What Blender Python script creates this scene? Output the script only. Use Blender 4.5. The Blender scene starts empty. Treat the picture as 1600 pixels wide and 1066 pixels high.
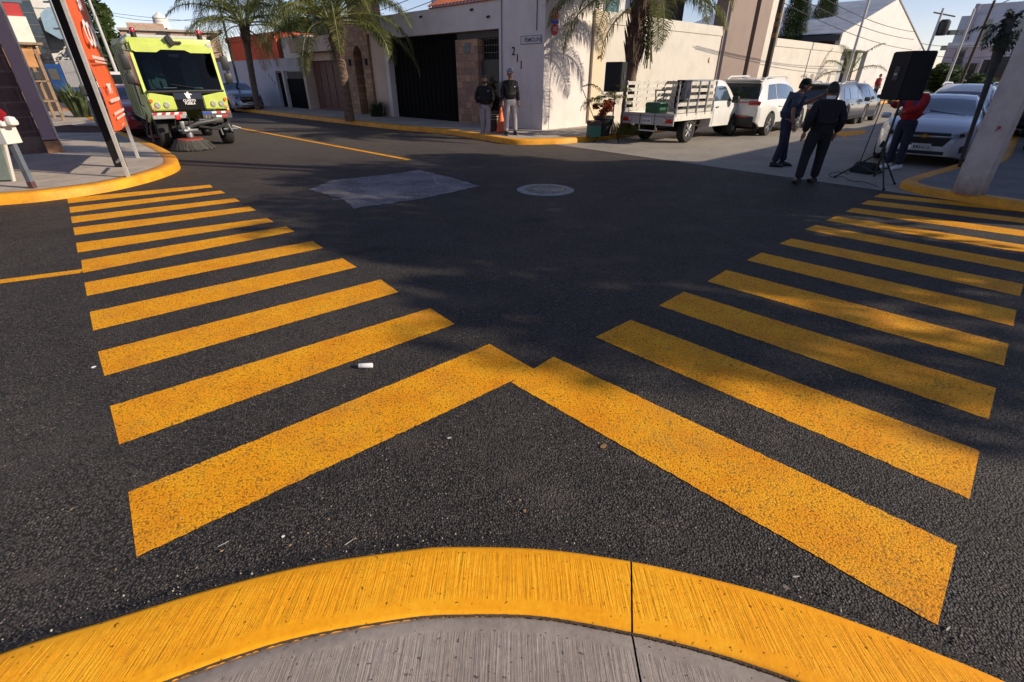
import bpy, bmesh, math, random
from mathutils import Vector, Matrix, Euler
random.seed(7)
R = math.radians
PI = math.pi
S = bpy.context.scene
COL = S.collection

# ------------------------------------------------------------------ camera
F = 746.0
PITCH = math.atan((533.0 - 120.0) / F)
H = 1.7
cam_d = bpy.data.cameras.new('camera')
cam = bpy.data.objects.new('camera', cam_d)
COL.objects.link(cam)
cam.location = (0, 0, H)
cam.rotation_euler = (R(90) - PITCH, 0, 0)
cam_d.sensor_width = 36
cam_d.lens = 36 * F / 1600
cam_d.clip_start = 0.05
cam_d.clip_end = 2000
S.camera = cam
# ------------------------------------------------------------------ light
SUN_EL = 26.0
SUN_DIR = Vector((0.965 * math.cos(R(SUN_EL)), -0.262 * math.cos(R(SUN_EL)), math.sin(R(SUN_EL))))
w = bpy.data.worlds.new('World')
S.world = w
w.use_nodes = True
nt = w.node_tree
bg = nt.nodes['Background']
sky = nt.nodes.new('ShaderNodeTexSky')
sky.sky_type = 'NISHITA'
sky.sun_disc = False
sky.sun_elevation = R(SUN_EL)
sky.sun_rotation = math.atan2(0.965, -0.262)
sky.altitude = 1800
sky.air_density = 1.0
sky.dust_density = 1.0
sky.ozone_density = 1.6
tint = nt.nodes.new('ShaderNodeMix'); tint.data_type = 'RGBA'; tint.blend_type = 'MULTIPLY'; tint.inputs[0].default_value = 1.0
tint.inputs[7].default_value = (1.08, 0.91, 0.93, 1)     # hazier, slightly violet air than the model's clean sky
nt.links.new(sky.outputs[0], tint.inputs[6])
nt.links.new(tint.outputs[2], bg.inputs[0])
bg.inputs[1].default_value = 0.118
sd = bpy.data.lights.new('sun', 'SUN')
sd.energy = 4.65
sd.angle = R(0.55)
sd.color = (1.0, 0.86, 0.67)
so = bpy.data.objects.new('sun', sd)
COL.objects.link(so)
so.location = (30, -8, 20)
so.rotation_euler = (-SUN_DIR).to_track_quat('-Z', 'Y').to_euler()
S.view_settings.view_transform = 'Standard'
S.view_settings.look = 'None'
S.view_settings.gamma = 1
S.view_settings.exposure = 0.36
S.render.resolution_x = 1024
S.render.resolution_y = 682

# ------------------------------------------------------------------ pixel -> ground / distance
CP, SP = math.cos(PITCH), math.sin(PITCH)
def ray(x, y):
    u = (x - 800.0) / F; v = -(y - 533.0) / F
    return Vector((u, CP + v * SP, -SP + v * CP))
def G(x, y, z=0.0):
    r = ray(x, y); t = (z - H) / r.z
    return Vector((r.x * t, r.y * t, z))
def AT(x, y, Y):
    r = ray(x, y); t = Y / r.y
    return Vector((r.x * t, Y, H + r.z * t))

# ------------------------------------------------------------------ mesh builder
class MB:
    def __init__(s): s.bm = bmesh.new()
    def box(s, c, d, rz=0, rx=0, ry=0, bev=0):
        m = Matrix.Translation(c) @ Euler((rx, ry, rz)).to_matrix().to_4x4() @ Matrix.Diagonal((d[0], d[1], d[2], 1))
        r = bmesh.ops.create_cube(s.bm, size=1, matrix=m)
        if bev:
            es = list({e for v in r['verts'] for e in v.link_edges})
            bmesh.ops.bevel(s.bm, geom=es, offset=bev, segments=2, affect='EDGES', profile=0.6)
        return s
    def bx(s, x0, x1, y0, y1, z0, z1, bev=0):
        return s.box(((x0+x1)/2, (y0+y1)/2, (z0+z1)/2), (abs(x1-x0), abs(y1-y0), abs(z1-z0)), bev=bev)
    def tube(s, pts, r, n=8, cap=True):
        pts = [Vector(p) for p in pts]
        rs = r if isinstance(r, (list, tuple)) else [r] * len(pts)
        rings = []
        ref = None
        for i, p in enumerate(pts):
            d = (pts[min(i+1, len(pts)-1)] - pts[max(i-1, 0)])
            if d.length < 1e-9: d = Vector((0, 0, 1))
            d.normalize()
            if ref is None:
                ref = Vector((1, 0, 0)) if abs(d.x) < 0.8 else Vector((0, 1, 0))
            a = (ref - d * ref.dot(d))
            if a.length < 1e-4: a = d.orthogonal()
            a.normalize(); ref = a; b = d.cross(a)
            rings.append([s.bm.verts.new(p + (a * math.cos(2*PI*k/n) + b * math.sin(2*PI*k/n)) * rs[i]) for k in range(n)])
        for i in range(len(rings)-1):
            for k in range(n):
                s.bm.faces.new((rings[i][k], rings[i][(k+1) % n], rings[i+1][(k+1) % n], rings[i+1][k]))
        if cap:
            s.bm.faces.new(rings[0][::-1]); s.bm.faces.new(rings[-1])
        return s
    def lathe(s, prof, c=(0, 0, 0), n=20, axis='z', cap=True):
        c = Vector(c); rings = []
        for (r, h) in prof:
            ring = []
            for k in range(n):
                a = 2*PI*k/n; x, y = r*math.cos(a), r*math.sin(a)
                v = {'z': (x, y, h), 'x': (h, x, y), 'y': (y, h, x)}[axis]
                ring.append(s.bm.verts.new(c + Vector(v)))
            rings.append(ring)
        for i in range(len(rings)-1):
            for k in range(n):
                s.bm.faces.new((rings[i][k], rings[i][(k+1) % n], rings[i+1][(k+1) % n], rings[i+1][k]))
        if cap:
            if prof[0][0] > 1e-6: s.bm.faces.new(rings[0][::-1])
            if prof[-1][0] > 1e-6: s.bm.faces.new(rings[-1])
        return s
    def prism(s, poly, a, b, plane='xz'):
        def pt(p, t):
            return {'xz': (p[0], t, p[1]), 'yz': (t, p[0], p[1]), 'xy': (p[0], p[1], t)}[plane]
        v0 = [s.bm.verts.new(pt(p, a)) for p in poly]; v1 = [s.bm.verts.new(pt(p, b)) for p in poly]
        n = len(poly)
        s.bm.faces.new(v0[::-1]); s.bm.faces.new(v1)
        for k in range(n): s.bm.faces.new((v0[k], v0[(k+1) % n], v1[(k+1) % n], v1[k]))
        return s
    def poly(s, pts):
        s.bm.faces.new([s.bm.verts.new(p) for p in pts]); return s
    def grid(s, rows):
        vs = [[s.bm.verts.new(p) for p in r] for r in rows]
        for i in range(len(vs)-1):
            for j in range(len(vs[i])-1):
                try: s.bm.faces.new((vs[i][j], vs[i][j+1], vs[i+1][j+1], vs[i+1][j]))
                except ValueError: pass
        return s
    def build(s, name, mat, parent=None, smooth=False, loc=None, recalc=True):
        if recalc: bmesh.ops.recalc_face_normals(s.bm, faces=s.bm.faces)
        me = bpy.data.meshes.new(name); s.bm.to_mesh(me); s.bm.free()
        return link(name, me, mat, parent, smooth, loc)
def link(name, me, mat, parent=None, smooth=False, loc=None):
    if mat is not None:
        me.materials.clear(); me.materials.append(mat)
    if smooth:
        me.shade_smooth()
        me.set_sharp_from_angle(angle=R(smooth if smooth is not True else 40))
    o = bpy.data.objects.new(name, me); COL.objects.link(o)
    if parent is not None: o.parent = parent
    if loc is not None: o.location = loc
    return o
def thing(name, label, cat, loc=(0, 0, 0), rotz=0, group=None):
    o = bpy.data.objects.new(name, None); COL.objects.link(o)
    o.location = loc; o.rotation_euler = (0, 0, rotz)
    o.empty_display_size = 0.2
    return tag(o, label, cat, group)
def tag(o, label, cat, group=None, kind=None):
    o['label'] = label; o['category'] = cat
    if group: o['group'] = group
    if kind: o['kind'] = kind
    return o
def struct(o):
    o['kind'] = 'structure'; return o
def kids(o): return [c for c in bpy.data.objects if c.parent == o]
def dup(o, loc=None, rotz=None, label=None, parent=None):
    c = o.copy(); COL.objects.link(c)
    if parent is not None: c.parent = parent
    for ch in kids(o): dup(ch, parent=c)
    if loc is not None: c.location = loc
    if rotz is not None: c.rotation_euler = (0, 0, rotz)
    if label: c['label'] = label
    return c

# ------------------------------------------------------------------ materials
class NT:
    def __init__(s, name):
        s.m = bpy.data.materials.new(name); s.m.use_nodes = True; s.t = s.m.node_tree
        s.b = s.t.nodes['Principled BSDF']
        s.co = s.t.nodes.new('ShaderNodeTexCoord').outputs['Object']
    def n(s, ty, **k):
        nd = s.t.nodes.new(ty)
        for a, b in k.items():
            if a[0] == '_': setattr(nd, a[1:], b)
            else: nd.inputs[a.replace('__', ' ')].default_value = b
        return nd
    def l(s, a, b): s.t.links.new(a, b)
    def noise(s, scale, detail=4, rough=0.6, co=None):
        nd = s.n('ShaderNodeTexNoise', Scale=scale, Detail=detail, Roughness=rough)
        s.l(co or s.co, nd.inputs['Vector']); return nd
    def vor(s, scale, co=None, feature='F1'):
        nd = s.n('ShaderNodeTexVoronoi', Scale=scale, _feature=feature)
        s.l(co or s.co, nd.inputs['Vector']); return nd
    def ramp(s, fac, stops):
        nd = s.t.nodes.new('ShaderNodeValToRGB'); cr = nd.color_ramp
        while len(cr.elements) < len(stops): cr.elements.new(0.5)
        for e, (p, c) in zip(cr.elements, stops):
            e.position = p; e.color = (c[0], c[1], c[2], 1) if isinstance(c, (tuple, list)) else (c, c, c, 1)
        s.l(fac, nd.inputs[0]); return nd.outputs[0]
    def mix(s, fac, a, b, mode='MIX'):
        nd = s.t.nodes.new('ShaderNodeMix'); nd.data_type = 'RGBA'; nd.blend_type = mode
        for i, v in ((0, fac), (6, a), (7, b)):
            if hasattr(v, 'is_linked') or hasattr(v, 'links'): s.l(v, nd.inputs[i])
            else: nd.inputs[i].default_value = v if i == 0 else (v[0], v[1], v[2], 1)
        return nd.outputs[2]
    def math(s, op, a, b):
        nd = s.t.nodes.new('ShaderNodeMath'); nd.operation = op
        for i, v in enumerate((a, b)):
            if hasattr(v, 'links'): s.l(v, nd.inputs[i])
            else: nd.inputs[i].default_value = v
        return nd.outputs[0]
    def mapping(s, scale=(1, 1, 1), rot=(0, 0, 0)):
        nd = s.t.nodes.new('ShaderNodeMapping'); nd.inputs['Scale'].default_value = scale; nd.inputs['Rotation'].default_value = rot
        s.l(s.co, nd.inputs['Vector']); return nd.outputs[0]
    def color(s, v): s.l(v, s.b.inputs['Base Color'])
    def rough(s, v):
        if hasattr(v, 'links'): s.l(v, s.b.inputs['Roughness'])
        else: s.b.inputs['Roughness'].default_value = v
    def bump(s, h, strength=0.5, dist=0.01, prev=None):
        nd = s.n('ShaderNodeBump', Strength=strength, Distance=dist)
        s.l(h, nd.inputs['Height'])
        if prev is not None: s.l(prev, nd.inputs['Normal'])
        s.l(nd.outputs[0], s.b.inputs['Normal']); return nd.outputs[0]

MC = {}
def M(name, c=(0.5, 0.5, 0.5), rough=0.6, metal=0.0, var=0.12, vs=3.0, bump=0.0, bs=40.0, spec=0.5, coat=0.0, trans=0.0):
    """general procedural material: colour mottled at two scales, optional fine bump"""
    if name in MC: return MC[name]
    t = NT(name)
    n1 = t.noise(vs, 5, 0.62); n2 = t.noise(vs*9, 3, 0.6)
    f = t.math('ADD', t.math('MULTIPLY', n1.outputs[0], 0.65), t.math('MULTIPLY', n2.outputs[0], 0.35))
    lo = [max(0, x*(1-var*1.6)) for x in c]; hi = [min(1, x*(1+var)) for x in c]
    t.color(t.ramp(f, [(0.3, lo), (0.52, c), (0.72, hi)]))
    t.rough(rough)
    t.b.inputs['Metallic'].default_value = metal
    t.b.inputs['Specular IOR Level'].default_value = spec
    if coat: t.b.inputs['Coat Weight'].default_value = coat; t.b.inputs['Coat Roughness'].default_value = 0.06
    if trans: t.b.inputs['Transmission Weight'].default_value = trans
    if bump: t.bump(t.noise(bs, 4, 0.6).outputs[0], bump, 0.01)
    MC[name] = t.m; return t.m

def asphalt():
    t = NT('asphalt')
    big = t.noise(0.35, 5, 0.6); mid = t.noise(2.2, 6, 0.65); fine = t.noise(150, 3, 0.7)
    v = t.vor(105); v2 = t.vor(210)
    base = t.ramp(t.math('ADD', t.math('MULTIPLY', big.outputs[0], 0.5), t.math('MULTIPLY', mid.outputs[0], 0.5)),
                  [(0.3, (0.045, 0.038, 0.033)), (0.5, (0.065, 0.056, 0.050)), (0.7, (0.098, 0.084, 0.074))])
    sep = t.n('ShaderNodeSeparateColor'); t.l(v.outputs['Color'], sep.inputs[0])
    stone = t.ramp(sep.outputs[0], [(0.0, 0.45), (0.5, 0.95), (0.9, 1.5), (0.985, 1.9), (0.996, 3.4), (1.0, 4.5)])
    c = t.mix(1.0, base, stone, 'MULTIPLY')
    pit = t.ramp(v.outputs['Distance'], [(0.3, 1.1), (0.7, 0.18)])
    c = t.mix(1.0, c, pit, 'MULTIPLY')
    gn = t.ramp(fine.outputs[0], [(0.3, 0.55), (0.5, 1.0), (0.72, 1.7)])
    c = t.mix(1.0, c, gn, 'MULTIPLY')
    # oil drips, scuffs and pale dusty spots where they lie on this road
    wob = t.noise(9, 5, 0.75)
    for (px, py, rx, ry, kind) in ((425, 778, .13, .07, 0), (520, 748, .09, .05, 0), (838, 343, .42, .20, 0), (590, 389, .22, .13, 0), (553, 396, .20, .12, 0), (502, 331, .16, .16, 0), (485, 251, .5, .5, 0), (690, 640, .10, .06, 0),
                                   (870, 775, .10, .06, 1), (800, 742, .07, .05, 1), (1215, 688, .06, .05, 1), (640, 690, .14, .08, 1), (250, 760, .2, .08, 1), (985, 405, .30, .12, 1), (1000, 720, .10, .05, 1), (60, 900, .12, .05, 1), (700, 470, .5, .2, 1)):
        p_ = G(px, py)
        mp = t.t.nodes.new('ShaderNodeMapping'); mp.vector_type = 'POINT'; mp.inputs['Location'].default_value = (-p_.x/rx, -p_.y/ry, 0); mp.inputs['Scale'].default_value = (1/rx, 1/ry, 1)
        t.l(t.co, mp.inputs['Vector'])
        ln = t.t.nodes.new('ShaderNodeVectorMath'); ln.operation = 'LENGTH'; t.l(mp.outputs[0], ln.inputs[0])
        d_ = t.math('ADD', ln.outputs['Value'], t.math('MULTIPLY', wob.outputs[0], 1.4))
        k_ = t.ramp(t.math('MULTIPLY', d_, 0.5), [(0.42, 0.62 if kind == 0 else 0.38), (0.95, 0.0)])
        c = t.mix(k_, c, (0.012, 0.011, 0.011) if kind == 0 else (0.11, 0.09, 0.075))
    dust = t.ramp(t.noise(0.9, 8, 0.75).outputs[0], [(0.50, 0.0), (0.72, 0.45)])
    c = t.mix(dust, c, (0.085, 0.075, 0.068))
    # carriageway colour turns paler and browner beyond the junction
    sx = t.t.nodes.new('ShaderNodeSeparateXYZ'); t.l(t.co, sx.inputs[0])
    yy = t.math('ADD', sx.outputs[1], t.math('MULTIPLY', t.noise(0.5, 5, 0.7).outputs[0], 5.0))
    mr = t.t.nodes.new('ShaderNodeMapRange'); mr.inputs[1].default_value = 12.0; mr.inputs[2].default_value = 17.0; mr.inputs[3].default_value = 0.0; mr.inputs[4].default_value = 0.65
    t.l(yy, mr.inputs[0])
    c = t.mix(mr.outputs[0], c, (0.115, 0.095, 0.082))
    t.color(c)
    t.rough(t.ramp(mid.outputs[0], [(0.3, 0.62), (0.7, 0.85)]))
    t.b.inputs['Specular IOR Level'].default_value = 0.35
    h = t.math('SUBTRACT', t.math('MULTIPLY', sep.outputs[1], 0.8), v.outputs['Distance'])
    b1 = t.bump(h, 1.0, 0.009)
    b2 = t.bump(fine.outputs[0], 0.6, 0.004, b1)
    t.bump(t.noise(3.0, 3, 0.5).outputs[0], 0.25, 0.02, b2)
    return t.m
def paint_road():
    t = NT('yellow_road_paint')
    v = t.vor(105); mid = t.noise(3.5, 6, 0.7); fine = t.noise(60, 4, 0.7); w2 = t.noise(14, 5, 0.75)
    col = t.ramp(mid.outputs[0], [(0.3, (0.82, 0.29, 0.003)), (0.5, (0.93, 0.385, 0.005)), (0.7, (0.97, 0.47, 0.012))])
    sep = t.n('ShaderNodeSeparateColor'); t.l(v.outputs['Color'], sep.inputs[0])
    pit = t.ramp(v.outputs['Distance'], [(0.50, 1.0), (0.68, 0.72), (0.9, 0.3)])
    col = t.mix(1.0, col, pit, 'MULTIPLY')
    gr = t.noise(190, 4, 0.75)
    col = t.mix(1.0, col, t.ramp(gr.outputs[0], [(0.30, 0.42), (0.44, 0.92), (0.6, 1.05)]), 'MULTIPLY')
    holes = t.math('MULTIPLY', t.ramp(sep.outputs[0], [(0.66, 0.0), (0.74, 0.8)]), t.ramp(w2.outputs[0], [(0.5, 0.0), (0.68, 1.0)]))
    col = t.mix(holes, col, (0.10, 0.065, 0.03))
    dirt = t.ramp(t.noise(1.6, 8, 0.8).outputs[0], [(0.50, 0.0), (0.74, 0.55)])
    col = t.mix(dirt, col, (0.42, 0.22, 0.05))
    t.color(col); t.rough(0.7); t.b.inputs['Specular IOR Level'].default_value = 0.25
    h = t.math('SUBTRACT', t.math('MULTIPLY', sep.outputs[1], 0.5), v.outputs['Distance'])
    b1 = t.bump(h, 0.5, 0.005)
    b2 = t.bump(gr.outputs[0], 0.7, 0.006, b1)
    t.bump(fine.outputs[0], 0.3, 0.004, b2)
    return t.m
def broom(name, lo, mi, hi, strength=0.6):
    """brushed concrete: streaks running across the band (uses UV: u along, v across)"""
    t = NT(name)
    uv = t.t.nodes.new('ShaderNodeUVMap').outputs[0]
    mp = t.t.nodes.new('ShaderNodeMapping'); mp.inputs['Scale'].default_value = (88, 2.6, 1); t.l(t.co, mp.inputs['Vector'])
    st = t.noise(1.0, 5, 0.72, mp.outputs[0])
    mp2 = t.t.nodes.new('ShaderNodeMapping'); mp2.inputs['Scale'].default_value = (30, 1.5, 1); t.l(t.co, mp2.inputs['Vector'])
    st2 = t.noise(1.0, 4, 0.7, mp2.outputs[0])
    # smooth trowelled borders where v is near 0 or 1
    sep = t.t.nodes.new('ShaderNodeSeparateXYZ'); t.l(uv, sep.inputs[0])
    wob = t.math('ADD', sep.outputs[1], t.math('MULTIPLY', t.noise(7, 4).outputs[0], 0.10))
    mask = t.ramp(wob, [(0.0, 0.0), (0.22, 0.0), (0.27, 1.0), (0.78, 1.0), (0.84, 0.0)])
    big = t.noise(3, 6, 0.65)
    f = t.math('ADD', t.math('MULTIPLY', big.outputs[0], 0.6), t.math('MULTIPLY', t.noise(45, 3, 0.6).outputs[0], 0.4))
    c = t.ramp(f, [(0.32, lo), (0.5, mi), (0.68, hi)])
    groove = t.math('MULTIPLY', t.math('MULTIPLY', t.ramp(st.outputs[0], [(0.33, 0.6), (0.40, 0.0)]), t.ramp(t.noise(5, 4, 0.7).outputs[0], [(0.35, 0.25), (0.6, 1.0)])), mask)
    c = t.mix(groove, c, [x*0.35 for x in lo])
    spots = t.ramp(t.noise(60, 2, 0.5).outputs[0], [(0.68, 0.0), (0.72, 0.8)])
    c = t.mix(spots, c, [x*0.22 for x in lo])
    scf = t.ramp(t.noise(2.2, 7, 0.8).outputs[0], [(0.56, 0.0), (0.74, 0.5)]); c = t.mix(scf, c, [x*0.55 for x in lo])
    t.color(c); t.rough(0.62); t.b.inputs['Specular IOR Level'].default_value = 0.3
    hh = t.math('MULTIPLY', t.math('SUBTRACT', t.math('ADD', st.outputs[0], t.math('MULTIPLY', st2.outputs[0], 0.8)), 0.9), mask)
    b1 = t.bump(hh, strength, 0.012)
    t.bump(t.noise(25, 5, 0.7).outputs[0], 0.25, 0.006, b1)
    return t.m
def brickmat(name, c1, c2, mortar, sx, sy, swap=False, msize=0.012, bstr=0.5):
    t = NT(name)
    rot = (R(90), 0, 0) if not swap else (R(90), 0, R(90))
    sp = t.t.nodes.new('ShaderNodeSeparateXYZ'); t.l(t.co, sp.inputs[0])
    cb = t.t.nodes.new('ShaderNodeCombineXYZ'); t.l(sp.outputs[1 if swap else 0], cb.inputs[0]); t.l(sp.outputs[2], cb.inputs[1])
    b = t.n('ShaderNodeTexBrick', Scale=1.0, Mortar__Size=msize, Brick__Width=sx, Row__Height=sy, Bias=0.0)
    b.inputs['Color1'].default_value = (*c1, 1); b.inputs['Color2'].default_value = (*c2, 1); b.inputs['Mortar'].default_value = (*mortar, 1)
    t.l(cb.outputs[0], b.inputs['Vector'])
    nz = t.ramp(t.noise(9, 6, 0.7).outputs[0], [(0.3, 0.65), (0.7, 1.25)])
    t.color(t.mix(1.0, b.outputs['Color'], nz, 'MULTIPLY')); t.rough(0.8)
    inv = t.math('SUBTRACT', 1.0, b.outputs['Fac'])
    b1 = t.bump(inv, bstr, 0.012)
    t.bump(t.noise(40, 4, 0.7).outputs[0], 0.3, 0.008, b1)
    return t.m
def plaster(name, c, stain=0.35, sc=(0.28, 0.25, 0.22)):
    """painted render: mottled, vertical grime streaks, faint trowel bump"""
    t = NT(name)
    n1 = t.noise(1.3, 6, 0.6)
    base = t.ramp(n1.outputs[0], [(0.3, [x*0.88 for x in c]), (0.5, c), (0.7, [min(1, x*1.05) for x in c])])
    mp = t.mapping((3.2, 3.2, 0.35)); st = t.noise(1.0, 6, 0.75, mp)
    f = t.ramp(st.outputs[0], [(0.55, 0.0), (0.8, stain)])
    base = t.mix(f, base, sc)
    t.color(base); t.rough(0.75)
    b1 = t.bump(t.noise(30, 5, 0.65).outputs[0], 0.25, 0.006)
    t.bump(t.noise(2.5, 3, 0.5).outputs[0], 0.2, 0.03, b1)
    return t.m
def leafmat(name, lo, mi, hi, sc=6):
    t = NT(name)
    n = t.noise(sc, 3, 0.7)
    t.color(t.ramp(n.outputs[0], [(0.3, lo), (0.5, mi), (0.7, hi)])); t.rough(0.45)
    t.b.inputs['Specular IOR Level'].default_value = 0.35
    tr = t.t.nodes.new('ShaderNodeBsdfTranslucent')
    tr.inputs[0].default_value = (mi[0]*1.6, mi[1]*1.6, mi[2]*0.8, 1)
    mx = t.t.nodes.new('ShaderNodeMixShader'); mx.inputs[0].default_value = 0.3
    out = t.t.nodes['Material Output']
    t.l(t.b.outputs[0], mx.inputs[1]); t.l(tr.outputs[0], mx.inputs[2]); t.l(mx.outputs[0], out.inputs[0])
    return t.m

ASPH = asphalt(); PAINT = paint_road()
YK = broom('yellow_kerb_paint', (0.80, 0.30, 0.004), (0.91, 0.385, 0.006), (0.96, 0.47, 0.018), 0.6)
CONC = broom('brushed_concrete', (0.23, 0.19, 0.165), (0.30, 0.255, 0.222), (0.38, 0.33, 0.29), 0.6)
SIDE = M('pavement_concrete', (0.40, 0.345, 0.29), 0.85, var=0.25, vs=1.2, bump=0.3)
CSTREET = M('old_street_concrete', (0.27, 0.24, 0.205), 0.8, var=0.22, vs=0.7, bump=0.3)
YKP = M('kerb_yellow_plain', (0.74, 0.32, 0.012), 0.6, var=0.22, vs=3, bump=0.4)
BLACK = M('black_plastic', (0.012, 0.012, 0.013), 0.45, var=0.2, vs=9)
SPK = M('speaker_black', (0.004, 0.004, 0.005), 0.75, var=0.2, vs=30, bump=0.2, bs=200)
RUB = M('tyre_rubber', (0.016, 0.016, 0.016), 0.8, var=0.3, vs=9, bump=0.3)
RIM = M('wheel_alloy', (0.50, 0.50, 0.51), 0.3, 0.9, var=0.1)
STEEL = M('grey_steel', (0.25, 0.26, 0.27), 0.45, 0.6, var=0.2, vs=6)
CHROME = M('chrome', (0.7, 0.7, 0.7), 0.12, 1.0, var=0.05)
WHITEP = M('white_car_paint', (0.66, 0.66, 0.64), 0.28, var=0.07, vs=2, coat=0.7)
WPAINT = M('white_paint_worn', (0.62, 0.59, 0.54), 0.6, var=0.2, vs=8)
SILV = M('silver_blue_car_paint', (0.47, 0.49, 0.53), 0.28, 0.45, var=0.06, vs=2, coat=0.7)
DGREY = M('dark_grey_car_paint', (0.05, 0.052, 0.06), 0.25, 0.3, var=0.1, vs=2, coat=0.8)
MGREY = M('mid_grey_car_paint', (0.11, 0.115, 0.125), 0.28, 0.4, var=0.1, vs=2, coat=0.8)
REDP = M('red_car_paint', (0.45, 0.015, 0.015), 0.28, var=0.12, vs=2, coat=0.8)
BLUEP = M('blue_paint', (0.02, 0.10, 0.33), 0.45, var=0.2, vs=3)
GLASS = M('tinted_glass', (0.020, 0.026, 0.030), 0.04, var=0.3, vs=1.5, spec=0.9, coat=1.0)
GLASSB = M('sky_tinted_glass', (0.05, 0.075, 0.10), 0.05, var=0.3, vs=1.2, spec=1.0, coat=1.0)
REDL = M('red_lens', (0.42, 0.012, 0.010), 0.2, var=0.2, vs=20, coat=0.6)
ORL = M('orange_lens', (0.75, 0.16, 0.01), 0.2, var=0.2, vs=20, coat=0.6)
CLRL = M('clear_lens', (0.55, 0.56, 0.56), 0.1, 0.4, var=0.25, vs=25, coat=0.8)
LIME = M('lime_paint', (0.50, 0.60, 0.11), 0.38, var=0.12, vs=3, coat=0.4)
LIMED = M('dusty_lime_paint', (0.50, 0.50, 0.27), 0.6, var=0.25, vs=2.5)
WHT = M('white_mark', (0.78, 0.78, 0.78), 0.6, var=0.05)
REDM = M('red_mark', (0.55, 0.02, 0.02), 0.55, var=0.1)
BLUEM = M('blue_mark', (0.02, 0.08, 0.45), 0.55, var=0.1)
SKIN = M('skin', (0.30, 0.15, 0.09), 0.55, var=0.08, vs=10)
HAIR = M('black_hair', (0.012, 0.009, 0.008), 0.6, var=0.3, vs=60, bump=0.5, bs=150)

# ------------------------------------------------------------------ ground
C0 = G(847, 203, 0.15); C0.z = 0
def FA(s, n, z=0.0):   # street-left facade frame: s along, n outward (toward the road)
    a = R(-46); return Vector((C0.x + math.sin(a)*s - math.cos(a)*n, C0.y + math.cos(a)*s + math.sin(a)*n, z))
def FB(s, n, z=0.0):   # right facade frame: n outward
    a = R(47); return Vector((C0.x + math.sin(a)*s + math.cos(a)*n, C0.y + math.cos(a)*s - math.sin(a)*n, z))
RZA = R(136)           # local x along A, local y outward
RZB = R(43)            # local x along B, local y inward

m = MB(); m.poly([(-220, -60, -0.012), (220, -60, -0.012), (220, 320, -0.012), (-220, 320, -0.012)])
struct(m.build('ground', M('bare_ground', (0.16, 0.13, 0.10), 0.95, var=0.3, vs=0.4, bump=0.4)))
m = MB()
for i in range(1): m.poly([(-70, -14, 0), (30, -14, 0), (30, 40, 0), (-70, 90, 0)])
o = struct(m.build('road_asphalt', ASPH))
# concrete street going off to the right, slightly above the asphalt sheet
def sheet(name, pts, z, mat): 
    mm = MB(); mm.poly([(p[0], p[1], z) for p in pts]); return struct(mm.build(name, mat))
e0, e1 = G(868, 226), G(1412, 303)
d = (e1 - e0).normalized()
a0 = e0 - d*2.0; a1 = e1 + d*2.5
far = Vector((math.sin(R(47)), math.cos(R(47)), 0)) * 130
sheet('concrete_street', [a1, a1+far, a0+far, a0], 0.004, CSTREET)
# patch of sunlight on the concrete street, put in as yellow colour
mb = MB(); mb.poly([G(1297, 207, 0.008), G(1352, 203, 0.008), G(1352, 209, 0.008), G(1318, 214, 0.008)])
tag(mb.build('sun_patch', PAINT), 'short painted-in patch of sunlight on the grey concrete street behind the men', 'road marking')

# crossing stripes from measured corners: (outer-near, outer-far, inner-near, inner-far)
Lout = [((215,870),(200,770)),((187,695),(172,635)),((163,588),(153,550)),((146,517),(140,488)),((135,463),(132,442)),
        ((129,427),(127,407)),((122,395),(119,380)),((117,368),(115,356)),((113,349),(111,339)),((110,333),(108,324)),((107,318),(105,310))]
Lin = [((837,578.5),(765,538)),((710,507),(672,482)),((622,457),(595,437)),((557,418),(535,404)),((505,388),(488,377)),
       ((460,362),(447,354)),((428,347),(417,341)),((400,329),(390,323)),((375,315),(367,310)),((352,302),(345,298)),((333,293),(328,289))]
Rin = [((798,598),(865,558)),((930,527),(985,500)),((1030,478),(1068,456)),((1105,440),(1135,422)),((1167,407),(1190,395)),
       ((1217,381),(1237,373)),((1257,359),(1275,352)),((1290,345),(1306,338)),((1321,331),(1333,325)),((1345,319),(1357,313)),((1365,308),(1376,303))]
def gx(p): return G(p[0], p[1])
Rout = []
r0, r1 = G(1465, 978), G(1493, 853)
rl0, rl1 = G(1583, 510), G(1588, 485)
for i in range(11):
    f = i/4.0
    Rout.append((r0 + (rl0-r0)*f, r1 + (rl1-r1)*f))
words = ['nearest the camera', 'second from the camera', 'third from the camera', 'fourth from the camera', 'fifth from the camera', 'sixth from the camera',
         'sixth from the far kerb', 'fifth from the far kerb', 'fourth from the far kerb', 'third from the far kerb', 'second from the far kerb']
words[10] = 'touching the far kerb'
words[9] = 'second from the far kerb'; words[8] = 'third from the far kerb'; words[7] = 'fourth from the far kerb'; words[6] = 'fifth from the far kerb'
def stripe(p, z, label, group):
    # slightly irregular painted edge
    mm = MB(); n = 110; rows = []
    a, b, c, dd = p
    rnd = random.Random(hash(label) % 1000 if False else len(label)*7+int(a.x*100))
    top, bot = [], []
    for i in range(n+1):
        f = i/n
        q = a.lerp(b, f); r = dd.lerp(c, f)
        j = lambda: Vector((rnd.uniform(-1, 1)*0.0035, rnd.uniform(-1, 1)*0.0035, 0))
        q = q + j(); r = r + j()
        q.z = z; r.z = z
        rows.append([q, q.lerp(r, 0.5), r])
    mm.grid(rows)
    return tag(mm.build('crosswalk_stripe', PAINT), label, 'crosswalk stripe', group)
for i in range(11):
    if i < 5 or i > 5 or True:
        stripe((gx(Lout[i][0]), gx(Lin[i][0]), gx(Lin[i][1]), gx(Lout[i][1])), 0.002 if i else 0.0024,
               'yellow stripe of the left crossing, ' + words[i] + (' and meeting the right crossing' if i == 0 else ''), 'yellow stripes of the left crossing')
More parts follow.
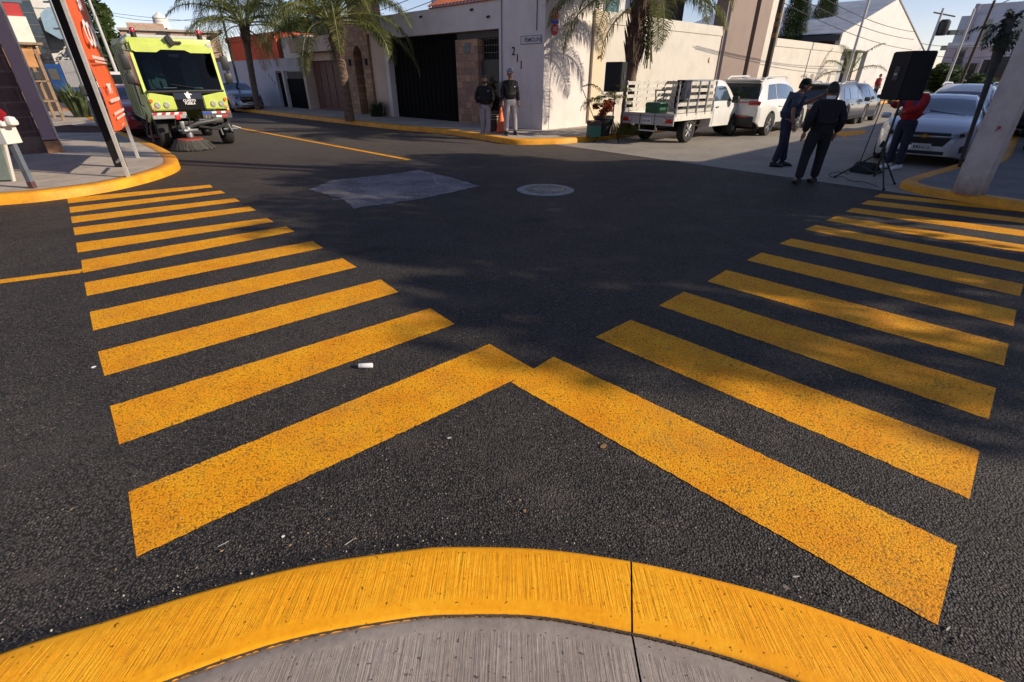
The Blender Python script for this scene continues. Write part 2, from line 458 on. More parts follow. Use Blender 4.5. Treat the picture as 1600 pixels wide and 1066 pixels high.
for i in range(11):
    a, b = Rout[i]
    stripe((a, gx(Rin[i][0]), gx(Rin[i][1]), b), 0.002 if i else 0.0034,
           'yellow stripe of the right crossing, ' + words[i] + (' and reaching the left crossing' if i == 0 else ''), 'yellow stripes of the right crossing')
def strip(pts, wd, z, name, label):
    mm = MB(); d = (pts[1]-pts[0]).normalized(); nn = Vector((-d.y, d.x, 0))*wd/2; rows = []
    for i in range(31):
        q = pts[0].lerp(pts[1], i/30); q.z = z; rows.append([q-nn, q+nn])
    mm.grid(rows)
    tag(mm.build(name, PAINT), label, 'road marking')
e = G(128, 424)
strip([e, e + (G(0, 440.5)-e).normalized()*9], 0.13, 0.003, 'lane_line', 'thin yellow line leading off to the left from the left crossing')
e = G(640, 250)
strip([e, e + (G(378, 201)-e).normalized()*42], 0.13, 0.003, 'lane_line', 'long thin yellow line down the middle of the far left street')
# grey patch in the asphalt and the manhole
cp = M('concrete_patch', (0.21, 0.20, 0.205), 0.95, var=0.4, vs=1.6, bump=0.5, bs=30, spec=0.1)
pp = [G(*p) for p in [(484,297),(519,282),(600,274),(655,266),(702,277),(750,291),(660,311),(552,326),(540,313)]]
rj = random.Random(31); qq_ = []
for i_ in range(len(pp)):
    a_, b_ = pp[i_], pp[(i_+1) % len(pp)]
    for k_ in range(14): c_ = a_.lerp(b_, k_/14); qq_.append((c_.x+rj.uniform(-.03, .03), c_.y+rj.uniform(-.03, .03), 0.004))
mm = MB(); vs_ = [mm.bm.verts.new(p_) for p_ in qq_]; bmesh.ops.triangle_fill(mm.bm, edges=[mm.bm.edges.new((vs_[i_], vs_[(i_+1) % len(vs_)])) for i_ in range(len(vs_))], use_beauty=True)
o = tag(mm.build('patch_of_concrete', cp), 'rough grey concrete patch with pale scratches in the middle of the junction', 'road patch')
mm = MB()
rnd = random.Random(5)
for (x0, y0, x1, y1) in ((500,290,560,285),(560,285,585,277),(585,277,660,279),(640,300,700,285),(520,312,600,305),(600,305,640,309),(670,270,690,290),(540,300,555,292)):
    a, b = G(x0, y0, 0.0065), G(x1, y1, 0.0065)
    d = (b-a).normalized(); nn = Vector((-d.y, d.x, 0))
    rows = []
    for k in range(9):
        q = a.lerp(b, k/8) + nn*rnd.uniform(-0.05, 0.05); wd = rnd.uniform(0.008, 0.03); rows.append([q-nn*wd, q+nn*wd])
    mm.grid(rows)
mm.build('scratches', M('pale_scratch', (0.24, 0.24, 0.25), 0.8, var=0.5, vs=8), o)
mc = G(852, 297)
mh = thing('manhole_cover', 'round grey iron manhole cover set in the dark asphalt', 'manhole cover', (mc.x, mc.y, 0))
MHM = M('manhole_iron', (0.17, 0.175, 0.19), 0.45, 0.3, var=0.35, vs=6, bump=0.4)
MB().lathe([(0.35, 0.004), (0.35, 0.012), (0.47, 0.012), (0.49, 0.003)], n=40, cap=False).build('frame', M('manhole_ring', (0.27, 0.26, 0.25), 0.7, var=0.3, vs=6), mh)
cv = MB(); cv.lathe([(0.0001, 0.010), (0.34, 0.010), (0.343, 0.004)], n=40, cap=False)
for r_ in (0.1, 0.2, 0.29): cv.lathe([(r_, 0.010), (r_, 0.016), (r_+0.025, 0.016), (r_+0.025, 0.010)], n=36, cap=False)
for k in range(12):
    a = k*PI/6; cv.box((0.245*math.cos(a), 0.245*math.sin(a), 0.0125), (0.06, 0.02, 0.006), rz=a)
cv.build('cover', MHM, mh)

# near kerb (circle-ish arc) ------------------------------------------------
KO = [(-8.2,-5.1),(-5.0,-2.0),(-3.4,-0.42),(-2.6,0.25),(-2.1,0.62),(-1.66,0.87),(-1.4,0.975),(-1.12,1.085),(-0.78,1.19),(-0.41,1.255),(-0.25,1.27),(0.11,1.26),(0.46,1.205),(0.75,1.13),(0.98,1.055),(1.18,0.97),(1.36,0.88),(1.56,0.765),(2.1,0.40),(2.7,-0.1),(3.5,-0.85),(5.1,-2.45),(8.2,-5.6)]
KI = [(-7.98,-5.32),(-4.78,-2.22),(-3.18,-0.64),(-2.38,0.0),(-1.95,0.33),(-1.5,0.575),(-1.26,0.68),(-1.0,0.80),(-0.72,0.90),(-0.38,0.965),(-0.2,0.98),(0.09,0.975),(0.40,0.92),(0.62,0.865),(0.80,0.805),(0.95,0.74),(1.08,0.67),(1.24,0.57),(1.82,0.16),(2.46,-0.32),(3.28,-1.07),(4.88,-2.67),(7.98,-5.82)]
def resample(P, n):
    P = [Vector((p[0], p[1], 0)) for p in P]
    # catmull-rom
    out = []
    m_ = len(P)-1
    for i in range(n+1):
        t = i/n*m_; k = min(int(t), m_-1); f = t-k
        p0, p1, p2, p3 = P[max(k-1,0)], P[k], P[k+1], P[min(k+2, m_)]
        out.append(0.5*((2*p1)+(-p0+p2)*f+(2*p0-5*p1+4*p2-p3)*f*f+(-p0+3*p1-3*p2+p3)*f**3))
    return out
def band(name, outer, inner, prof, mat, uvband=True, skip=()):
    """loft between two curves. prof = list of (t across, z, v)"""
    bm = bmesh.new(); uvl = bm.loops.layers.uv.new('UVMap')
    n = len(outer); rows = []; u = 0; us = []
    for i in range(n):
        if i: u += (outer[i]-outer[i-1]).length
        us.append(u)
        rows.append([bm.verts.new((outer[i].lerp(inner[i], t).x, outer[i].lerp(inner[i], t).y, z)) for (t, z, v) in prof])
    for i in range(n-1):
        if i in skip: continue
        for j in range(len(prof)-1):
            f = bm.faces.new((rows[i][j], rows[i+1][j], rows[i+1][j+1], rows[i][j+1])); f.smooth = True
            for lp, (uu, vv) in zip(f.loops, ((us[i], prof[j][2]), (us[i+1], prof[j][2]), (us[i+1], prof[j+1][2]), (us[i], prof[j+1][2]))):
                lp[uvl].uv = (uu, vv)
    bmesh.ops.recalc_face_normals(bm, faces=bm.faces)
    if sum(f.normal.z for f in bm.faces) < 0:
        for f in bm.faces: f.normal_flip()
    me = bpy.data.meshes.new(name); bm.to_mesh(me); bm.free()
    return link(name, me, mat)
ko = resample(KO, 220); ki = resample(KI, 220)
KP = [(-0.012, -0.02, 0.0), (0.0, 0.045, 0.02), (0.025, 0.066, 0.07), (0.08, 0.074, 0.16), (0.3, 0.078, 0.3), (0.7, 0.080, 0.7), (0.93, 0.081, 0.86), (1.0, 0.079, 1.0), (1.0, 0.04, 1.0)]
# index of the joint near pixel (993,875)-(1005,990)
jx = G(993, 880, 0.08)
jj = min(range(221), key=lambda i: (ko[i]-Vector((jx.x, jx.y, 0))).length)
for L_ in (ko, ki):
    dd_ = (L_[jj+1]-L_[jj-1]).normalized()*0.0034; p_ = L_[jj]
    L_[jj] = p_ - dd_; L_.insert(jj+1, p_ + dd_)
struct(band('near_kerb', ko, ki, KP, YK, skip=(jj,)))
kj = [p.copy() for p in ko]
mm = MB(); gap = M('joint_dark', (0.16, 0.07, 0.02), 0.9, var=0.3, vs=20)
mm.grid([[(ko[jj].x, ko[jj].y, 0.05), (ki[jj].x, ki[jj].y, 0.05)], [(ko[jj+1].x, ko[jj+1].y, 0.05), (ki[jj+1].x, ki[jj+1].y, 0.05)]])
struct(mm.build('kerb_joint', gap))
# the two kerb pieces stand a hair apart at the joint: bring the edge closer with small fillets
cen = Vector((0.05, -1.4, 0))
side_in = [p + (Vector((p.x*0.75, min(-1.4, p.y-2.5), 0))-p) for p in ki]
SPf = [(0.0, 0.068, 0.0), (0.006, 0.076, 0.05), (0.022, 0.0765, 0.18), (0.035, 0.077, 0.30), (0.3, 0.077, 0.5), (0.7, 0.077, 0.6), (1.0, 0.076, 0.7)]
struct(band('near_pavement', ki, side_in, SPf, CONC, skip=(jj,)))
mm = MB(); 
mm.grid([[(ki[jj].x, ki[jj].y, 0.05), (side_in[jj].x, side_in[jj].y, 0.05)], [(ki[jj+1].x, ki[jj+1].y, 0.05), (side_in[jj+1].x, side_in[jj+1].y, 0.05)]])
struct(mm.build('pavement_joint', gap))
# ragged dark crack between kerb and pavement, and torn asphalt lip in front of the kerb
rnd = random.Random(77); q = MB(); rows = []
for i in range(len(ki)):
    for sub in range(4):
        if i == len(ki)-1: break
        p = ki[i].lerp(ki[i+1], sub/4); o_ = (cen-p).normalized(); a_ = rnd.uniform(0.0, 0.0015); b_ = rnd.uniform(0.004, 0.010)
        rows.append([(p.x-o_.x*a_, p.y-o_.y*a_, 0.0815), (p.x+o_.x*b_, p.y+o_.y*b_, 0.0792)])
q.grid(rows); struct(q.build('pavement_crack', M('crack_dark', (0.07, 0.05, 0.035), 0.95, var=0.4, vs=40)))
q = MB(); rows = []; w1 = w2 = 0.0
for i in range(len(ko)-1):
    for sub in range(6):
        p = ko[i].lerp(ko[i+1], sub/6); o_ = (p-cen).normalized(); w1 = w1*0.8+rnd.uniform(-.0016, .0016); w2 = w2*0.93+rnd.uniform(-.003, .003)
        rows.append([(p.x-o_.x*0.012, p.y-o_.y*0.012, 0.058+w1*0.6), (p.x+o_.x*(0.004+w1), p.y+o_.y*(0.004+w1), 0.057+w1*0.5), (p.x+o_.x*(0.025+w2*0.3), p.y+o_.y*(0.025+w2*0.3), 0.045), (p.x+o_.x*(0.065+w2*0.3), p.y+o_.y*(0.065+w2*0.3), 0.017), (p.x+o_.x*0.115, p.y+o_.y*0.115, -0.002)])
q.grid(rows); struct(q.build('asphalt_lip', ASPH, smooth=70))
# --- other kerbs: polyline outer edge, band width, and pavement polygon
def offset(P, wd):
    out = []
    for i, p in enumerate(P):
        d = (P[min(i+1, len(P)-1)] - P[max(i-1, 0)]).normalized()
        out.append(p + Vector((-d.y, d.x, 0))*wd)
    return out
def kerb(name, pts, wd, z, n=60, mat=YKP):
    P = resample([(p[0], p[1]) for p in pts], n)
    Q = offset(P, wd)
    pr = [(-0.02, -0.02, 0), (0.0, z*0.75, 0.05), (0.08, z-0.01, 0.12), (0.25, z, 0.3), (0.95, z, 0.9), (1.0, z-0.015, 1.0)]
    struct(band(name, P, Q, pr, mat)); return P, Q
def pave(name, pts, z, mat=SIDE):
    mm = MB(); vs = [mm.bm.verts.new((p[0], p[1], z)) for p in pts]
    es = [mm.bm.edges.new((vs[i], vs[(i+1) % len(vs)])) for i in range(len(vs))]
    bmesh.ops.triangle_fill(mm.bm, edges=es, use_beauty=True)
    o = mm.build(name, mat)
    if sum(p.normal.z*p.area for p in o.data.polygons) < 0: o.data.flip_normals()
    return struct(o)
# left corner: from far left-bottom, round the tip, up street A
lk = [G(-500, 352), G(-250, 336), G(0, 321), G(100, 311), G(180, 298), G(240, 283), G(276, 269), G(281, 259), G(268, 246), G(238, 231), G(205, 217), G(176, 202), G(150, 190), G(120, 178), G(60, 162)]
P, Q = kerb('left_corner_kerb', lk, 0.26, 0.15, 120)
pave('left_pavement', [(q.x, q.y) for q in Q] + [(-60, 50), (-60, 0)], 0.143)
# far corner: street A kerb -> tip -> street B kerb (walk so that the pavement is on the left)
fk = [FA(60, 2.3), FA(40, 2.3), FA(20, 2.35), FA(10, 2.45), FA(5, 2.4), FA(2.4, 2.15), G(760, 220), G(800, 226), G(850, 226), G(900, 223.5), FB(1.5, 2.35), FB(3, 2.2), FB(6, 2.1), FB(12, 2.1), FB(30, 2.1), FB(60, 2.1), FB(110, 2.1)]
P, Q = kerb('far_corner_kerb', fk, 0.25, 0.15, 160)
pave('far_pavement', [(q.x, q.y) for q in Q] + [FB(110, -3), FB(1, -3), FA(60, -3)], 0.143)
# right corner
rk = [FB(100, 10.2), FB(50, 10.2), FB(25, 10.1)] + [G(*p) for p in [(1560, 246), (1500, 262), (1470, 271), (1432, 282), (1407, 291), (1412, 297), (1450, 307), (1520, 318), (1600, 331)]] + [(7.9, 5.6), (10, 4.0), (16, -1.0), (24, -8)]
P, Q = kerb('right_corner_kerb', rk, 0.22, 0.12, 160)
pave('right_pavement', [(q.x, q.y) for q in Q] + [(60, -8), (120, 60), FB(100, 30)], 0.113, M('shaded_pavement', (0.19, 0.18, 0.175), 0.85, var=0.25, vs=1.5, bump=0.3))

# ------------------------------------------------------------------ helpers for facades and text
def line_hit(px, py, P, ang):
    a = R(ang); d = Vector((math.sin(a), math.cos(a))); r = ray(px, py)
    D = d.x*(-r.y) + r.x*d.y
    s_ = (-P.x*(-r.y) + r.x*(-P.y))/D
    t = (d.x*(-P.y) + P.x*d.y)/D
    return s_, H + t*r.z
def WB(px, py, n=0): return line_hit(px, py, FB(0, n), 47)
def WA(px, py, n=0): return line_hit(px, py, FA(0, n), -46)
def text(name, body, size, mat, parent, mtx, ext=0.004, align='CENTER', bold=0.0):
    cu = bpy.data.curves.new(name, 'FONT'); cu.body = body; cu.size = size; cu.extrude = ext; cu.align_x = align; cu.align_y = 'CENTER'; cu.offset = bold
    t = bpy.data.objects.new(name, cu); COL.objects.link(t)
    dg = bpy.context.evaluated_depsgraph_get()
    me = bpy.data.meshes.new_from_object(t.evaluated_get(dg))
    bpy.data.objects.remove(t)
    me.transform(mtx)
    return link(name, me, mat, parent)
def mA(x, y, z, s=1):   # text on an A facade (local y outward)
    return Matrix(((-s, 0, 0, x), (0, 0, 1, y), (0, s, 0, z), (0, 0, 0, 1)))
def mB(x, y, z, s=1):   # text on a B facade (outward is -y)
    return Matrix(((s, 0, 0, x), (0, 0, -1, y), (0, s, 0, z), (0, 0, 0, 1)))

WALLW = plaster('white_wall_plaster', (0.66, 0.60, 0.57), 0.30)
WALLC = plaster('cream_wall_plaster', (0.52, 0.485, 0.425), 0.25, (0.42, 0.36, 0.28))
WALLG = plaster('white_gable_plaster', (0.54, 0.53, 0.515), 0.2)
BEIGE = plaster('beige_plaster', (0.60, 0.46, 0.36), 0.3)
PILAS = plaster('ochre_plaster', (0.60, 0.50, 0.36), 0.2)
BROWNP = plaster('brown_render', (0.22, 0.165, 0.14), 0.25, (0.2, 0.14, 0.11))
ORANGEP = plaster('orange_red_paint', (0.62, 0.085, 0.03), 0.1)
BLKG = M('black_gate_metal', (0.005, 0.005, 0.005), 0.85, spec=0.15, var=0.25, vs=5)
BRNG = M('brown_gate_wood', (0.16, 0.075, 0.055), 0.6, var=0.25, vs=4, bump=0.3)
STONE = brickmat('pink_stone_blocks', (0.52, 0.30, 0.18), (0.26, 0.16, 0.12), (0.24, 0.18, 0.14), 0.30, 0.22)
STONET = brickmat('tower_stone_tiles', (0.50, 0.29, 0.16), (0.28, 0.16, 0.10), (0.22, 0.16, 0.12), 0.24, 0.18)
STONETs = brickmat('tower_stone_tiles_side', (0.40, 0.28, 0.19), (0.32, 0.21, 0.15), (0.22, 0.17, 0.13), 0.30, 0.30, swap=True)
TILE = M('clay_roof_tile', (0.42, 0.12, 0.06), 0.75, var=0.35, vs=8, bump=0.4)
DKBR = brickmat('dark_brown_block', (0.105, 0.062, 0.055), (0.075, 0.045, 0.042), (0.15, 0.10, 0.09), 0.62, 0.30, swap=True, msize=0.02)
ROOFG = M('grey_sheet_roof', (0.75, 0.75, 0.75), 0.6, 0.0, var=0.15, vs=1.5)
COPE = M('coping_plaster', (0.60, 0.56, 0.48), 0.8, var=0.15, vs=2, bump=0.3)

# ------------------------------------------------------------------ corner house
hs = thing('corner_house', 'single-storey white plastered house on the corner with black garage gate and the number 211', 'house', (C0.x, C0.y, 0), RZA)
mm = MB()
mm.bx(0.0, 2.0, -0.32, 0, 0, 3.95)
mm.bx(2.0, 8.66, -0.32, 0, 3.09, 3.87)
mm.bx(8.66, 8.93, -0.32, 0, 0, 3.87)
mm.prism([(-0.017, -0.32), (-0.145, -2.75), (0.25, -2.75), (0.25, -0.32)], 0, 3.95, 'xy')
mm.build('wall', WALLW, hs)
MB().bx(0.3, 8.9, -7.0, -0.42, 3.45, 3.6).build('roof_slab', WALLW, hs)
MB().bx(8.7, 8.95, -7.0, -0.33, 0, 3.7).build('side_wall', WALLW, hs)
gt = MB(); gt.bx(4.38, 8.64, -0.30, -0.26, 0.1, 3.07)
for k in range(15): gt.bx(4.42+k*0.292, 4.46+k*0.292, -0.26, -0.235, 0.12, 3.05)
for z_ in (0.3, 1.5, 2.7): gt.bx(4.4, 8.62, -0.262, -0.23, z_, z_+0.06)
gt.build('garage_gate', BLKG, hs)
MB().bx(3.17, 4.36, -0.40, -0.10, 0.1, 2.86).build('stone_column', STONE, hs)
MB().bx(3.55, 3.85, -0.10, -0.085, 2.45, 2.75).build('wall_tile', M('tile_blue_grey', (0.10, 0.15, 0.16), 0.4, var=0.3, vs=12), hs)
MB().bx(2.0, 4.36, -0.29, -0.2, 2.87, 3.085).build('lintel_panel', M('dark_lintel', (0.07, 0.065, 0.06), 0.7), hs)
dr = MB(); dr.bx(2.02, 3.15, -0.31, -0.27, 0.1, 2.2)
for k in range(8): dr.bx(2.12+k*0.13, 2.14+k*0.13, -0.30, -0.28, 2.2, 2.86)
for z_ in (2.2, 2.42, 2.64, 2.83): dr.bx(2.02, 3.15, -0.302, -0.276, z_, z_+0.03)
dr.bx(2.02, 2.08, -0.305, -0.25, 2.2, 2.86)
do = dr.build('metal_door', M('dark_green_grey_metal', (0.045, 0.045, 0.038), 0.5, var=0.2), hs)
MB().bx(3.0, 3.04, -0.27, -0.2, 1.0, 1.16).build('handle', STEEL, do)
text('house_number', '2', 0.34, BLKG, hs, mA(1.32, 0.012, 2.42))
text('house_number', '1', 0.34, BLKG, hs, mA(1.14, 0.012, 2.22))
text('house_number', '1', 0.34, BLKG, hs, mA(0.97, 0.012, 2.02))
sp = MB().bx(0.10, 0.99, 0.003, 0.018, 2.60, 2.83).build('street_name_plate', M('plate_pale', (0.55, 0.53, 0.53), 0.5, var=0.08), hs)
fr = MB(); fr.bx(0.10, 0.99, 0.018, 0.022, 2.815, 2.83); fr.bx(0.10, 0.99, 0.018, 0.022, 2.60, 2.615); fr.bx(0.10, 0.115, 0.018, 0.022, 2.615, 2.815); fr.bx(0.975, 0.99, 0.018, 0.022, 2.615, 2.815)
fr.build('plate_border', M('plate_navy', (0.04, 0.04, 0.09), 0.5), sp)
text('plate_text', 'PEMOLINI', 0.165, M('plate_navy'), sp, mA(0.47, 0.023, 2.71), 0.001, bold=0.002)
for (a, z_) in ((8.2, 3.80), (6.1, 3.68), (3.25, 3.70), (2.45, 3.45)):
    MB().tube([(a, -0.02, z_), (a, 0.11, z_-0.03)], 0.035, 8).build('drain_spout', M('spout_dark', (0.03, 0.03, 0.03), 0.7), hs)
# clay tile roof rising behind the parapet
tr = MB(); rows = []
for i in range(26):
    v = i/25.0; row = []
    for j in range(121):
        u = 5.62 - j*(3.75/120)
        row.append((u - 0.0 - v*0.9*(1 if j < 60 else 0)*(1-j/60.0), 0.10 - v*2.6, 3.93 + v*1.25 + 0.035*math.sin(j*2*PI/6.0) + 0.02*(i % 2)))
    rows.append(row)
tr.grid(rows)
tr.bx(1.9, 5.6, -0.1, 0.06, 3.872, 3.90)
tr.build('tiled_roof', TILE, hs, smooth=60)
# notices on the right face near the corner
fbx = thing('wall_notice', 'dark red octagonal notices with a blue band between them on the white wall corner', 'sign', (FB(0.42, 0.012)), RZB)
for z_ in (3.38, 2.98):
    q = MB(); q.lathe([(0.16, 0.0), (0.16, 0.012)], (0, 0, 0), n=8, axis='y'); q.build('octagon', REDM, fbx, loc=(0, -0.014, z_))
    q = MB(); q.bx(-0.10, 0.10, -0.006, 0, -0.03, -0.012); q.bx(-0.08, 0.08, -0.006, 0, 0.02, 0.035); q.bx(-0.09, 0.09, -0.006, 0, 0.055, 0.066); q.build('lettering', WHT, fbx, loc=(0, -0.017, z_))
MB().bx(-0.17, 0.17, -0.012, 0, 3.13, 3.23).build('band', BLUEM, fbx)

MB().tube([(0.32, 0.02, 2.95), (0.32, 0.02, 3.9)], 0.012, 6).build('conduit', M('spout_dark'), hs)
MB().bx(1.75, 1.93, 0.003, 0.09, 1.25, 1.55, bev=0.01).build('meter_box', M('meter_grey', (0.20, 0.20, 0.20), 0.6), hs)
MB().tube([(1.84, 0.03, 1.55), (1.84, 0.03, 3.9)], 0.012, 6).build('conduit', M('spout_dark'), hs)
# houses behind the photographer (they show only in reflections and keep the low sky off the street)
for (x0_, x1_, y0_, h_, lb_) in ((-34, -9, -13, 6.5, 'long two-storey beige house behind the photographer, left part'), (-8, 9, -15, 5.2, 'low white house directly behind the photographer')):
    hb0 = thing('house', lb_, 'house', ((x0_+x1_)/2, y0_, 0)); w_ = (x1_-x0_)/2
    MB().bx(-w_, w_, -7, 0, 0, h_).build('wall', BEIGE if x0_ < -20 else WALLW, hb0)
    for k_ in range(int(w_*2/3.2)):
        f_ = MB().bx(-w_+1+k_*3.2, -w_+2.5+k_*3.2, 0, 0.06, 1.0, 2.4).build('window', STEEL, hb0); MB().bx(-w_+1.1+k_*3.2, -w_+2.4+k_*3.2, 0.06, 0.09, 1.1, 2.3).build('pane', GLASS, f_)

# ------------------------------------------------------------------ cream boundary wall on the right street
cw = thing('boundary_wall', 'sunlit cream boundary wall with coping behind the stake truck and big palm', 'wall', (C0.x, C0.y, 0), RZB)
MB().bx(2.76, 11.38, 0.0, 0.22, 0.0, 3.28).build('wall_face', WALLC, cw)
MB().bx(2.76, 11.38, -0.03, 0.25, 3.28, 3.62).build('coping', WALLC, cw)
MB().bx(2.30, 2.92, -0.10, -0.0, 0.28, 3.60, bev=0.01).build('pilaster', PILAS, cw)
q = MB(); q.lathe([(0.035, 0), (0.05, -0.05), (0.03, -0.10)], (2.62, -0.1, 2.3), n=10, axis='y'); q.build('tap', STEEL, cw)
q = MB(); q.lathe([(0.10, 0.0), (0.10, -0.05)], (10.6, 0.0, 2.35), n=16, axis='y'); q.build('wall_lamp', PILAS, cw)
uh = thing('upper_house', 'white two-storey house with teal window rising behind the cream boundary wall', 'house', (C0.x, C0.y, 0), RZB)
MB().bx(2.2, 8.6, 3.0, 9.0, 0.0, 9.0).build('wall', plaster('upper_white', (0.55, 0.55, 0.56), 0.2), uh)
for (a, b) in ((3.2, 4.4), (6.6, 7.6)):
    f = MB().bx(a, b, 2.93, 3.0, 3.3, 4.8).build('window', STEEL, uh)
    MB().bx(a+0.06, b-0.06, 2.90, 2.93, 3.36, 4.74).build('pane', M('teal_glass', (0.03, 0.10, 0.10), 0.08, var=0.2, coat=1), f)
MB().bx(8.6, 11.6, 2.2, 7, 0.0, 5.6).build('dark_wing', M('dark_brown_wall', (0.05, 0.03, 0.025), 0.8), uh)

bw = thing('brown_gatehouse', 'tall brown rendered wall in two panels with a dark gap, behind the white SUV', 'building', (C0.x, C0.y, 0), RZB)
q = MB(); q.bx(11.38, 14.1, -0.05, 0.5, 0, 7.5); q.build('left_panel', BROWNP, bw)
q = MB(); q.bx(14.1, 14.55, 0.25, 0.5, 0, 7.5); q.build('gap_panel', M('gap_dark', (0.05, 0.035, 0.03), 0.8), bw)
q = MB(); q.bx(14.55, 15.85, -0.05, 0.5, 0, 7.5); q.build('right_panel', BROWNP, bw)
cw2 = thing('boundary_wall', 'sunlit cream boundary wall with tall end column, beyond the brown wall and behind the small palm', 'wall', (C0.x, C0.y, 0), RZB)
MB().bx(15.87, 17.4, 0.0, 0.4, 0, 6.2).build('column', WALLC, cw2)
MB().bx(17.42, 28.4, 0.02, 0.25, 0, 3.1).build('wall_face', WALLC, cw2)
MB().bx(17.42, 28.4, -0.02, 0.29, 3.1, 3.45).build('coping', WALLC, cw2)

# gable hall
gh = thing('gabled_hall', 'big white gabled hall with grey corrugated roof at the end of the right street', 'building', (C0.x, C0.y, 0), RZB)
sE, zE = WB(1318, 48); sP, zP = WB(1397, 0)
slope = (zP - zE)/(sP - sE)
sK = sP + 0.9
zt = lambda s_: zE + slope*(s_-sE)
q = MB()
q.prism([(sE, 3.4), (28.42, 3.4), (28.42, zt(28.42)-0.05), (sE, zE-0.05)], 0.0, 0.3, 'xz')
q.prism([(28.42, 3.32), (34.0, 3.32), (34.0, zt(34.0)-0.05), (28.42, zt(28.42)-0.05)], 0.0, 0.3, 'xz')
sR, zR = WB(1443, 80)
zA = zt(sK)
q.prism([(34.0, 0), (sR, 0), (sR, zR), (sK, zA-0.05), (34.0, zt(34.0)-0.05)], 0.0, 0.3, 'xz')
q.build('gable_wall', WALLG, gh)
q = MB(); rows = []
for i in range(2):
    y_ = -0.1 if i == 0 else 14.0
    rows.append([(sE-0.5 + j*(sK-sE+0.5)/400, y_, zE-0.02 + slope*(j*(sK-sE+0.5)/400-0.5) + 0.05*math.sin(j*1.1)) for j in range(401)])
q.grid(rows); q.build('roof', ROOFG, gh, smooth=70)
q = MB(); q.grid([[(sK, -0.1, zA-0.02), (sR+0.3, -0.1, zR)], [(sK, 14, zA-0.02), (sR+0.3, 14, zR)]]); q.build('far_roof_slope', ROOFG, gh)
MB().bx(sE-0.45, sE-0.3, -0.05, 14, zE-0.55, zE-0.22).build('fascia', M('fascia_dark', (0.06, 0.06, 0.065), 0.7), gh)
MB().bx(sE-0.1, sE+0.2, 0.35, 14, 0, zE-0.25).build('side_wall', M('dark_red_wall', (0.10, 0.03, 0.03), 0.8), gh)
MB().bx(28.6, 32.4, 0.9, 1.0, 0.0, 3.3).build('garage_door', M('grey_door', (0.34, 0.35, 0.37), 0.5, var=0.06), gh)
MB().bx(32.4, 33.0, 0.7, 0.95, 0.0, 3.3).build('door_post', M('post_dark', (0.05, 0.05, 0.06), 0.6), gh)
MB().bx(33.0, 33.97, 0.6, 0.95, 0.0, 3.3).build('door_jamb', M('jamb_grey', (0.16, 0.15, 0.15), 0.6), gh)
MB().bx(28.45, 33.98, 0.02, 1.0, 3.22, 3.31).build('canopy', M('post_dark'), gh)

# ------------------------------------------------------------------ street-left buildings
bh = thing('beige_house', 'beige house with flat projecting canopy and brown panelled garage door, left of the stone tower', 'house', (C0.x, C0.y, 0), RZA)
MB().bx(8.96, 9.95, -1.2, -0.01, 0, 3.30).build('wall', BEIGE, bh)
MB().bx(8.93, 10.05, -1.3, 0.06, 3.30, 3.48).build('coping', BEIGE, bh)
q = MB(); q.bx(12.2, 13.1, -0.75, -0.35, 0, 2.75); q.bx(16.8, 17.05, -0.75, -0.1, 0, 2.78); q.bx(13.1, 16.8, -0.75, -0.4, 2.42, 2.76); q.bx(9.0, 17.0, -6, -0.8, 0, 3.1)
q.build('wall', BEIGE, bh)
MB().bx(12.3, 17.3, -1.6, 0.25, 2.78, 3.40).build('canopy', BEIGE, bh)
q = MB(); q.bx(13.12, 16.78, -0.70, -0.62, 0.12, 2.42)
for k in range(5): q.bx(13.2+k*0.72, 13.85+k*0.72, -0.62, -0.585, 0.3, 2.3, bev=0.01)
q.build('garage_door', BRNG, bh)
tw = thing('stone_tower', 'stone-tiled entrance tower with arched niche between the beige house and the white house', 'tower', (C0.x, C0.y, 0), RZA)
q = MB()
ar = [(10.62, 0.12)] ; 
# front face with an arched opening: left and right piers plus arch spandrel
q.bx(9.98, 10.55, -0.9, 0.10, 0, 4.0); q.bx(11.25, 12.28, -0.9, 0.10, 0, 4.0)
cx, rr = 10.9, 0.35
arc = [(cx + rr*math.cos(a), 2.55 + rr*math.sin(a)) for a in [PI*k/10 for k in range(11)]]
q.prism([(10.55, 4.0), (10.55, 2.55)][::-1] + [] + [(p[0], p[1]) for p in arc[::-1]][0:0] + [(10.55, 4.0), (11.25, 4.0)] if False else
        [(10.55, 4.0)] + [(p[0], p[1]) for p in arc[::-1]] + [(11.25, 4.0)], -0.9, 0.10, 'xz')
q.build('tower_body', STONET, tw)
MB().bx(10.2, 11.6, -0.88, -0.1, 4.0, 4.75).build('tower_cap', STONET, tw)
MB().bx(10.56, 11.24, -0.5, -0.35, 0.1, 2.9).build('door', M('dark_brown_door', (0.05, 0.03, 0.022), 0.6), tw)
MB().bx(11.55, 11.75, 0.10, 0.2, 2.15, 2.4).build('wall_lamp', BLACK, tw)
MB().bx(10.15, 10.35, 0.10, 0.2, 2.15, 2.4).build('wall_lamp', BLACK, tw)

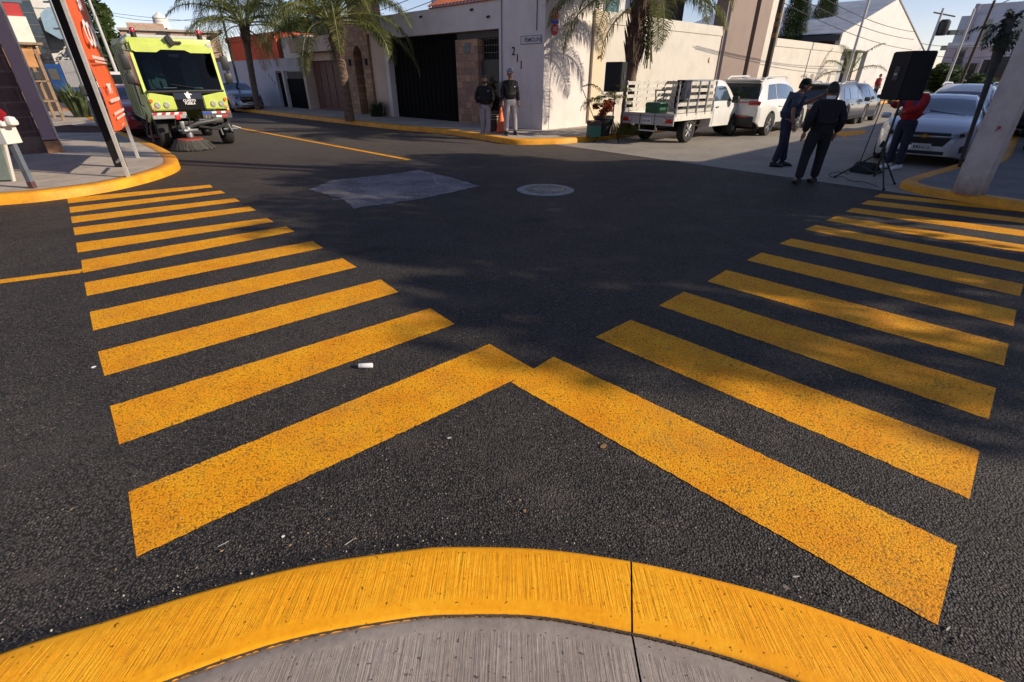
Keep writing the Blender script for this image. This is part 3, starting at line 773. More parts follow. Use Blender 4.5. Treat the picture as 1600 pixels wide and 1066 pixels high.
ww = thing('boundary_wall', 'long white boundary wall in shade with black gate and number 151 on the far left street', 'wall', (C0.x, C0.y, 0), RZA)
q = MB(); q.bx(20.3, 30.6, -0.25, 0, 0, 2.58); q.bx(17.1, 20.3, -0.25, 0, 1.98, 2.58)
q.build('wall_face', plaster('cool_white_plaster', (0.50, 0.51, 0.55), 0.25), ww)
MB().bx(19.25, 19.45, -0.22, 0.0, 0, 1.97).build('gate_post', WALLW, ww)
q = MB(); q.bx(17.12, 19.24, -0.2, -0.15, 0.1, 1.6)
for k in range(16): q.bx(17.16+k*0.13, 17.19+k*0.13, -0.19, -0.16, 1.6, 1.95)
q.build('gate', BLKG, ww)
MB().bx(19.46, 20.28, -0.2, -0.15, 0.1, 1.9).build('small_gate', BLKG, ww)
for k, ch in enumerate('151'): text('house_number', ch, 0.3, BLKG, ww, mA(21.2-k*0.28, 0.012, 1.75-k*0.2))
oh = thing('orange_house', 'orange-red upper storey with beige side rising behind the long white wall', 'house', (C0.x, C0.y, 0), RZA)
s0 = WA(360, 90, -3)[0]; s1 = WA(436, 88, -3)[0]; zt1 = WA(390, 64, -3)[1]
MB().bx(s1, s0, -8, -3, 0, zt1).build('orange_wall', ORANGEP, oh)
MB().bx(s1-0.05, s0, -8, -2.9, zt1, zt1+0.35).build('roof_edge', M('red_roof', (0.5, 0.07, 0.03), 0.7, var=0.2), oh)
s2 = WA(468, 88, -3)[0]
MB().bx(s2-1.0, s1-0.9, -8, -2.95, 0, zt1+0.0).build('beige_wall', plaster('pale_beige', (0.5, 0.46, 0.38), 0.1), oh)
MB().bx(s1-0.85, s1-0.02, -8, -3.2, 0, zt1-0.05).build('gap', M('gap_dark'), oh)
p_ = AT(523, 35, 33)
wt = MB(); wt.lathe([(0.02, 1.55), (0.25, 1.5), (0.62, 1.3), (0.66, 0.6), (0.66, 0.05), (0.6, 0)], n=20)
tag(wt.build('water_tank', BLACK, loc=(AT(510, 60, 33).x, 33, 3.7), smooth=True), 'black round water tank on the flat roof left of the stone tower', 'water tank')
st = MB().bx(AT(495,60,33).x, AT(530,60,33).x, 32, 36, 0, 3.69)
tag(st.build('roof_room', BEIGE), 'low beige roof building under the black water tank', 'building')

# unfinished brick building far left behind the sweeper
class FarFrame:
    """vertical plane through the ground point below (pxm, pref) at forward distance Y, facing the street junction"""
    def __init__(s, pxm, pref, Y, turn=0.0):
        p = AT(pxm, pref, Y); s.c = Vector((p.x, Y, 0))
        s.az = -math.atan2(p.x, Y) + turn
        s.u = Vector((math.cos(s.az), math.sin(s.az), 0)); s.n = Vector((-math.sin(s.az), math.cos(s.az), 0))
    def at(s, px, py):
        r = ray(px, py); t = s.c.dot(s.n)/r.dot(s.n); q = r*t
        return (q - s.c).dot(s.u), H + q.z
def farbox(name, label, cat, px0, px1, ptop, Y, depth, mat, pref=120, turn=0.0):
    fr_ = FarFrame((px0+px1)/2, pref, Y, turn)
    x0 = fr_.at(px0, pref)[0]; x1 = fr_.at(px1, pref)[0]; zt_ = fr_.at((px0+px1)/2, ptop)[1]
    t = thing(name, label, cat, fr_.c, fr_.az)
    MB().bx(x0, x1, 0, depth, 0, zt_).build('wall', mat, t)
    return t, fr_, (x0, x1, zt_)
BRK = brickmat('raw_brick', (0.46, 0.31, 0.22), (0.36, 0.24, 0.18), (0.40, 0.34, 0.30), 0.5, 0.2)
t, fr_, (xa, xb, z1) = farbox('unfinished_building', 'unfinished bare brick building with stair lines behind the sweeper truck', 'building', 200, 350, 50, 44, 9, BRK, 90)
for k, (px, py, ln) in enumerate(((236, 62, 3.0), (325, 62, 2.6))):
    a_, b_ = fr_.at(px, py)
    MB().box((a_, -0.06, b_), (ln, 0.1, 0.28), ry=R(-28)).build('stair_edge', M('opening_dark', (0.04, 0.03, 0.03), 0.9), t)
for (px, py) in ((256, 64), (206, 52), (262, 60)):
    a_, b_ = fr_.at(px, py); MB().bx(a_-0.25, a_+0.25, -0.05, 0.05, b_-0.35, b_+0.35).build('window', M('opening_dark'), t)
MB().bx(xa-0.1, xb+0.1, -0.2, 9, z1, z1+0.14).build('roof_slab', M('raw_concrete', (0.38, 0.33, 0.28), 0.9, var=0.25), t)
MB().bx(xa+0.5, xa+(xb-xa)*0.45, 1.5, 8, z1+0.14, z1+0.6).build('upper_wall', BRK, t)
wt = MB(); wt.lathe([(0.15, 1.3), (0.25, 1.2), (0.5, 1.05), (0.58, 0.9), (0.55, 0.87), (0.58, 0.5), (0.58, 0.03), (0.55, 0)], n=20)
wp = AT(252, 55, 46)
tag(wt.build('water_tank', M('tank_white', (0.7, 0.68, 0.63), 0.5, var=0.08), loc=(wp.x, 46.5, z1+0.15), smooth=True), 'white round water tank with lid on the unfinished brick building', 'water tank')

# far left: white hall with blue panel, dark glass strip, red shop
t, fr_, (xa, xb, z1) = farbox('white_hall', 'tall white ribbed hall with a pale blue faceted panel, far left behind the banner', 'building', 91, 152, -60, 46, 12, WALLG, 110)
q = MB()
for k in range(9): q.bx(xa, xb, -0.05, -0.005, 1.0+k*0.9, 1.05+k*0.9)
q.build('cladding_lines', M('rib_grey', (0.35, 0.34, 0.33), 0.7), t)
q = MB(); q.prism([fr_.at(*p) for p in [(64, 25), (75, 14), (95, 15), (112, 62), (95, 63), (72, 50)]], -1.6, -0.1, 'xz')
q.build('blue_panel', M('pale_blue_panel', (0.22, 0.32, 0.42), 0.4, var=0.15), t)
t, fr_, (xa, xb, z1) = farbox('glass_tower', 'dark glass-fronted building strip between the red shop and the white hall', 'building', 62, 91, -60, 43, 8, M('dark_glass_wall', (0.02, 0.035, 0.05), 0.15, var=0.5, vs=1, coat=0.6), 110)
for k in range(12): MB().bx(xa, xb, -0.04, -0.003, 0.6+k*0.75, 0.66+k*0.75).build('transom', M('mullion', (0.09, 0.09, 0.09), 0.5), t)
t, fr_, (xa, xb, z1) = farbox('red_shop', 'shop front with red upper wall and blank cream sign band behind the pink pillar', 'shop', 0, 58, -40, 27, 3, M('shop_red', (0.36, 0.02, 0.02), 0.6, var=0.15), 76)
zc0 = fr_.at(45, 74)[1]; zc1 = fr_.at(30, 27)[1]
MB().bx(xa-0.3, xb+0.05, -0.5, -0.01, zc0, zc1).build('sign_band', M('cream_sign', (0.68, 0.64, 0.56), 0.6, var=0.1), t)
a_, b_ = fr_.at(18, 0); MB().bx(a_-0.4, a_+0.35, -0.04, -0.002, b_-0.1, b_+0.9).build('window', GLASSB, t)
MB().bx(xa-0.3, xb+0.05, -0.52, -0.3, zc0-0.3, zc0-0.02).build('beam', M('orange_wood', (0.42, 0.20, 0.07), 0.7, var=0.3), t)
MB().bx(xa, xb, -0.03, -0.002, 0.1, zc0-0.4).build('shop_opening', M('opening_dark'), t)
# blue lorry body far left
bt = AT(95, 140, 40)
t = thing('blue_lorry', 'blue lorry with pale box body far away on the left', 'lorry', (bt.x, 40, 0))
x0 = AT(80, 130, 40).x - bt.x; x1 = AT(104, 130, 40).x - bt.x; x2 = AT(142, 130, 40).x - bt.x
q = MB(); q.bx(x0, x1, 0, 2.2, 0.7, 2.5, bev=0.08); q.build('cab', BLUEP, t)
q = MB(); q.bx(x0+0.15, x1-0.3, -0.02, 0.01, 1.5, 2.2); q.build('window', GLASS, t)
q = MB(); q.bx(x1+0.05, x2, 0, 2.3, 1.0, 2.75, bev=0.03); q.build('box_body', WPAINT, t)
q = MB(); q.bx(x1+0.05, x2, -0.03, 2.2, 0.65, 0.98); q.build('chassis', BLUEP, t)
for xx in (x0+0.5, x2-0.7):
    q = MB(); q.lathe([(0.2, -0.02), (0.45, -0.02), (0.45, 0.25), (0.2, 0.25)], (xx, 0.05, 0.45), n=18, axis='y'); q.build('wheel', RUB, t)
# ------------------------------------------------------------------ brick wall and pink pillar on the left corner
pb = G(97, 237, 0.143)
a = R(47)
lw = thing('brick_wall', 'dark brown block wall ending in a pink plastered pillar at the left edge', 'wall', (pb.x, pb.y, 0), RZB)
# local x along the wall (away), y inward
DK2 = brickmat('dark_brown_block_front', (0.105, 0.062, 0.055), (0.075, 0.045, 0.042), (0.15, 0.10, 0.09), 0.62, 0.30, msize=0.02)
MB().bx(-7.0, -0.25, 0.05, 0.3, 0.5, 4.6).build('block_face', DK2, lw)
MB().bx(-7.0, -0.25, -0.02, 0.3, 0.14, 0.5).build('plinth', M('plinth_brown', (0.16, 0.11, 0.09), 0.9, var=0.3, bump=0.5), lw)
MB().bx(-0.24, 0.0, -0.12, 0.34, 0.42, 5.2, bev=0.01).build('pillar', plaster('pinkish_plaster', (0.30, 0.22, 0.24), 0.35), lw)
MB().bx(-0.26, 0.04, -0.15, 0.36, 0.14, 0.40, bev=0.02).build('pillar_base', M('rusty_base', (0.33, 0.17, 0.09), 0.9, var=0.4, vs=8, bump=0.6), lw)
MB().bx(0.012, 0.05, -0.05, 0.3, 0.42, 5.2).build('sunlit_edge', WPAINT, lw)  # pale strip paints the sunlight on the pillar's side face

# ------------------------------------------------------------------ right-hand far buildings
GREYB = plaster('grey_render', (0.50, 0.51, 0.56), 0.3)
LIL = plaster('lilac_render', (0.38, 0.34, 0.41), 0.3)
def openings(t, lst, mat=None, name='window', dy=-0.04):
    for (a, b, c, d) in lst: MB().bx(a, b, dy, 0.01, c, d).build(name, mat or GLASS, t)
def wins(t, fr_, lst, mat=GLASS):
    for (px, py, hw, hh) in lst:
        a_, b_ = fr_.at(px, py); MB().bx(a_-hw, a_+hw, -0.05, 0.01, b_-hh, b_+hh).build('window', mat, t)
t, fr_, (xa, xb, z1) = farbox('grey_building', 'large grey building with stepped roofline, far right above the parked cars', 'building', 1471, 1720, 20, 62, 20, GREYB, 110)
MB().bx(fr_.at(1524, 20)[0], xb, 0.5, 18, z1, fr_.at(1560, 4)[1]).build('upper_wall', GREYB, t)
MB().bx(fr_.at(1524, 20)[0]-0.2, fr_.at(1524, 20)[0]+0.2, -0.3, 0, 0, fr_.at(1532, 6)[1]).build('downpipe', LIL, t)
wins(t, fr_, [(1488, 51, 0.5, 0.25), (1502, 51, 0.5, 0.25), (1478, 75, 0.5, 0.25), (1515, 51, 0.15, 0.7), (1540, 50, 0.25, 1.2), (1568, 48, 0.25, 1.2), (1590, 50, 0.3, 1.1), (1552, 70, 0.3, 0.8)])
t, fr_, (xa, xb, z1) = farbox('lilac_building', 'lilac-grey two-storey building in front of the large grey building', 'building', 1466, 1560, 68, 50, 9, LIL, 110)
wins(t, fr_, [(1512, 115, 0.4, 0.8), (1492, 110, 0.35, 0.7), (1500, 84, 0.35, 0.6)])
MB().bx(xa, xb+0.05, -0.25, 0, z1-0.3, z1+0.1).build('parapet', GREYB, t)
t, fr_, (xa, xb, z1) = farbox('cream_house', 'cream house with dark window openings behind the slanted pole at far right', 'house', 1524, 1640, 93, 44, 8, plaster('pale_cream', (0.58, 0.54, 0.46), 0.2), 120)
wins(t, fr_, [(1536, 110, 0.22, 0.75), (1545, 110, 0.22, 0.75), (1572, 104, 0.5, 0.7)])
MB().bx(xa, xb, -1.2, -0.01, z1-3.0, z1-2.8).build('balcony', M('terracotta', (0.45, 0.2, 0.12), 0.8), t)
MB().bx(xa+0.5, xb, -0.08, -0.01, 0, 2.0).build('lower_wall', M('dark_brown_wall'), t)
# low wall along the right side of the right street (casts the shade over the street)
rw = thing('street_wall', 'grey wall along the shaded right-hand pavement', 'wall', (C0.x, C0.y, 0), RZB)
MB().bx(-2.5, 26, -13.6, -13.3, 0, 3.9).build('wall_face', GREYB, rw)
# ------------------------------------------------------------------ plants
PALML = leafmat('palm_leaf', (0.04, 0.06, 0.015), (0.09, 0.11, 0.03), (0.20, 0.165, 0.05), 2.5)
PALMD = leafmat('palm_leaf_dry', (0.16, 0.10, 0.04), (0.28, 0.18, 0.07), (0.36, 0.26, 0.11), 5)
LEAF = leafmat('broad_leaf', (0.018, 0.035, 0.010), (0.045, 0.075, 0.018), (0.10, 0.13, 0.035), 1.5)
CYP = leafmat('cypress_leaf', (0.010, 0.020, 0.008), (0.022, 0.040, 0.012), (0.045, 0.06, 0.02), 3)
BARK = M('palm_bark', (0.15, 0.105, 0.075), 0.9, var=0.45, vs=14, bump=0.9, bs=40)
BOOT = M('palm_boot_fibre', (0.12, 0.075, 0.05), 0.95, var=0.5, vs=18, bump=1.0, bs=60)
def frond(mb, base, az, el, L, droop, nl=46, ll=0.55, rach=None, rnd=random):
    """arching rachis with two rows of hanging leaflets"""
    d = Vector((math.cos(az), math.sin(az), 0)); pts = []
    p = Vector(base); e = el; n = 16
    for i in range(n+1):
        pts.append(p.copy()); stp = L/n
        p = p + (d*math.cos(e) + Vector((0, 0, math.sin(e))))*stp
        e -= droop/n*(0.5+1.0*i/n)
    if rach is not None: rach.tube(pts, [0.030*(1-0.85*i/n)+0.004 for i in range(n+1)], 5, cap=False)
    side = Vector((-d.y, d.x, 0))
    for k in range(nl):
        f = 0.16 + 0.84*k/(nl-1); i = min(int(f*n), n-1); q = pts[i].lerp(pts[i+1], f*n-i)
        t = (pts[i+1]-pts[i]).normalized(); up = side.cross(t)
        if up.z < 0: up = -up
        l = ll*(math.sin(PI*min(1, f*0.9+0.12))**0.6)*rnd.uniform(0.8, 1.1)
        for sgn in (-1, 1):
            dirv = (side*sgn*rnd.uniform(0.75, 1.0) + t*rnd.uniform(0.45, 0.8) + up*rnd.uniform(-0.1, 0.35)).normalized()
            a = q; b = q + dirv*l*0.5; c = b + (dirv*0.55 + Vector((0, 0, -rnd.uniform(0.5, 1.0)))).normalized()*l*0.5
            wv = t*0.012 + up*0.002
            v = [mb.bm.verts.new(a-wv*0.6), mb.bm.verts.new(a+wv*0.6), mb.bm.verts.new(b+wv), mb.bm.verts.new(b-wv), mb.bm.verts.new(c)]
            mb.bm.faces.new((v[0], v[1], v[2], v[3])); mb.bm.faces.new((v[3], v[2], v[4]))
    return pts
def palm(label, base, top, r0, r1, nf, L, seed, ll=0.55, els=(0.1, 1.2), droop=1.9, boots=0.0, dry=3, fruit=False, azs=None, cat='palm tree', bulge=0.0, nl=46, group='street palms'):
    rnd = random.Random(seed)
    t = thing('palm_tree', label, cat, base, 0, group)
    top = Vector(top) - Vector(base)
    q = MB(); n = 22; pts = []; rs = []
    for i in range(n+1):
        f = i/n; p = Vector((top.x*f*f*0.6+top.x*0.4*f, top.y*f, top.z*f)); pts.append(p)
        r = r0 + (r1-r0)*f + 0.012*(i % 2)
        if bulge and f > 0.5: r += bulge*math.sin(PI*min(1, (f-0.5)/0.45))
        rs.append(r)
    q.tube(pts, rs, 12); q.build('trunk', BARK, t, smooth=True)
    if boots:
        q = MB(); H_ = top.z
        for k in range(70):
            f = 1 - boots*rnd.random(); i = min(int(f*n), n-1); p = pts[i]; a = rnd.uniform(0, 2*PI); rr = rs[i]
            o_ = Vector((math.cos(a), math.sin(a), 0))
            ln = rnd.uniform(0.2, 0.5)
            q.tube([p+o_*rr*0.8, p+o_*(rr+0.03)+Vector((0, 0, ln*0.4)), p+o_*(rr+0.05+ln*0.15)+Vector((0, 0, ln))], [0.05, 0.035, 0.008], 5)
        for k in range(500):
            f = 1 - boots*rnd.random(); i = min(int(f*n), n-1); p = pts[i]; a = rnd.uniform(0, 2*PI); rr = rs[i]*0.95
            o_ = Vector((math.cos(a), math.sin(a), 0)); s_ = Vector((-o_.y, o_.x, 0))*0.02
            z_ = Vector((rnd.uniform(-.04, .04), rnd.uniform(-.04, .04), -rnd.uniform(0.10, 0.35)))
            b = p+o_*rr; q.poly([b-s_, b+s_, b+z_+o_*rnd.uniform(0.01, 0.07)])
        q.build('old_boots', BOOT, t, recalc=False)
    g = MB(); dr_ = MB(); rc = MB()
    for k in range(nf):
        az = (azs[k] if azs else (k*2.399 + rnd.uniform(-0.3, 0.3))); f = k/max(1, nf-1)
        el = els[0] + (els[1]-els[0])*f + rnd.uniform(-0.1, 0.1)
        bz = top + Vector((math.cos(az)*r1*0.8, math.sin(az)*r1*0.8, rnd.uniform(-0.1, 0.15)))
        frond(g, bz, az, el, L*rnd.uniform(0.85, 1.08), droop*rnd.uniform(0.8, 1.15), nl, ll, rc, rnd)
    for k in range(dry):
        az = rnd.uniform(0, 2*PI)
        frond(dr_, top+Vector((0, 0, -0.15)), az, rnd.uniform(-0.7, 0.0), L*0.62, 1.5, int(nl*0.6), ll*0.8, rc, rnd)
    g.build('crown', PALML, t, recalc=False)
    if dry: dr_.build('dry_fronds', PALMD, t, recalc=False)
    else: dr_.bm.free()
    rc.build('frond_stalks', M('frond_stalk', (0.16, 0.17, 0.05), 0.5, var=0.3, vs=5), t, smooth=True)
    if fruit:
        q = MB(); b = top + Vector((0.22, -0.15, -0.35))
        for k in range(220):
            a = rnd.uniform(0, 2*PI); h = rnd.random(); rr = 0.16*math.sin(PI*(0.15+0.8*h))*rnd.random()**0.5
            p = b + Vector((0.12*h + rr*math.cos(a), rr*math.sin(a), -h*1.15))
            q.box(p, (0.035, 0.035, 0.045), rz=a, rx=a)
        for k in range(14):
            a = rnd.uniform(-0.2, 0.2)
            q.tube([b, b+Vector((0.1+a*0.4, a*0.3, -0.6)), b+Vector((0.12+a, a*0.5, -1.2-rnd.random()*0.25))], 0.012, 4)
        q.build('seed_cluster', M('seed_green', (0.07, 0.07, 0.025), 0.8, var=0.4, vs=20), t, recalc=False)
    return t
def leafblob(mb, c, rad, n, rnd, sz=0.12, squash=(1, 1, 1), clumps=9):
    cs = []
    for k in range(clumps):
        v = Vector((rnd.gauss(0, 1), rnd.gauss(0, 1), rnd.gauss(0, 1))).normalized()*rnd.uniform(0.3, 0.85)
        cs.append((v, rnd.uniform(0.28, 0.5)))
    for k in range(n):
        v, r_ = rnd.choice(cs)
        w_ = Vector((rnd.gauss(0, 1), rnd.gauss(0, 1), rnd.gauss(0, 1))).normalized()*r_*(rnd.random()**0.35)
        q = (v + w_)*rad; p = Vector(c) + Vector((q.x*squash[0], q.y*squash[1], q.z*squash[2]))
        a = Vector((rnd.uniform(-1, 1), rnd.uniform(-1, 1), rnd.uniform(-.6, .6))).normalized(); b = a.orthogonal().normalized()
        s_ = sz*rnd.uniform(0.6, 1.2)
        mb.poly([p-a*s_, p+b*s_*0.45, p+a*s_, p-b*s_*0.45])
def tree(label, base, trunk_h, crown_c, rad, n, seed, name='tree', sz=0.12, squash=(1, 1, 1), mat=None, cat='tree', group=None, clumps=9, tr=0.14):
    rnd = random.Random(seed); t = thing(name, label, cat, base, 0, group)
    cc = Vector(crown_c) - Vector(base)
    q = MB(); q.tube([(0, 0, 0), (0.05, 0.02, trunk_h*0.5), (cc.x*0.3, cc.y*0.3, trunk_h)], [tr, tr*0.8, tr*0.6], 8)
    for k in range(6):
        a = k*1.05; e = cc + Vector((math.cos(a)*rad*0.55*squash[0], math.sin(a)*rad*0.55*squash[1], rnd.uniform(-0.2, 0.5)*rad*squash[2]))
        s_ = Vector((cc.x*0.3, cc.y*0.3, trunk_h)); q.tube([s_, s_.lerp(e, 0.5)+Vector((0, 0, 0.1)), e], [tr*0.5, tr*0.3, tr*0.08], 6)
    q.build('trunk', M('tree_bark', (0.10, 0.075, 0.055), 0.9, var=0.4, vs=12, bump=0.8), t, smooth=True)
    q = MB(); leafblob(q, cc, rad, n, rnd, sz, squash, clumps); q.build('crown', mat or LEAF, t, recalc=False)
    return t
def up(p, z): return (p[0], p[1], z)

pb3 = G(975, 209, 0.14); tp = AT(1002, -6, pb3.y)
palm('big palm with bulging fibrous trunk and hanging seed cluster before the cream wall', pb3, (tp.x, pb3.y, tp.z), 0.16, 0.17, 36, 3.2, 3, ll=0.75, els=(0.15, 1.4), droop=1.8, boots=0.45, dry=1, fruit=True, bulge=0.05, nl=92)
pb2 = G(547, 189, 0.14); tp = AT(520, 34, pb2.y)
palm('street palm with thick dark trunk in front of the stone tower', pb2, (tp.x, pb2.y, tp.z), 0.19, 0.20, 34, 3.6, 11, ll=0.8, els=(0.05, 1.4), droop=2.0, boots=0.28, dry=0, nl=84)
pb1 = G(404, 172, 0.14); tp = AT(382, 40, pb1.y)
palm('slim street palm with pale trunk near the parked grey car and the orange house', pb1, (tp.x, pb1.y, tp.z), 0.14, 0.15, 30, 3.8, 5, ll=0.9, els=(0.1, 1.4), droop=2.1, boots=0.15, dry=3, nl=80)
s_, z_ = WB(1308, 165, 1.5); pb = FB(s_, 1.5, 0.14); zt2 = WB(1322, 116, 1.5)[1]
palm('small young palm with few fronds beside the pale lamp post, behind the men', pb, (pb.x+0.15, pb.y, zt2), 0.09, 0.08, 7, 2.3, 9, ll=0.5, els=(0.35, 1.3), droop=1.3, dry=0, nl=40, azs=[PI*1.0, 0.05, PI*0.62, PI*0.35, PI*1.35, PI*0.5, -0.6])

# cypresses behind the wall
for (px, lab) in ((1238, 'dark slim cypress behind the cream wall, left of the pair'), (1280, 'dark slim cypress behind the cream wall, right of the pair')):
    s_, z_ = WB(px, 55, -3.0); b = FB(s_, -3.0, 0)
    rnd = random.Random(px); t = thing('cypress_tree', lab, 'cypress', b, 0, 'cypresses behind the wall')
    MB().tube([(0, 0, 0), (0, 0, 5)], [0.14, 0.05], 8).build('trunk', M('tree_bark'), t)
    q = MB()
    for k in range(30000):
        h = rnd.random()**1.1; z = 1.0 + 10.0*h; r_ = 0.95*min(1, 1.35-h)*(0.92+0.08*math.sin(z*5+px))*rnd.random()**0.3; a = rnd.uniform(0, 2*PI)
        p = Vector((r_*math.cos(a), r_*math.sin(a), z)); sz = rnd.uniform(0.04, 0.09); s1 = Vector((math.sin(a), -math.cos(a), 0))*sz*0.35
        q.poly([p-s1, p+s1, p+Vector((math.cos(a)*0.05, math.sin(a)*0.05, sz*1.8))])
    q.build('crown', CYP, t, recalc=False)
# distant trees
tree('grey-green tree far behind the orange banner', up(AT(160, 120, 42), 0), 2.2, AT(160, 72, 42), 2.6, 3000, 21, sz=0.22, squash=(0.8, 0.8, 1.15))
tree('small dense tree far left under the first, beside the white lorry', up(AT(178, 120, 46), 0), 1.0, AT(182, 105, 46), 2.4, 2200, 22, sz=0.22)
tree('bright leafy tree behind the parked cars, right of the black loudspeaker', up(AT(1466, 130, 40), 0), 1.4, AT(1468, 124, 40), 1.5, 4200, 23, sz=0.16, clumps=12)
tree('low leafy tree in front of the lilac building', up(AT(1510, 130, 36), 0), 1.2, AT(1514, 142, 36), 1.3, 3200, 24, sz=0.15, clumps=10)
tree('tree top showing above the beige house roof, far behind', up(AT(475, 100, 48), 0), 3.0, AT(472, 50, 48), 2.0, 1600, 25, sz=0.2)
# shading trees to the right of the view (they stand on the right-hand corner)
SH = 'broad-leaved trees along the right-hand corner'
for k, (x, y, z, r_, n, lab) in enumerate([
        (12.2, 2.6, 5.9, 2.5, 8500, 'nearest shade tree on the right-hand corner, casting dapples on the right crossing'),
        (13.5, 6.4, 6.2, 2.9, 13000, 'second dense shade tree on the right-hand corner'),
        (15.5, -0.2, 6.3, 1.7, 2200, 'thin high tree at the far right side of the corner'),
        (10.8, 5.6, 4.6, 2.2, 8000, 'dense shade tree closest to the concrete pole'),
        (9.1, 6.7, 11.4, 1.7, 7000, 'very tall unseen tree added on the right-hand corner to shade the left pillar')]):  # last tree is added out of view so its crown shades the pillar
    tree(lab, (x, y, 0.11), max(2.4, z-3), (x, y, z), r_, n, 40+k, sz=0.15, group=SH, clumps=14)

# ------------------------------------------------------------------ poles, wires
def pole(name, label, cat, base, h, r0, r1, mat, parts=None, lean=(0, 0)):
    t = thing(name, label, cat, base)
    MB().tube([(0, 0, 0), (lean[0], lean[1], h)], [r0, r1], 14).build('shaft', mat, t, smooth=True)
    return t
s_, z_ = WB(1193, 131, 1.75); b = FB(s_, 1.75, 0.14)
t = pole('utility_pole', 'dark brown pole with faded yellow bands rising behind the white SUV', 'pole', b, 8.0, 0.13, 0.11, M('dark_pole', (0.035, 0.022, 0.015), 0.7, var=0.3, vs=6))
for z in (3.05, 3.45, 3.75): MB().lathe([(0.128, z), (0.128, z+0.18)], n=16, cap=False).build('yellow_band', M('band_yellow', (0.16, 0.09, 0.02), 0.7, var=0.4, vs=20), t)
s_, z_ = WB(1314, 148, 1.9); b = FB(s_, 1.9, 0.14)
t = pole('lamp_post', 'slim pale grey lamp post beside the small young palm', 'lamp post', b, 8.2, 0.075, 0.06, M('pale_pole', (0.42, 0.42, 0.42), 0.5, var=0.12))
MB().tube([(0, 0, 8.1), (0.5, -0.8, 8.7), (0.9, -1.6, 8.8)], 0.04, 8).build('arm', M('pale_pole'), t)
MB().box((1.0, -1.8, 8.78), (0.2, 0.5, 0.1), rz=0.5, bev=0.03).build('lamp_head', M('pale_pole'), t)
s_, z_ = WA(376, 146, 1.9); b = FA(s_, 1.9, 0.14)
pole('street_pole', 'thin dark green pole in front of the orange house, left of the slim palm', 'pole', b, 8.5, 0.06, 0.05, M('green_pole', (0.02, 0.07, 0.035), 0.5))
# concrete pole right
b = G(1512, 302, 0.11)
t = thing('concrete_pole', 'thick tapering pale concrete pole on the yellow-edged corner at far right', 'pole', b)
cpm = NT('pole_concrete')
_n = cpm.noise(3, 6, 0.7); _sx = cpm.t.nodes.new('ShaderNodeSeparateXYZ'); cpm.l(cpm.co, _sx.inputs[0])
_c = cpm.ramp(_n.outputs[0], [(0.3, (0.40, 0.36, 0.34)), (0.5, (0.50, 0.46, 0.43)), (0.7, (0.58, 0.54, 0.51))])
_w = cpm.math('ADD', _sx.outputs[2], cpm.math('MULTIPLY', cpm.noise(9, 5, 0.8).outputs[0], 0.55))
_c = cpm.mix(cpm.ramp(_w, [(0.25, 0.85), (0.6, 0.0)]), _c, (0.22, 0.12, 0.08))
cpm.color(_c); cpm.rough(0.85); cpm.bump(cpm.noise(45, 5, 0.7).outputs[0], 0.35, 0.008)
q = MB(); q.tube([(0, 0, 0), (0, 0, 9)], [0.205, 0.13], 8); q.build('shaft', cpm.m, t)
q = MB(); q.box((-0.13, -0.17, 0.95), (0.035, 0.01, 0.04), rz=R(-35)); q.box((-0.14, -0.165, 0.93), (0.012, 0.014, 0.07), rz=R(-35), ry=0.4)
q.build('red_mark', M('faded_red', (0.35, 0.06, 0.06), 0.7, var=0.3, vs=30), t)
# slanted dark trunk with fronds at its top
b = G(1498, 262, 0.11); tp = AT(1578, 30, b.y)
t = thing('slender_tree', 'slender dark leaning trunk with a ragged leafy top, left of the concrete pole', 'tree', b)
v = tp - b
q = MB(); q.tube([(0, 0, 0), v*0.3, v*0.62, v*0.8, v], [0.03, 0.035, 0.05, 0.085, 0.075], 8); q.build('trunk', M('dark_bark', (0.07, 0.065, 0.06), 0.9, var=0.4, vs=10, bump=0.7), t, smooth=True)
q = MB(); rnd = random.Random(3)
for k in range(10): frond(q, v + Vector((0, 0, rnd.uniform(-0.25, 0.05))), k*2.4, rnd.uniform(-0.7, 0.9), rnd.uniform(0.35, 0.6), 1.6, 18, 0.22, None, rnd)
leafblob(q, v*0.95, 0.30, 260, rnd, 0.06, (0.5, 0.5, 1.3), 6)
q.build('crown', leafmat('dusty_leaf', (0.02, 0.03, 0.015), (0.04, 0.05, 0.025), (0.08, 0.08, 0.05), 4), t, recalc=False)
# far poles
b = up(AT(186, 120, 38), 0)
t = pole('utility_pole', 'pale leaning utility pole far left between the tree and the sweeper roof', 'pole', b, 8.5, 0.11, 0.07, M('pale_pole'), lean=(-0.3, 0))
MB().box((-0.25, 0, 7.0), (1.6, 0.08, 0.08)).build('crossarm', M('pale_pole'), t)
b = up(AT(1432, 130, 55), 0)
t = pole('utility_pole', 'distant utility pole with dark transformer can above the loudspeaker', 'pole', b, 7.4, 0.14, 0.10, M('pale_pole'))
MB().lathe([(0.4, 5.2), (0.5, 5.4), (0.5, 6.3), (0.3, 6.5)], (0.62, 0, 0), n=14).build('transformer', BLACK, t, smooth=True)
MB().box((0.3, 0, 6.9), (2.2, 0.1, 0.1), ry=0.15).build('crossarm', M('dark_pole'), t)
b = up(AT(1500, 130, 34), 0)
t = pole('utility_pole', 'thin dark utility pole with pale arm before the lilac building', 'pole', b, 5.6, 0.10, 0.07, M('dark_pole'), lean=(0.1, 0))
MB().tube([(0.05, 0, 5.2), (1.2, -0.5, 5.9)], 0.03, 6).build('arm', M('pale_pole'), t)
b = up(AT(1478, 130, 34), 0)
pole('utility_pole', 'thin pale utility pole before the lilac building, left of the dark one', 'pole', b, 5.2, 0.08, 0.06, M('pale_pole'))
b = G(155, 200, 0.14)
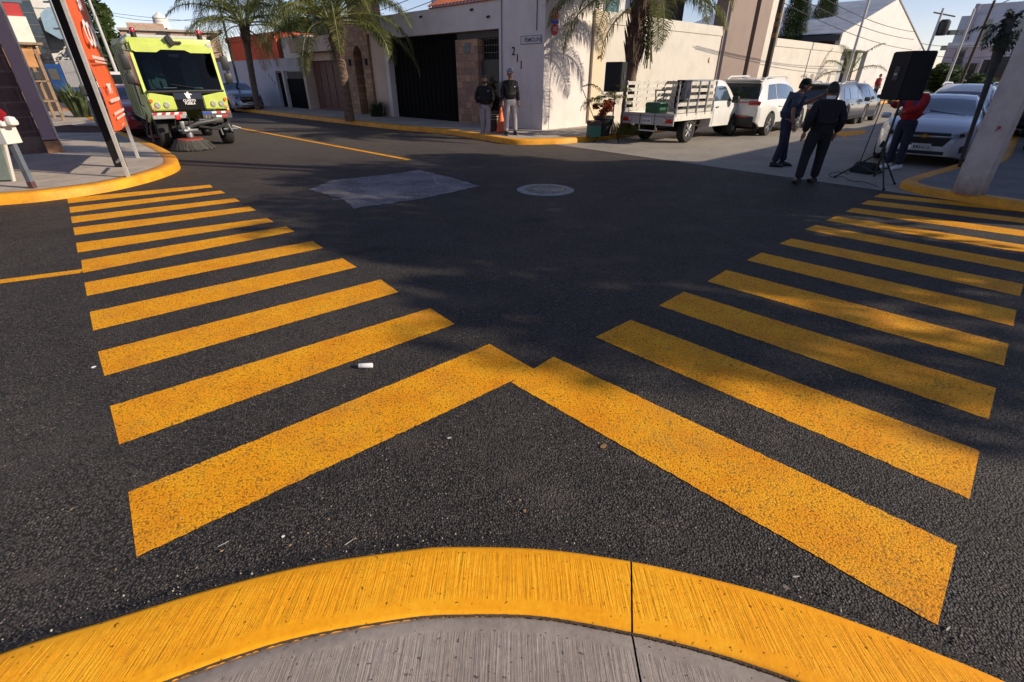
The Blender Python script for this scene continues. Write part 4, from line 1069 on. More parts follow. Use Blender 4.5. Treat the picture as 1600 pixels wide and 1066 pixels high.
t = pole('signal_post', 'slim grey post with small brackets standing behind the banner frame', 'post', b, 6.5, 0.055, 0.05, STEEL, lean=(0.0, 0))
for z in (2.2, 2.9, 3.6): MB().box((-0.12, 0, z), (0.22, 0.04, 0.05)).build('bracket', STEEL, t)
MB().box((0.02, 0, 1.15), (0.22, 0.22, 0.3), bev=0.05).build('junction_box', M('box_dark_grey', (0.10, 0.10, 0.09), 0.8, var=0.3, vs=10), t)
WIRE = M('wire_black', (0.01, 0.01, 0.01), 0.6)
def wire(a, b, sag, label, r=0.012):
    q = MB(); pts = []
    for i in range(25):
        f = i/24; p = a.lerp(b, f); p.z -= sag*4*f*(1-f); pts.append(p)
    q.tube(pts, r, 5); tag(q.build('overhead_cable', WIRE), label, 'cable', 'overhead cables')
wire(AT(150, 18, 38), AT(430, -8, 30), 0.8, 'overhead cable over the sweeper, upper one left of the palms')
wire(AT(150, 17, 38), AT(560, 26, 40), 0.5, 'overhead cable over the sweeper, lower one left of the palms')
wire(AT(440, 58, 44), AT(700, -8, 30), 0.4, 'overhead cable rising behind the palm, lower of the two above the beige house', 0.018)
wire(AT(440, 48, 44), AT(680, -18, 30), 0.4, 'overhead cable rising behind the palm, upper of the two above the beige house', 0.018)
def wallwire(px0, py0, px1, py1, n, lab):
    s0_, z0_ = WB(px0, py0, n); s1_, z1_ = WB(px1, py1, n)
    wire(FB(s0_, n, z0_), FB(s1_, n, z1_), 0.25, lab, 0.014)
wallwire(1225, 5, 1425, 78, 2.6, 'overhead cable crossing before the white gable, lowest')
wallwire(1240, -8, 1428, 62, 2.9, 'overhead cable crossing before the white gable, middle one')
wallwire(1262, -18, 1430, 50, 3.2, 'overhead cable crossing before the white gable, highest')
wire(AT(1432, 66, 55), AT(1620, 52, 34), 0.5, 'overhead cable from the distant transformer pole to the right, upper', 0.02)
wire(AT(1432, 80, 55), AT(1620, 78, 34), 0.5, 'overhead cable from the distant transformer pole to the right, lower', 0.02)

# ------------------------------------------------------------------ potted plant, tool box, plants
b = G(941, 212, 0.14)
t = thing('potted_palm', 'small palm with red-brown leaves in a black pot on the pavement behind the loudspeaker stand', 'potted plant', b)
MB().lathe([(0.20, 0), (0.27, 0.45), (0.31, 0.47), (0.31, 0.54), (0.27, 0.54), (0.25, 0.48), (0.01, 0.48)], n=20).build('pot', BLACK, t, smooth=True)
MB().tube([(0, 0, 0.45), (0.03, 0, 0.95)], [0.06, 0.05], 8).build('stem', BARK, t)
q = MB(); rnd = random.Random(8)
for k in range(11): frond(q, (0.03, 0, 0.95), k*2.4, rnd.uniform(0.25, 1.2), 0.95, 1.9, 26, 0.22, None, rnd)
q.build('fronds', PALML, t, recalc=False)
q = MB(); leafblob(q, (0, -0.05, 0.72), 0.30, 260, rnd, 0.08, (1.2, 1, 0.9), 6)
q.build('red_leaves', leafmat('red_leaf', (0.10, 0.02, 0.01), (0.22, 0.05, 0.02), (0.3, 0.1, 0.04), 8), t, recalc=False)
b = G(927, 214, 0.14)
t = thing('cool_box', 'green and dark box with a thin stick leaning on it, left of the black pot', 'box', b, 0.3)
MB().bx(-0.17, 0.17, -0.14, 0.14, 0.0, 0.32, bev=0.015).build('body', M('teal_green', (0.02, 0.13, 0.09), 0.5, var=0.2), t)
MB().bx(-0.18, 0.18, -0.15, 0.15, 0.321, 0.44, bev=0.02).build('lid', M('lid_brown', (0.06, 0.03, 0.025), 0.6), t)
MB().tube([(0.0, -0.02, 0.44), (-0.42, 0.05, 1.25)], 0.012, 6).build('stick', BARK, t)
def grasses(name, label, cat, base, n, h, r, mat, seed, wd=0.012, kind=None):
    rnd = random.Random(seed); q = MB()
    for k in range(n):
        a = rnd.uniform(0, 2*PI); rr = r*rnd.random(); p = Vector((rr*math.cos(a), rr*math.sin(a), 0)); l = h*rnd.uniform(0.5, 1.1)
        o_ = Vector((math.cos(a+rnd.uniform(-.6, .6)), math.sin(a+rnd.uniform(-.6, .6)), 0)); s1 = Vector((-o_.y, o_.x, 0))*wd
        m1 = p+o_*l*0.18+Vector((0, 0, l*0.6)); e = p+o_*l*rnd.uniform(0.3, 0.6)+Vector((0, 0, l*rnd.uniform(0.75, 1)))
        q.poly([p-s1, p+s1, m1+s1*0.8, m1-s1*0.8]); q.poly([m1-s1*0.8, m1+s1*0.8, e])
    o = q.build(name, mat, recalc=False, loc=base); return tag(o, label, cat, kind=kind)
grasses('agave', 'spiky green agave clump on the pavement far left beside the grey post', 'agave', G(130, 183, 0.14), 120, 1.5, 0.3, leafmat('agave_leaf', (0.05, 0.07, 0.035), (0.09, 0.12, 0.06), (0.15, 0.18, 0.09), 2), 5, 0.06)
grasses('shrub', 'dark low grassy shrub beside the stone tower and black garage gate', 'shrub', FA(9.35, 0.35, 0.14), 200, 0.75, 0.35, leafmat('dark_grass', (0.015, 0.025, 0.01), (0.03, 0.045, 0.015), (0.05, 0.06, 0.02), 3), 6, 0.015)
grasses('grass', 'ragged green grass tuft at the foot of the big palm', 'grass', up(pb3 + Vector((0.1, -0.1, 0)), 0.14), 420, 0.4, 0.5, leafmat('dry_grass', (0.06, 0.07, 0.02), (0.12, 0.13, 0.04), (0.2, 0.17, 0.07), 6), 7, 0.012, kind='stuff')
rnd = random.Random(4)
b = FA(1.8, 0.42, 0.14)
t = thing('potted_shrub', 'dark potted shrub with red leaves by the metal door, between two men in black jackets', 'potted plant', b)
MB().lathe([(0.2, 0), (0.26, 0.55), (0.24, 0.55), (0.01, 0.5)], n=16).build('pot', M('pot_dark', (0.05, 0.045, 0.04), 0.7, var=0.3), t, smooth=True)
q = MB(); leafblob(q, (0, 0, 1.0), 0.5, 500, rnd, 0.09, (0.8, 0.8, 1.2), 8); q.build('leaves', leafmat('dark_red_leaf', (0.02, 0.02, 0.01), (0.05, 0.03, 0.015), (0.10, 0.02, 0.015), 4), t, recalc=False)

# ------------------------------------------------------------------ road crumbs
def litter(name, label, cat, px, py, pts, mat, th=0.002, rz=0.0, z=0.006):
    b = G(px, py, 0); q = MB(); q.prism(pts, 0, th, 'xy'); o = q.build(name, mat, loc=(b.x, b.y, z)); o.rotation_euler = (R(6), R(-5), rz)
    return tag(o, label, cat)
DRY = M('dry_leaf', (0.30, 0.15, 0.05), 0.8, var=0.3, vs=60)
PALE = M('pale_chip', (0.5, 0.48, 0.43), 0.8, var=0.2, vs=60)
def leafpts(l, w_): return [(-l, 0), (-l*0.4, w_), (l*0.3, w_*0.8), (l, 0), (l*0.35, -w_*0.7), (-l*0.5, -w_)]
litter('dry_leaf', 'curled orange-brown leaf on the asphalt inside the yellow chevron, right part', 'leaf', 943, 699, leafpts(0.022, 0.012), DRY, 0.003, 0.5)
litter('dry_leaf', 'tiny orange leaf chip on the asphalt near the middle of the kerb', 'leaf', 820, 800, leafpts(0.009, 0.007), DRY, 0.003, 1.2)
litter('dry_leaf', 'small tan leaf on the asphalt inside the chevron, left of centre', 'leaf', 702, 686, leafpts(0.013, 0.006), PALE, 0.003, 0.2)
litter('dry_leaf', 'pale curled leaf lying on the asphalt by the right part of the yellow kerb', 'leaf', 1243, 903, leafpts(0.016, 0.003), PALE, 0.003, 0.1)
litter('dry_leaf', 'thin pale straw leaf beside the outer end of the nearest right stripe', 'leaf', 1480, 984, leafpts(0.014, 0.003), PALE, 0.003, 0.5)
litter('dry_leaf', 'grey-brown shrivelled leaf on top of the yellow kerb at right', 'leaf', 1218, 940, leafpts(0.012, 0.007), M('grey_leaf', (0.25, 0.22, 0.18), 0.8, var=0.3, vs=50), 0.004, -0.6, 0.084)
litter('twig', 'thin straw twig on the asphalt just above the kerb, left of centre', 'twig', 548, 848, [(-0.025, 0), (0.025, 0.001), (0.025, 0.003), (-0.025, 0.002)], PALE, 0.002, 0.7)
litter('twig', 'thin straw twig on the asphalt below the nearest left stripe', 'twig', 350, 852, [(-0.02, 0), (0.02, 0.001), (0.02, 0.003), (-0.02, 0.002)], PALE, 0.002, 0.6)
litter('paper_scrap', 'small white scrap on the asphalt between the left stripes and the kerb', 'litter', 443, 840, leafpts(0.007, 0.005), WHT, 0.003, 0.6)
litter('paper_scrap', 'small white scrap left of the second left stripe', 'litter', 147, 575, leafpts(0.015, 0.01), WHT, 0.003, 0.6)
mk = G(572, 575)
t = thing('marker_cap', 'small white cylinder lying on the asphalt below the second left stripe', 'litter', (mk.x, mk.y, 0.018), R(4))
MB().lathe([(0.002, -0.045), (0.016, -0.045), (0.017, -0.043), (0.017, 0.040), (0.0145, 0.045), (0.001, 0.045)], n=24, axis='x').build('tube', M('white_plastic', (0.75, 0.75, 0.77), 0.35, var=0.04), t, smooth=True)
MB().lathe([(0.0175, -0.027), (0.0175, -0.025)], n=24, axis='x').build('rim_line', STEEL, t)
q = MB(); rnd = random.Random(55)
for (px, py, n_, sx_, sy_) in ((700, 690, 14, 40, 22), (620, 700, 5, 30, 12), (945, 697, 3, 14, 8), (500, 840, 14, 90, 18), (300, 870, 10, 90, 20), (820, 790, 4, 30, 20), (1040, 820, 4, 30, 12), (1140, 905, 6, 60, 8), (560, 800, 8, 60, 30), (1230, 700, 3, 40, 30), (90, 720, 6, 60, 60), (1500, 800, 5, 20, 20)):
    for k in range(n_):
        b = G(px+rnd.gauss(0, sx_*0.6), py+rnd.gauss(0, sy_*0.6)); a = rnd.uniform(0, PI); l = rnd.uniform(0.003, 0.009); w_ = l*rnd.uniform(0.15, 0.8); zz_ = 0.012
        u_ = Vector((math.cos(a), math.sin(a), rnd.uniform(-.2, .2)))*l; v_ = Vector((-math.sin(a), math.cos(a), rnd.uniform(-.3, .3)))*w_; c_ = Vector((b.x, b.y, zz_))
        q.poly([c_-u_, c_+v_*0.8, c_+u_, c_-v_])
tag(q.build('leaf_crumbs', M('tan_crumbs', (0.36, 0.24, 0.12), 0.8, var=0.6, vs=90), recalc=False), 'tiny tan and orange leaf crumbs scattered on the asphalt inside the chevron', 'leaf crumbs', kind='stuff')
# loose aggregate and crumbs along the kerb
rnd = random.Random(12); q = MB(); q2 = MB()
for k in range(3600):
    i = rnd.randrange(4, len(ko)-4); p = ko[i]; o_ = (ko[i]-ki[i]).normalized()
    d = abs(rnd.gauss(0, 0.07)) if rnd.random() < 0.55 else rnd.uniform(0, 1.1)
    c = p + o_*(0.004+d) + Vector((rnd.uniform(-.01, .01), rnd.uniform(-.01, .01), 0)); s1 = rnd.uniform(0.0018, 0.0055)*(1 if d < 0.15 else 0.7)
    qq = q2 if rnd.random() < 0.10 else q
    zl_ = max(0.0, 0.055*(1-(d+0.004)/0.10))**1.0 if d < 0.10 else 0.0
    m_ = Matrix.Translation((c.x, c.y, s1*0.5+0.001+zl_)) @ Euler((rnd.random()*3, rnd.random()*3, rnd.random()*3)).to_matrix().to_4x4() @ Matrix.Diagonal((s1, s1*rnd.uniform(0.6, 1), s1*rnd.uniform(0.5, 0.9), 1))
    bmesh.ops.create_icosphere(qq.bm, subdivisions=1, radius=1, matrix=m_)
tag(q.build('gravel', M('dark_crumbs', (0.045, 0.042, 0.040), 0.85, var=0.5, vs=60)), 'dark loose asphalt crumbs scattered along the yellow kerb', 'gravel', kind='stuff')
tag(q2.build('pale_grit', M('pale_grit', (0.40, 0.36, 0.31), 0.85, var=0.4, vs=60)), 'pale grit specks scattered on the asphalt along the yellow kerb', 'grit', kind='stuff')
# ------------------------------------------------------------------ vehicles
def lerpl(L, x):
    if x <= L[0][0]: return L[0][1]
    for (a, b), (c, d) in zip(L, L[1:]):
        if x <= c:
            f = (x-a)/(c-a) if c > a else 0
            return b + (d-b)*f
    return L[-1][1]
def smooth(L, k=1):
    """round the corners of a profile"""
    for _ in range(k):
        o = [L[0]]
        for (a, b), (c, d) in zip(L, L[1:]):
            o += [(a+(c-a)*0.2, b+(d-b)*0.2), (a+(c-a)*0.8, b+(d-b)*0.8)]
        o.append(L[-1]); L = o
    return L
class Shell:
    def __init__(s, top, belt, hw, rw, sill, wheels, wr):
        s.top, s.belt, s.hw, s.rw, s.sill, s.wheels, s.wr = smooth(top, 2), smooth(belt), smooth(hw), smooth(rw), sill, wheels, wr
        s.x0, s.x1 = top[0][0], top[-1][0]
    def zlow(s, x):
        z = lerpl(s.sill, x)
        for (xw, zw) in s.wheels:
            d = s.wr**2-(x-xw)**2
            if d > 0: z = max(z, zw + math.sqrt(d))
        return z
    def sec(s, x):
        zl = s.zlow(x); zt_ = lerpl(s.top, x); zb = min(lerpl(s.belt, x), zt_-0.05); hw = lerpl(s.hw, x); rw = min(lerpl(s.rw, x), hw-0.03)
        zl = min(zl, zb-0.12)
        return [(hw-0.05, zl), (hw-0.005, zl+0.012), (hw+0.012, zl+(zb-zl)*0.35), (hw+0.005, zl+(zb-zl)*0.75), (hw-0.035, zb), (rw+0.015, zt_-(zt_-zb)*0.14-0.012), (rw-0.07, zt_-0.008), (rw*0.5, zt_+0.012), (0, zt_+0.018)]
    def P(s, x, t, off=0.0, side=1):
        S_ = s.sec(x); i = min(int(t), len(S_)-2); f = t-i
        a, b = S_[i], S_[i+1]; y = a[0]+(b[0]-a[0])*f; z = a[1]+(b[1]-a[1])*f
        n = Vector((b[1]-a[1], -(b[0]-a[0]))); n = n.normalized() if n.length > 1e-6 else Vector((1, 0))
        if n.x < 0 and n.y < 0: n = -n
        return (x, side*(y+n.x*off), z+n.y*off)
    def body(s, mat, parent, step=0.04):
        q = MB(); n = int((s.x1-s.x0)/step); rows = []
        for i in range(n+1):
            x = s.x0+(s.x1-s.x0)*i/n; S_ = s.sec(x)
            rows.append([(x, y, z) for y, z in S_] + [(x, -y, z) for y, z in S_[::-1][1:]])
        q.grid(rows); q.poly(rows[0]); q.poly(rows[-1][::-1])
        bmesh.ops.remove_doubles(q.bm, verts=q.bm.verts, dist=0.0005)
        return q.build('body', mat, parent, smooth=35)
    def patch(s, x0, x1, t0, t1, off=0.006, side=1, nx=14, nt=5, fx=None):
        q = MB(); rows = []
        for i in range(nx+1):
            f = i/nx; row = []
            for j in range(nt+1):
                g = j/nt; t = t0+(t1-t0)*g
                a, b = (x0, x1) if fx is None else fx(g)
                row.append(s.P(a+(b-a)*f, t, off, side))
            rows.append(row)
        q.grid(rows); return q
def wheel(parent, x, y, r, w_, side, rimmat=RIM, spokes=5):
    q = MB(); q.lathe([(r*0.60, -w_/2), (r*0.93, -w_/2), (r, -w_*0.36), (r, w_*0.36), (r*0.93, w_/2), (r*0.60, w_/2)], (0, 0, 0), n=28, axis='y', cap=False)
    q.lathe([(0.01, -w_*0.3), (r*0.62, -w_*0.3)], n=28, axis='y', cap=False)
    q.lathe([(0.01, w_*0.3), (r*0.62, w_*0.3)], n=28, axis='y', cap=False)
    o = q.build('wheel', RUB, parent, smooth=True, loc=(x, y, r))
    f = w_*0.36*side
    q = MB(); q.lathe([(r*0.56, f-0.02*side), (r*0.64, f+0.012*side), (r*0.66, f)], n=28, axis='y', cap=False)
    q.lathe([(0.01, f+0.02*side), (r*0.13, f+0.02*side), (r*0.15, f-0.01*side)], n=14, axis='y', cap=False)
    for k in range(spokes):
        a = 2*PI*k/spokes
        for da in (-0.13, 0.13):
            p0 = Vector((math.cos(a)*r*0.1, f, math.sin(a)*r*0.1)); p1 = Vector((math.cos(a+da)*r*0.6, f, math.sin(a+da)*r*0.6))
            q.tube([p0, p1], [r*0.07, r*0.05], 5)
    q.build('rim', rimmat, o, smooth=True)
    return o
def plate(parent, x, y, z, rz, w_=0.34, h=0.15, txt='', face=1):
    o = MB().box((0, 0, 0), (0.012, w_, h), bev=0.004).build('number_plate', M('plate_white', (0.6, 0.6, 0.58), 0.5, var=0.1), parent)
    o.location = (x, y, z)
    q = MB(); rnd = random.Random(int(abs(x)*100))
    for k in range(6):   # unreadable embossed characters
        yy = -w_*0.36 + k*w_*0.145
        q.bx(face*0.007, face*0.010, yy, yy+w_*0.02, -h*0.22, h*0.22); q.bx(face*0.007, face*0.010, yy+w_*0.02, yy+w_*0.08, -h*0.22+h*0.3*rnd.random(), -h*0.1+h*0.3*rnd.random())
    q.build('characters', BLACK, o)
    return o
def placed_rear(px, py, half, rot):
    c = G(px, py); f = Vector((math.cos(rot), math.sin(rot), 0)); l = Vector((-f.y, f.x, 0))
    return c + l*half
def lens(parent, name, mat, c, d, rz=0, bev=0.012):
    return MB().box((0, 0, 0), d, bev=min(bev, min(d)*0.4)).build(name, mat, parent, loc=c, smooth=True) if not rz else _rl(parent, name, mat, c, d, rz, bev)
def _rl(parent, name, mat, c, d, rz, bev):
    o = MB().box((0, 0, 0), d, bev=min(bev, min(d)*0.4)).build(name, mat, parent, loc=c, smooth=True); o.rotation_euler = (0, 0, rz); return o
UNDER = M('underbody_black', (0.012, 0.012, 0.012), 0.8)
def undertray(parent, x0, x1, hw, z0, z1):
    MB().bx(x0, x1, -hw, hw, z0, z1).build('underbody', UNDER, parent)

def suv(name, label, cat, loc, rot, paint, detail=True, L=4.5, h=1.66, hwid=0.89, glass=GLASS, darkrear=True):
    """origin at the rear axle; x forward"""
    t = thing(name, label, cat, loc, rot, None)
    xr, xf = -0.92, L-0.92; wb = 2.66; k = h/1.66
    top = [(xr, 0.98*k), (xr+0.03, 1.05*k), (xr+0.30, 1.52*k), (xr+0.48, 1.60*k), (0.6, h), (1.25, 1.62*k), (1.75, 1.47*k), (2.45, 1.08*k), (3.0, 1.03*k), (3.40, 0.93*k), (xf, 0.70*k)]
    belt = [(xr, 0.93*k), (0, 0.99*k), (1.9, 0.94*k), (2.5, 0.93*k), (3.3, 0.84*k), (xf, 0.6*k)]
    hw = [(xr, hwid-0.10), (xr+0.12, hwid-0.02), (0, hwid), (2.6, hwid), (3.25, hwid-0.05), (xf-0.06, hwid-0.17), (xf, hwid-0.28)]
    rw = [(xr, hwid-0.16), (xr+0.45, hwid-0.27), (0.8, hwid-0.25), (1.8, hwid-0.23), (2.5, hwid-0.12), (xf, hwid-0.2)]
    sh = Shell(top, belt, hw, rw, [(xr, 0.45), (xr+0.2, 0.30), (0.4, 0.25), (2.3, 0.25), (3.3, 0.25), (xf, 0.32)], [(0, 0.34), (wb, 0.34)], 0.395)
    sh.body(paint, t)
    undertray(t, xr+0.25, xf-0.25, hwid-0.16, 0.22, 0.75)
    for sd_ in (1, -1):
        for x in (0, wb): wheel(t, x, sd_*(hwid-0.12), 0.345, 0.225, sd_)
        # dark lower cladding and wheel-arch edge
        for (a, b, nm) in ((0.36, 1.28, 'rear_side_window'), (1.33, 2.05, 'front_side_window')):
            fx = (lambda g, a=a, b=b: (a+0.0*g, b-(0.33*g if b > 2 else 0)))
            sh.patch(a, b, 4.15, 4.9, 0.008, sd_, 12, 4, fx).build(nm, GLASSB, t, smooth=True)
        sh.patch(-0.35, 0.30, 4.15, 4.9, 0.008, sd_, 8, 4, lambda g: (-0.40+0.22*g, 0.30)).build('quarter_window', GLASSB, t, smooth=True)
        q = sh.patch(0.42, 2.24, 1.0, 1.55, 0.012, sd_, 12, 3); q.build('sill_trim', BLACK, t, smooth=True)
        q = sh.patch(0.3, 2.2, 3.2, 3.27, 0.010, sd_, 12, 1); q.build('crease', M('crease_grey', (0.3, 0.3, 0.3), 0.5), t)
        MB().box((2.02, sd_*(hwid+0.08), 1.02*k), (0.13, 0.2, 0.15), bev=0.04).build('mirror', paint, t, smooth=True)
        MB().tube([(-0.45, sd_*(hwid-0.30), 1.60*k), (-0.2, sd_*(hwid-0.29), 1.685*k), (1.1, sd_*(hwid-0.28), 1.70*k), (1.35, sd_*(hwid-0.28), 1.62*k)], 0.025, 6).build('roof_rail', RIM if paint is not WHITEP else WHITEP, t, smooth=True)
        for xx in (0.55, 1.42): MB().box((xx, sd_*(hwid+0.012), 0.86*k), (0.16, 0.02, 0.03), bev=0.008).build('door_handle', paint, t)
    # windscreens
    sh.patch(1.83, 2.40, 6.05, 8, 0.006, 1, 10, 6).build('windscreen', glass, t, smooth=True); sh.patch(1.83, 2.40, 6.05, 8, 0.006, -1, 10, 6).build('windscreen', glass, t, smooth=True)
    # rear face
    q = MB(); rows = []
    for i in range(9):
        g = i/8; x = xr+0.035+0.265*g; z = (1.08+0.42*g)*k; hwg = hwid-0.17-0.10*g
        rows.append([(x-0.012-0.012*(1-(yy/hwg)**2), yy, z) for yy in [hwg*(j/8*2-1) for j in range(9)]])
    q.grid(rows); q.build('rear_window', glass, t, smooth=True)
    MB().box((xr+0.28, 0, 1.575*k), (0.30, 1.25, 0.03), bev=0.01, ry=0.12).build('spoiler', paint, t, smooth=True)
    MB().box((xr-0.012, 0, 0.985*k), (0.03, 1.35, 0.035), bev=0.008).build('light_bar', REDL, t)
    for sd_ in (1, -1):
        _rl(t, 'tail_light', REDL, (xr+0.02, sd_*(hwid-0.24), 0.97*k), (0.10, 0.36, 0.12), sd_*-0.22, 0.03)
        MB().tube([(xr-0.02, sd_*0.52, 0.36), (xr+0.1, sd_*0.52, 0.36)], 0.05, 10).build('exhaust', CHROME, t)
    MB().box((xr+0.04, 0, 0.46), (0.14, 1.42, 0.30), bev=0.04).build('rear_bumper', BLACK, t, smooth=True)
    MB().box((xr-0.035, 0, 0.60), (0.02, 1.1, 0.05), bev=0.01).build('reflector', REDL, t)
    plate(t, xr-0.012, 0, 0.78*k, 0, face=-1)
    # front face
    MB().box((xf-0.03, 0, 0.55), (0.10, 1.0, 0.26), bev=0.04).build('grille', BLACK, t, smooth=True)
    for sd_ in (1, -1): _rl(t, 'headlight', CLRL, (xf-0.13, sd_*0.60, 0.70*k), (0.16, 0.32, 0.11), sd_*-0.5, 0.03)
    return t
rB = R(43)
p = placed_rear(1192, 212, 0.77, rB)
suv('suv', 'white SUV with dark rear window parked in the sun just beyond the stake truck', 'car', p, rB, WHITEP, h=1.68)
p = placed_rear(1309, 199, 0.77, rB)
suv('hatchback', 'silver-grey car parked beyond the white SUV, half hidden by the two men', 'car', p, rB, MGREY, L=4.1, h=1.5)
p = placed_rear(1332, 194, 0.78, rB)
def sedan(name, label, loc, rot, paint, glass=GLASS, front=False, hwid=0.88, group=None, k=1.0):
    """origin at the rear axle, x forward"""
    t = thing(name, label, 'car', loc, rot, group)
    xr, xf, wb = -0.98, 3.55, 2.66
    top = [(xr, 0.86), (xr+0.04, 0.99), (-0.42, 1.07), (-0.15, 1.12), (0.45, 1.38), (1.0, 1.47), (1.45, 1.45), (1.75, 1.37), (2.45, 1.03), (2.95, 0.96), (3.30, 0.87), (3.50, 0.73), (xf, 0.62)]
    belt = [(xr, 0.85), (0, 0.95), (1.9, 0.92), (2.4, 0.91), (3.1, 0.82), (xf, 0.50)]
    hw = [(xr, hwid-0.16), (xr+0.15, hwid-0.04), (0, hwid), (2.5, hwid), (2.95, hwid-0.02), (3.3, hwid-0.10), (3.48, hwid-0.22), (xf, hwid-0.34)]
    rw = [(xr, hwid-0.20), (-0.3, hwid-0.16), (0.5, hwid-0.30), (1.0, hwid-0.28), (1.7, hwid-0.26), (2.45, hwid-0.12), (3.2, hwid-0.14), (xf, hwid-0.38)]
    sh = Shell(top, belt, hw, rw, [(xr, 0.42), (xr+0.2, 0.28), (0.4, 0.20), (2.3, 0.20), (3.3, 0.18), (xf, 0.25)], [(0, 0.32), (wb, 0.32)], 0.365)
    sh.body(paint, t, 0.035)
    undertray(t, xr+0.3, xf-0.35, hwid-0.17, 0.18, 0.7)
    for sd_ in (1, -1):
        for x in (0, wb): wheel(t, x, sd_*(hwid-0.115), 0.32, 0.21, sd_)
        sh.patch(0.45, 1.12, 4.15, 4.88, 0.008, sd_, 10, 4, lambda g: (-0.02+0.35*g, 1.10)).build('rear_side_window', glass, t, smooth=True)
        sh.patch(1.16, 2.1, 4.15, 4.88, 0.008, sd_, 12, 4, lambda g: (1.16, 2.12-0.42*g)).build('front_side_window', glass, t, smooth=True)
        MB().box((1.98, sd_*(hwid+0.09), 0.98), (0.12, 0.2, 0.14), bev=0.045).build('mirror', paint, t, smooth=True)
        for xx in (0.42, 1.30): MB().box((xx, sd_*(hwid+0.014), 0.80), (0.16, 0.02, 0.03), bev=0.008).build('door_handle', paint, t)
        sh.patch(1.74, 2.40, 6.05, 8, 0.006, sd_, 10, 6).build('windscreen', GLASSB if front else glass, t, smooth=True)
        sh.patch(-0.12, 0.40, 6.05, 8, 0.006, sd_, 8, 6).build('rear_window', glass, t, smooth=True)
        _rl(t, 'tail_light', REDL, (xr+0.06, sd_*(hwid-0.22), 0.84), (0.10, 0.34, 0.16), sd_*-0.25, 0.03)
    plate(t, xr-0.008, 0, 0.68, 0, face=-1)
    MB().box((xr+0.04, 0, 0.40), (0.12, 1.3, 0.16), bev=0.04).build('rear_bumper', BLACK, t, smooth=True)
    # front
    q = MB(); q.box((xf-0.075, 0, 0.70), (0.12, 0.86, 0.085), bev=0.03); q.build('upper_grille', BLACK, t, smooth=True)
    q = MB(); q.prism([(-0.46, 0.64), (0.46, 0.64), (0.36, 0.46), (-0.36, 0.46)], xf-0.06, xf+0.015, 'yz'); q.build('lower_grille', BLACK, t)
    q = MB(); q.box((xf-0.02, 0, 0.665), (0.07, 0.98, 0.028), bev=0.01); q.build('grille_bar', paint, t, smooth=True)
    q = MB(); q.prism([(-0.10, -0.016), (-0.035, -0.016), (-0.035, -0.04), (0.035, -0.04), (0.035, -0.016), (0.10, -0.016), (0.115, 0.018), (0.035, 0.018), (0.035, 0.04), (-0.035, 0.04), (-0.035, 0.018), (-0.085, 0.018)], xf+0.016, xf+0.034, 'yz')
    q.build('emblem', M('gold_emblem', (0.55, 0.36, 0.08), 0.3, 0.7), t, loc=(0, 0, 0.665))
    for sd_ in (1, -1):
        q = MB(); rows = []
        for i in range(9):
            f = i/8; yy = 0.47+0.34*f; xx = xf+0.0-0.05*f-0.42*f*f; z0 = 0.63+0.07*f; z1 = 0.72+0.12*f
            rows.append([(xx+0.016, sd_*yy, z0), (xx-0.0, sd_*yy, (z0+z1)/2), (xx-0.05, sd_*(yy-0.01), z1)])
        q.grid(rows); bmesh.ops.solidify(q.bm, geom=q.bm.faces[:], thickness=0.03); o = q.build('headlight', CLRL, t, smooth=True)
        q = MB(); q.lathe([(0.005, 0.02), (0.04, 0.02), (0.045, 0.0)], (xf-0.06, sd_*0.60, 0.705), n=14, axis='x'); q.build('bulb', BLACK, o)
        q = MB(); q.prism([(sd_*0.50, 0.30), (sd_*0.74, 0.36), (sd_*0.70, 0.50), (sd_*0.62, 0.46)], xf-0.24, xf-0.055, 'yz'); q.build('fog_recess', BLACK, t)
        q = MB(); q.tube([(xf-0.052, sd_*0.50, 0.30), (xf-0.052, sd_*0.60, 0.46)], 0.012, 5); q.build('fog_trim', CHROME, t)
    q = MB(); q.box((xf-0.03, 0, 0.315), (0.09, 0.84, 0.075), bev=0.02); q.build('air_intake', BLACK, t, smooth=True)
    plate(t, xf+0.022, 0.0, 0.43, 0, face=1)
    q = MB(); q.tube([(2.47, 0.5, 1.045), (2.30, -0.15, 1.14)], 0.008, 5); q.build('wiper', BLACK, t)
    return t
sedan('sedan', 'black glossy sedan parked beyond the silver-grey car, nearest the white gable', p, rB, DGREY)
# silver sedan facing the camera on the right
rot = R(228)
fc = G(1427, 259); f = Vector((math.cos(rot), math.sin(rot), 0))
sedan('sedan', 'silver-blue sedan with gold emblem facing the camera at the right kerb behind the red-shirted person', fc - f*3.50, rot, SILV, front=True).scale = (1, 1, 0.91)
fb = Vector((math.cos(R(223)), math.sin(R(223)), 0)); lb = Vector((-fb.y, fb.x, 0))
suv('hatchback', 'white car roof showing just behind the silver-blue sedan', 'car', fc - f*4.6 - fb*5.0 - lb*0.25, R(223), WHITEP, h=1.50, L=4.1)
sedan('sedan', 'blue car roof showing between the leaning trunk and the concrete pole', fc - f*3.5 - fb*3.2 + lb*2.6 + Vector((0, 0, 0.113)), R(223), M('blue_car_paint', (0.10, 0.20, 0.38), 0.3, 0.3, coat=0.7))
p4 = G(1612, 216)
suv('suv', 'dark SUV half hidden by the concrete pole at the right edge', 'car', (p4.x+1.2, p4.y+1.6, 0.115), R(223), DGREY, h=1.75)

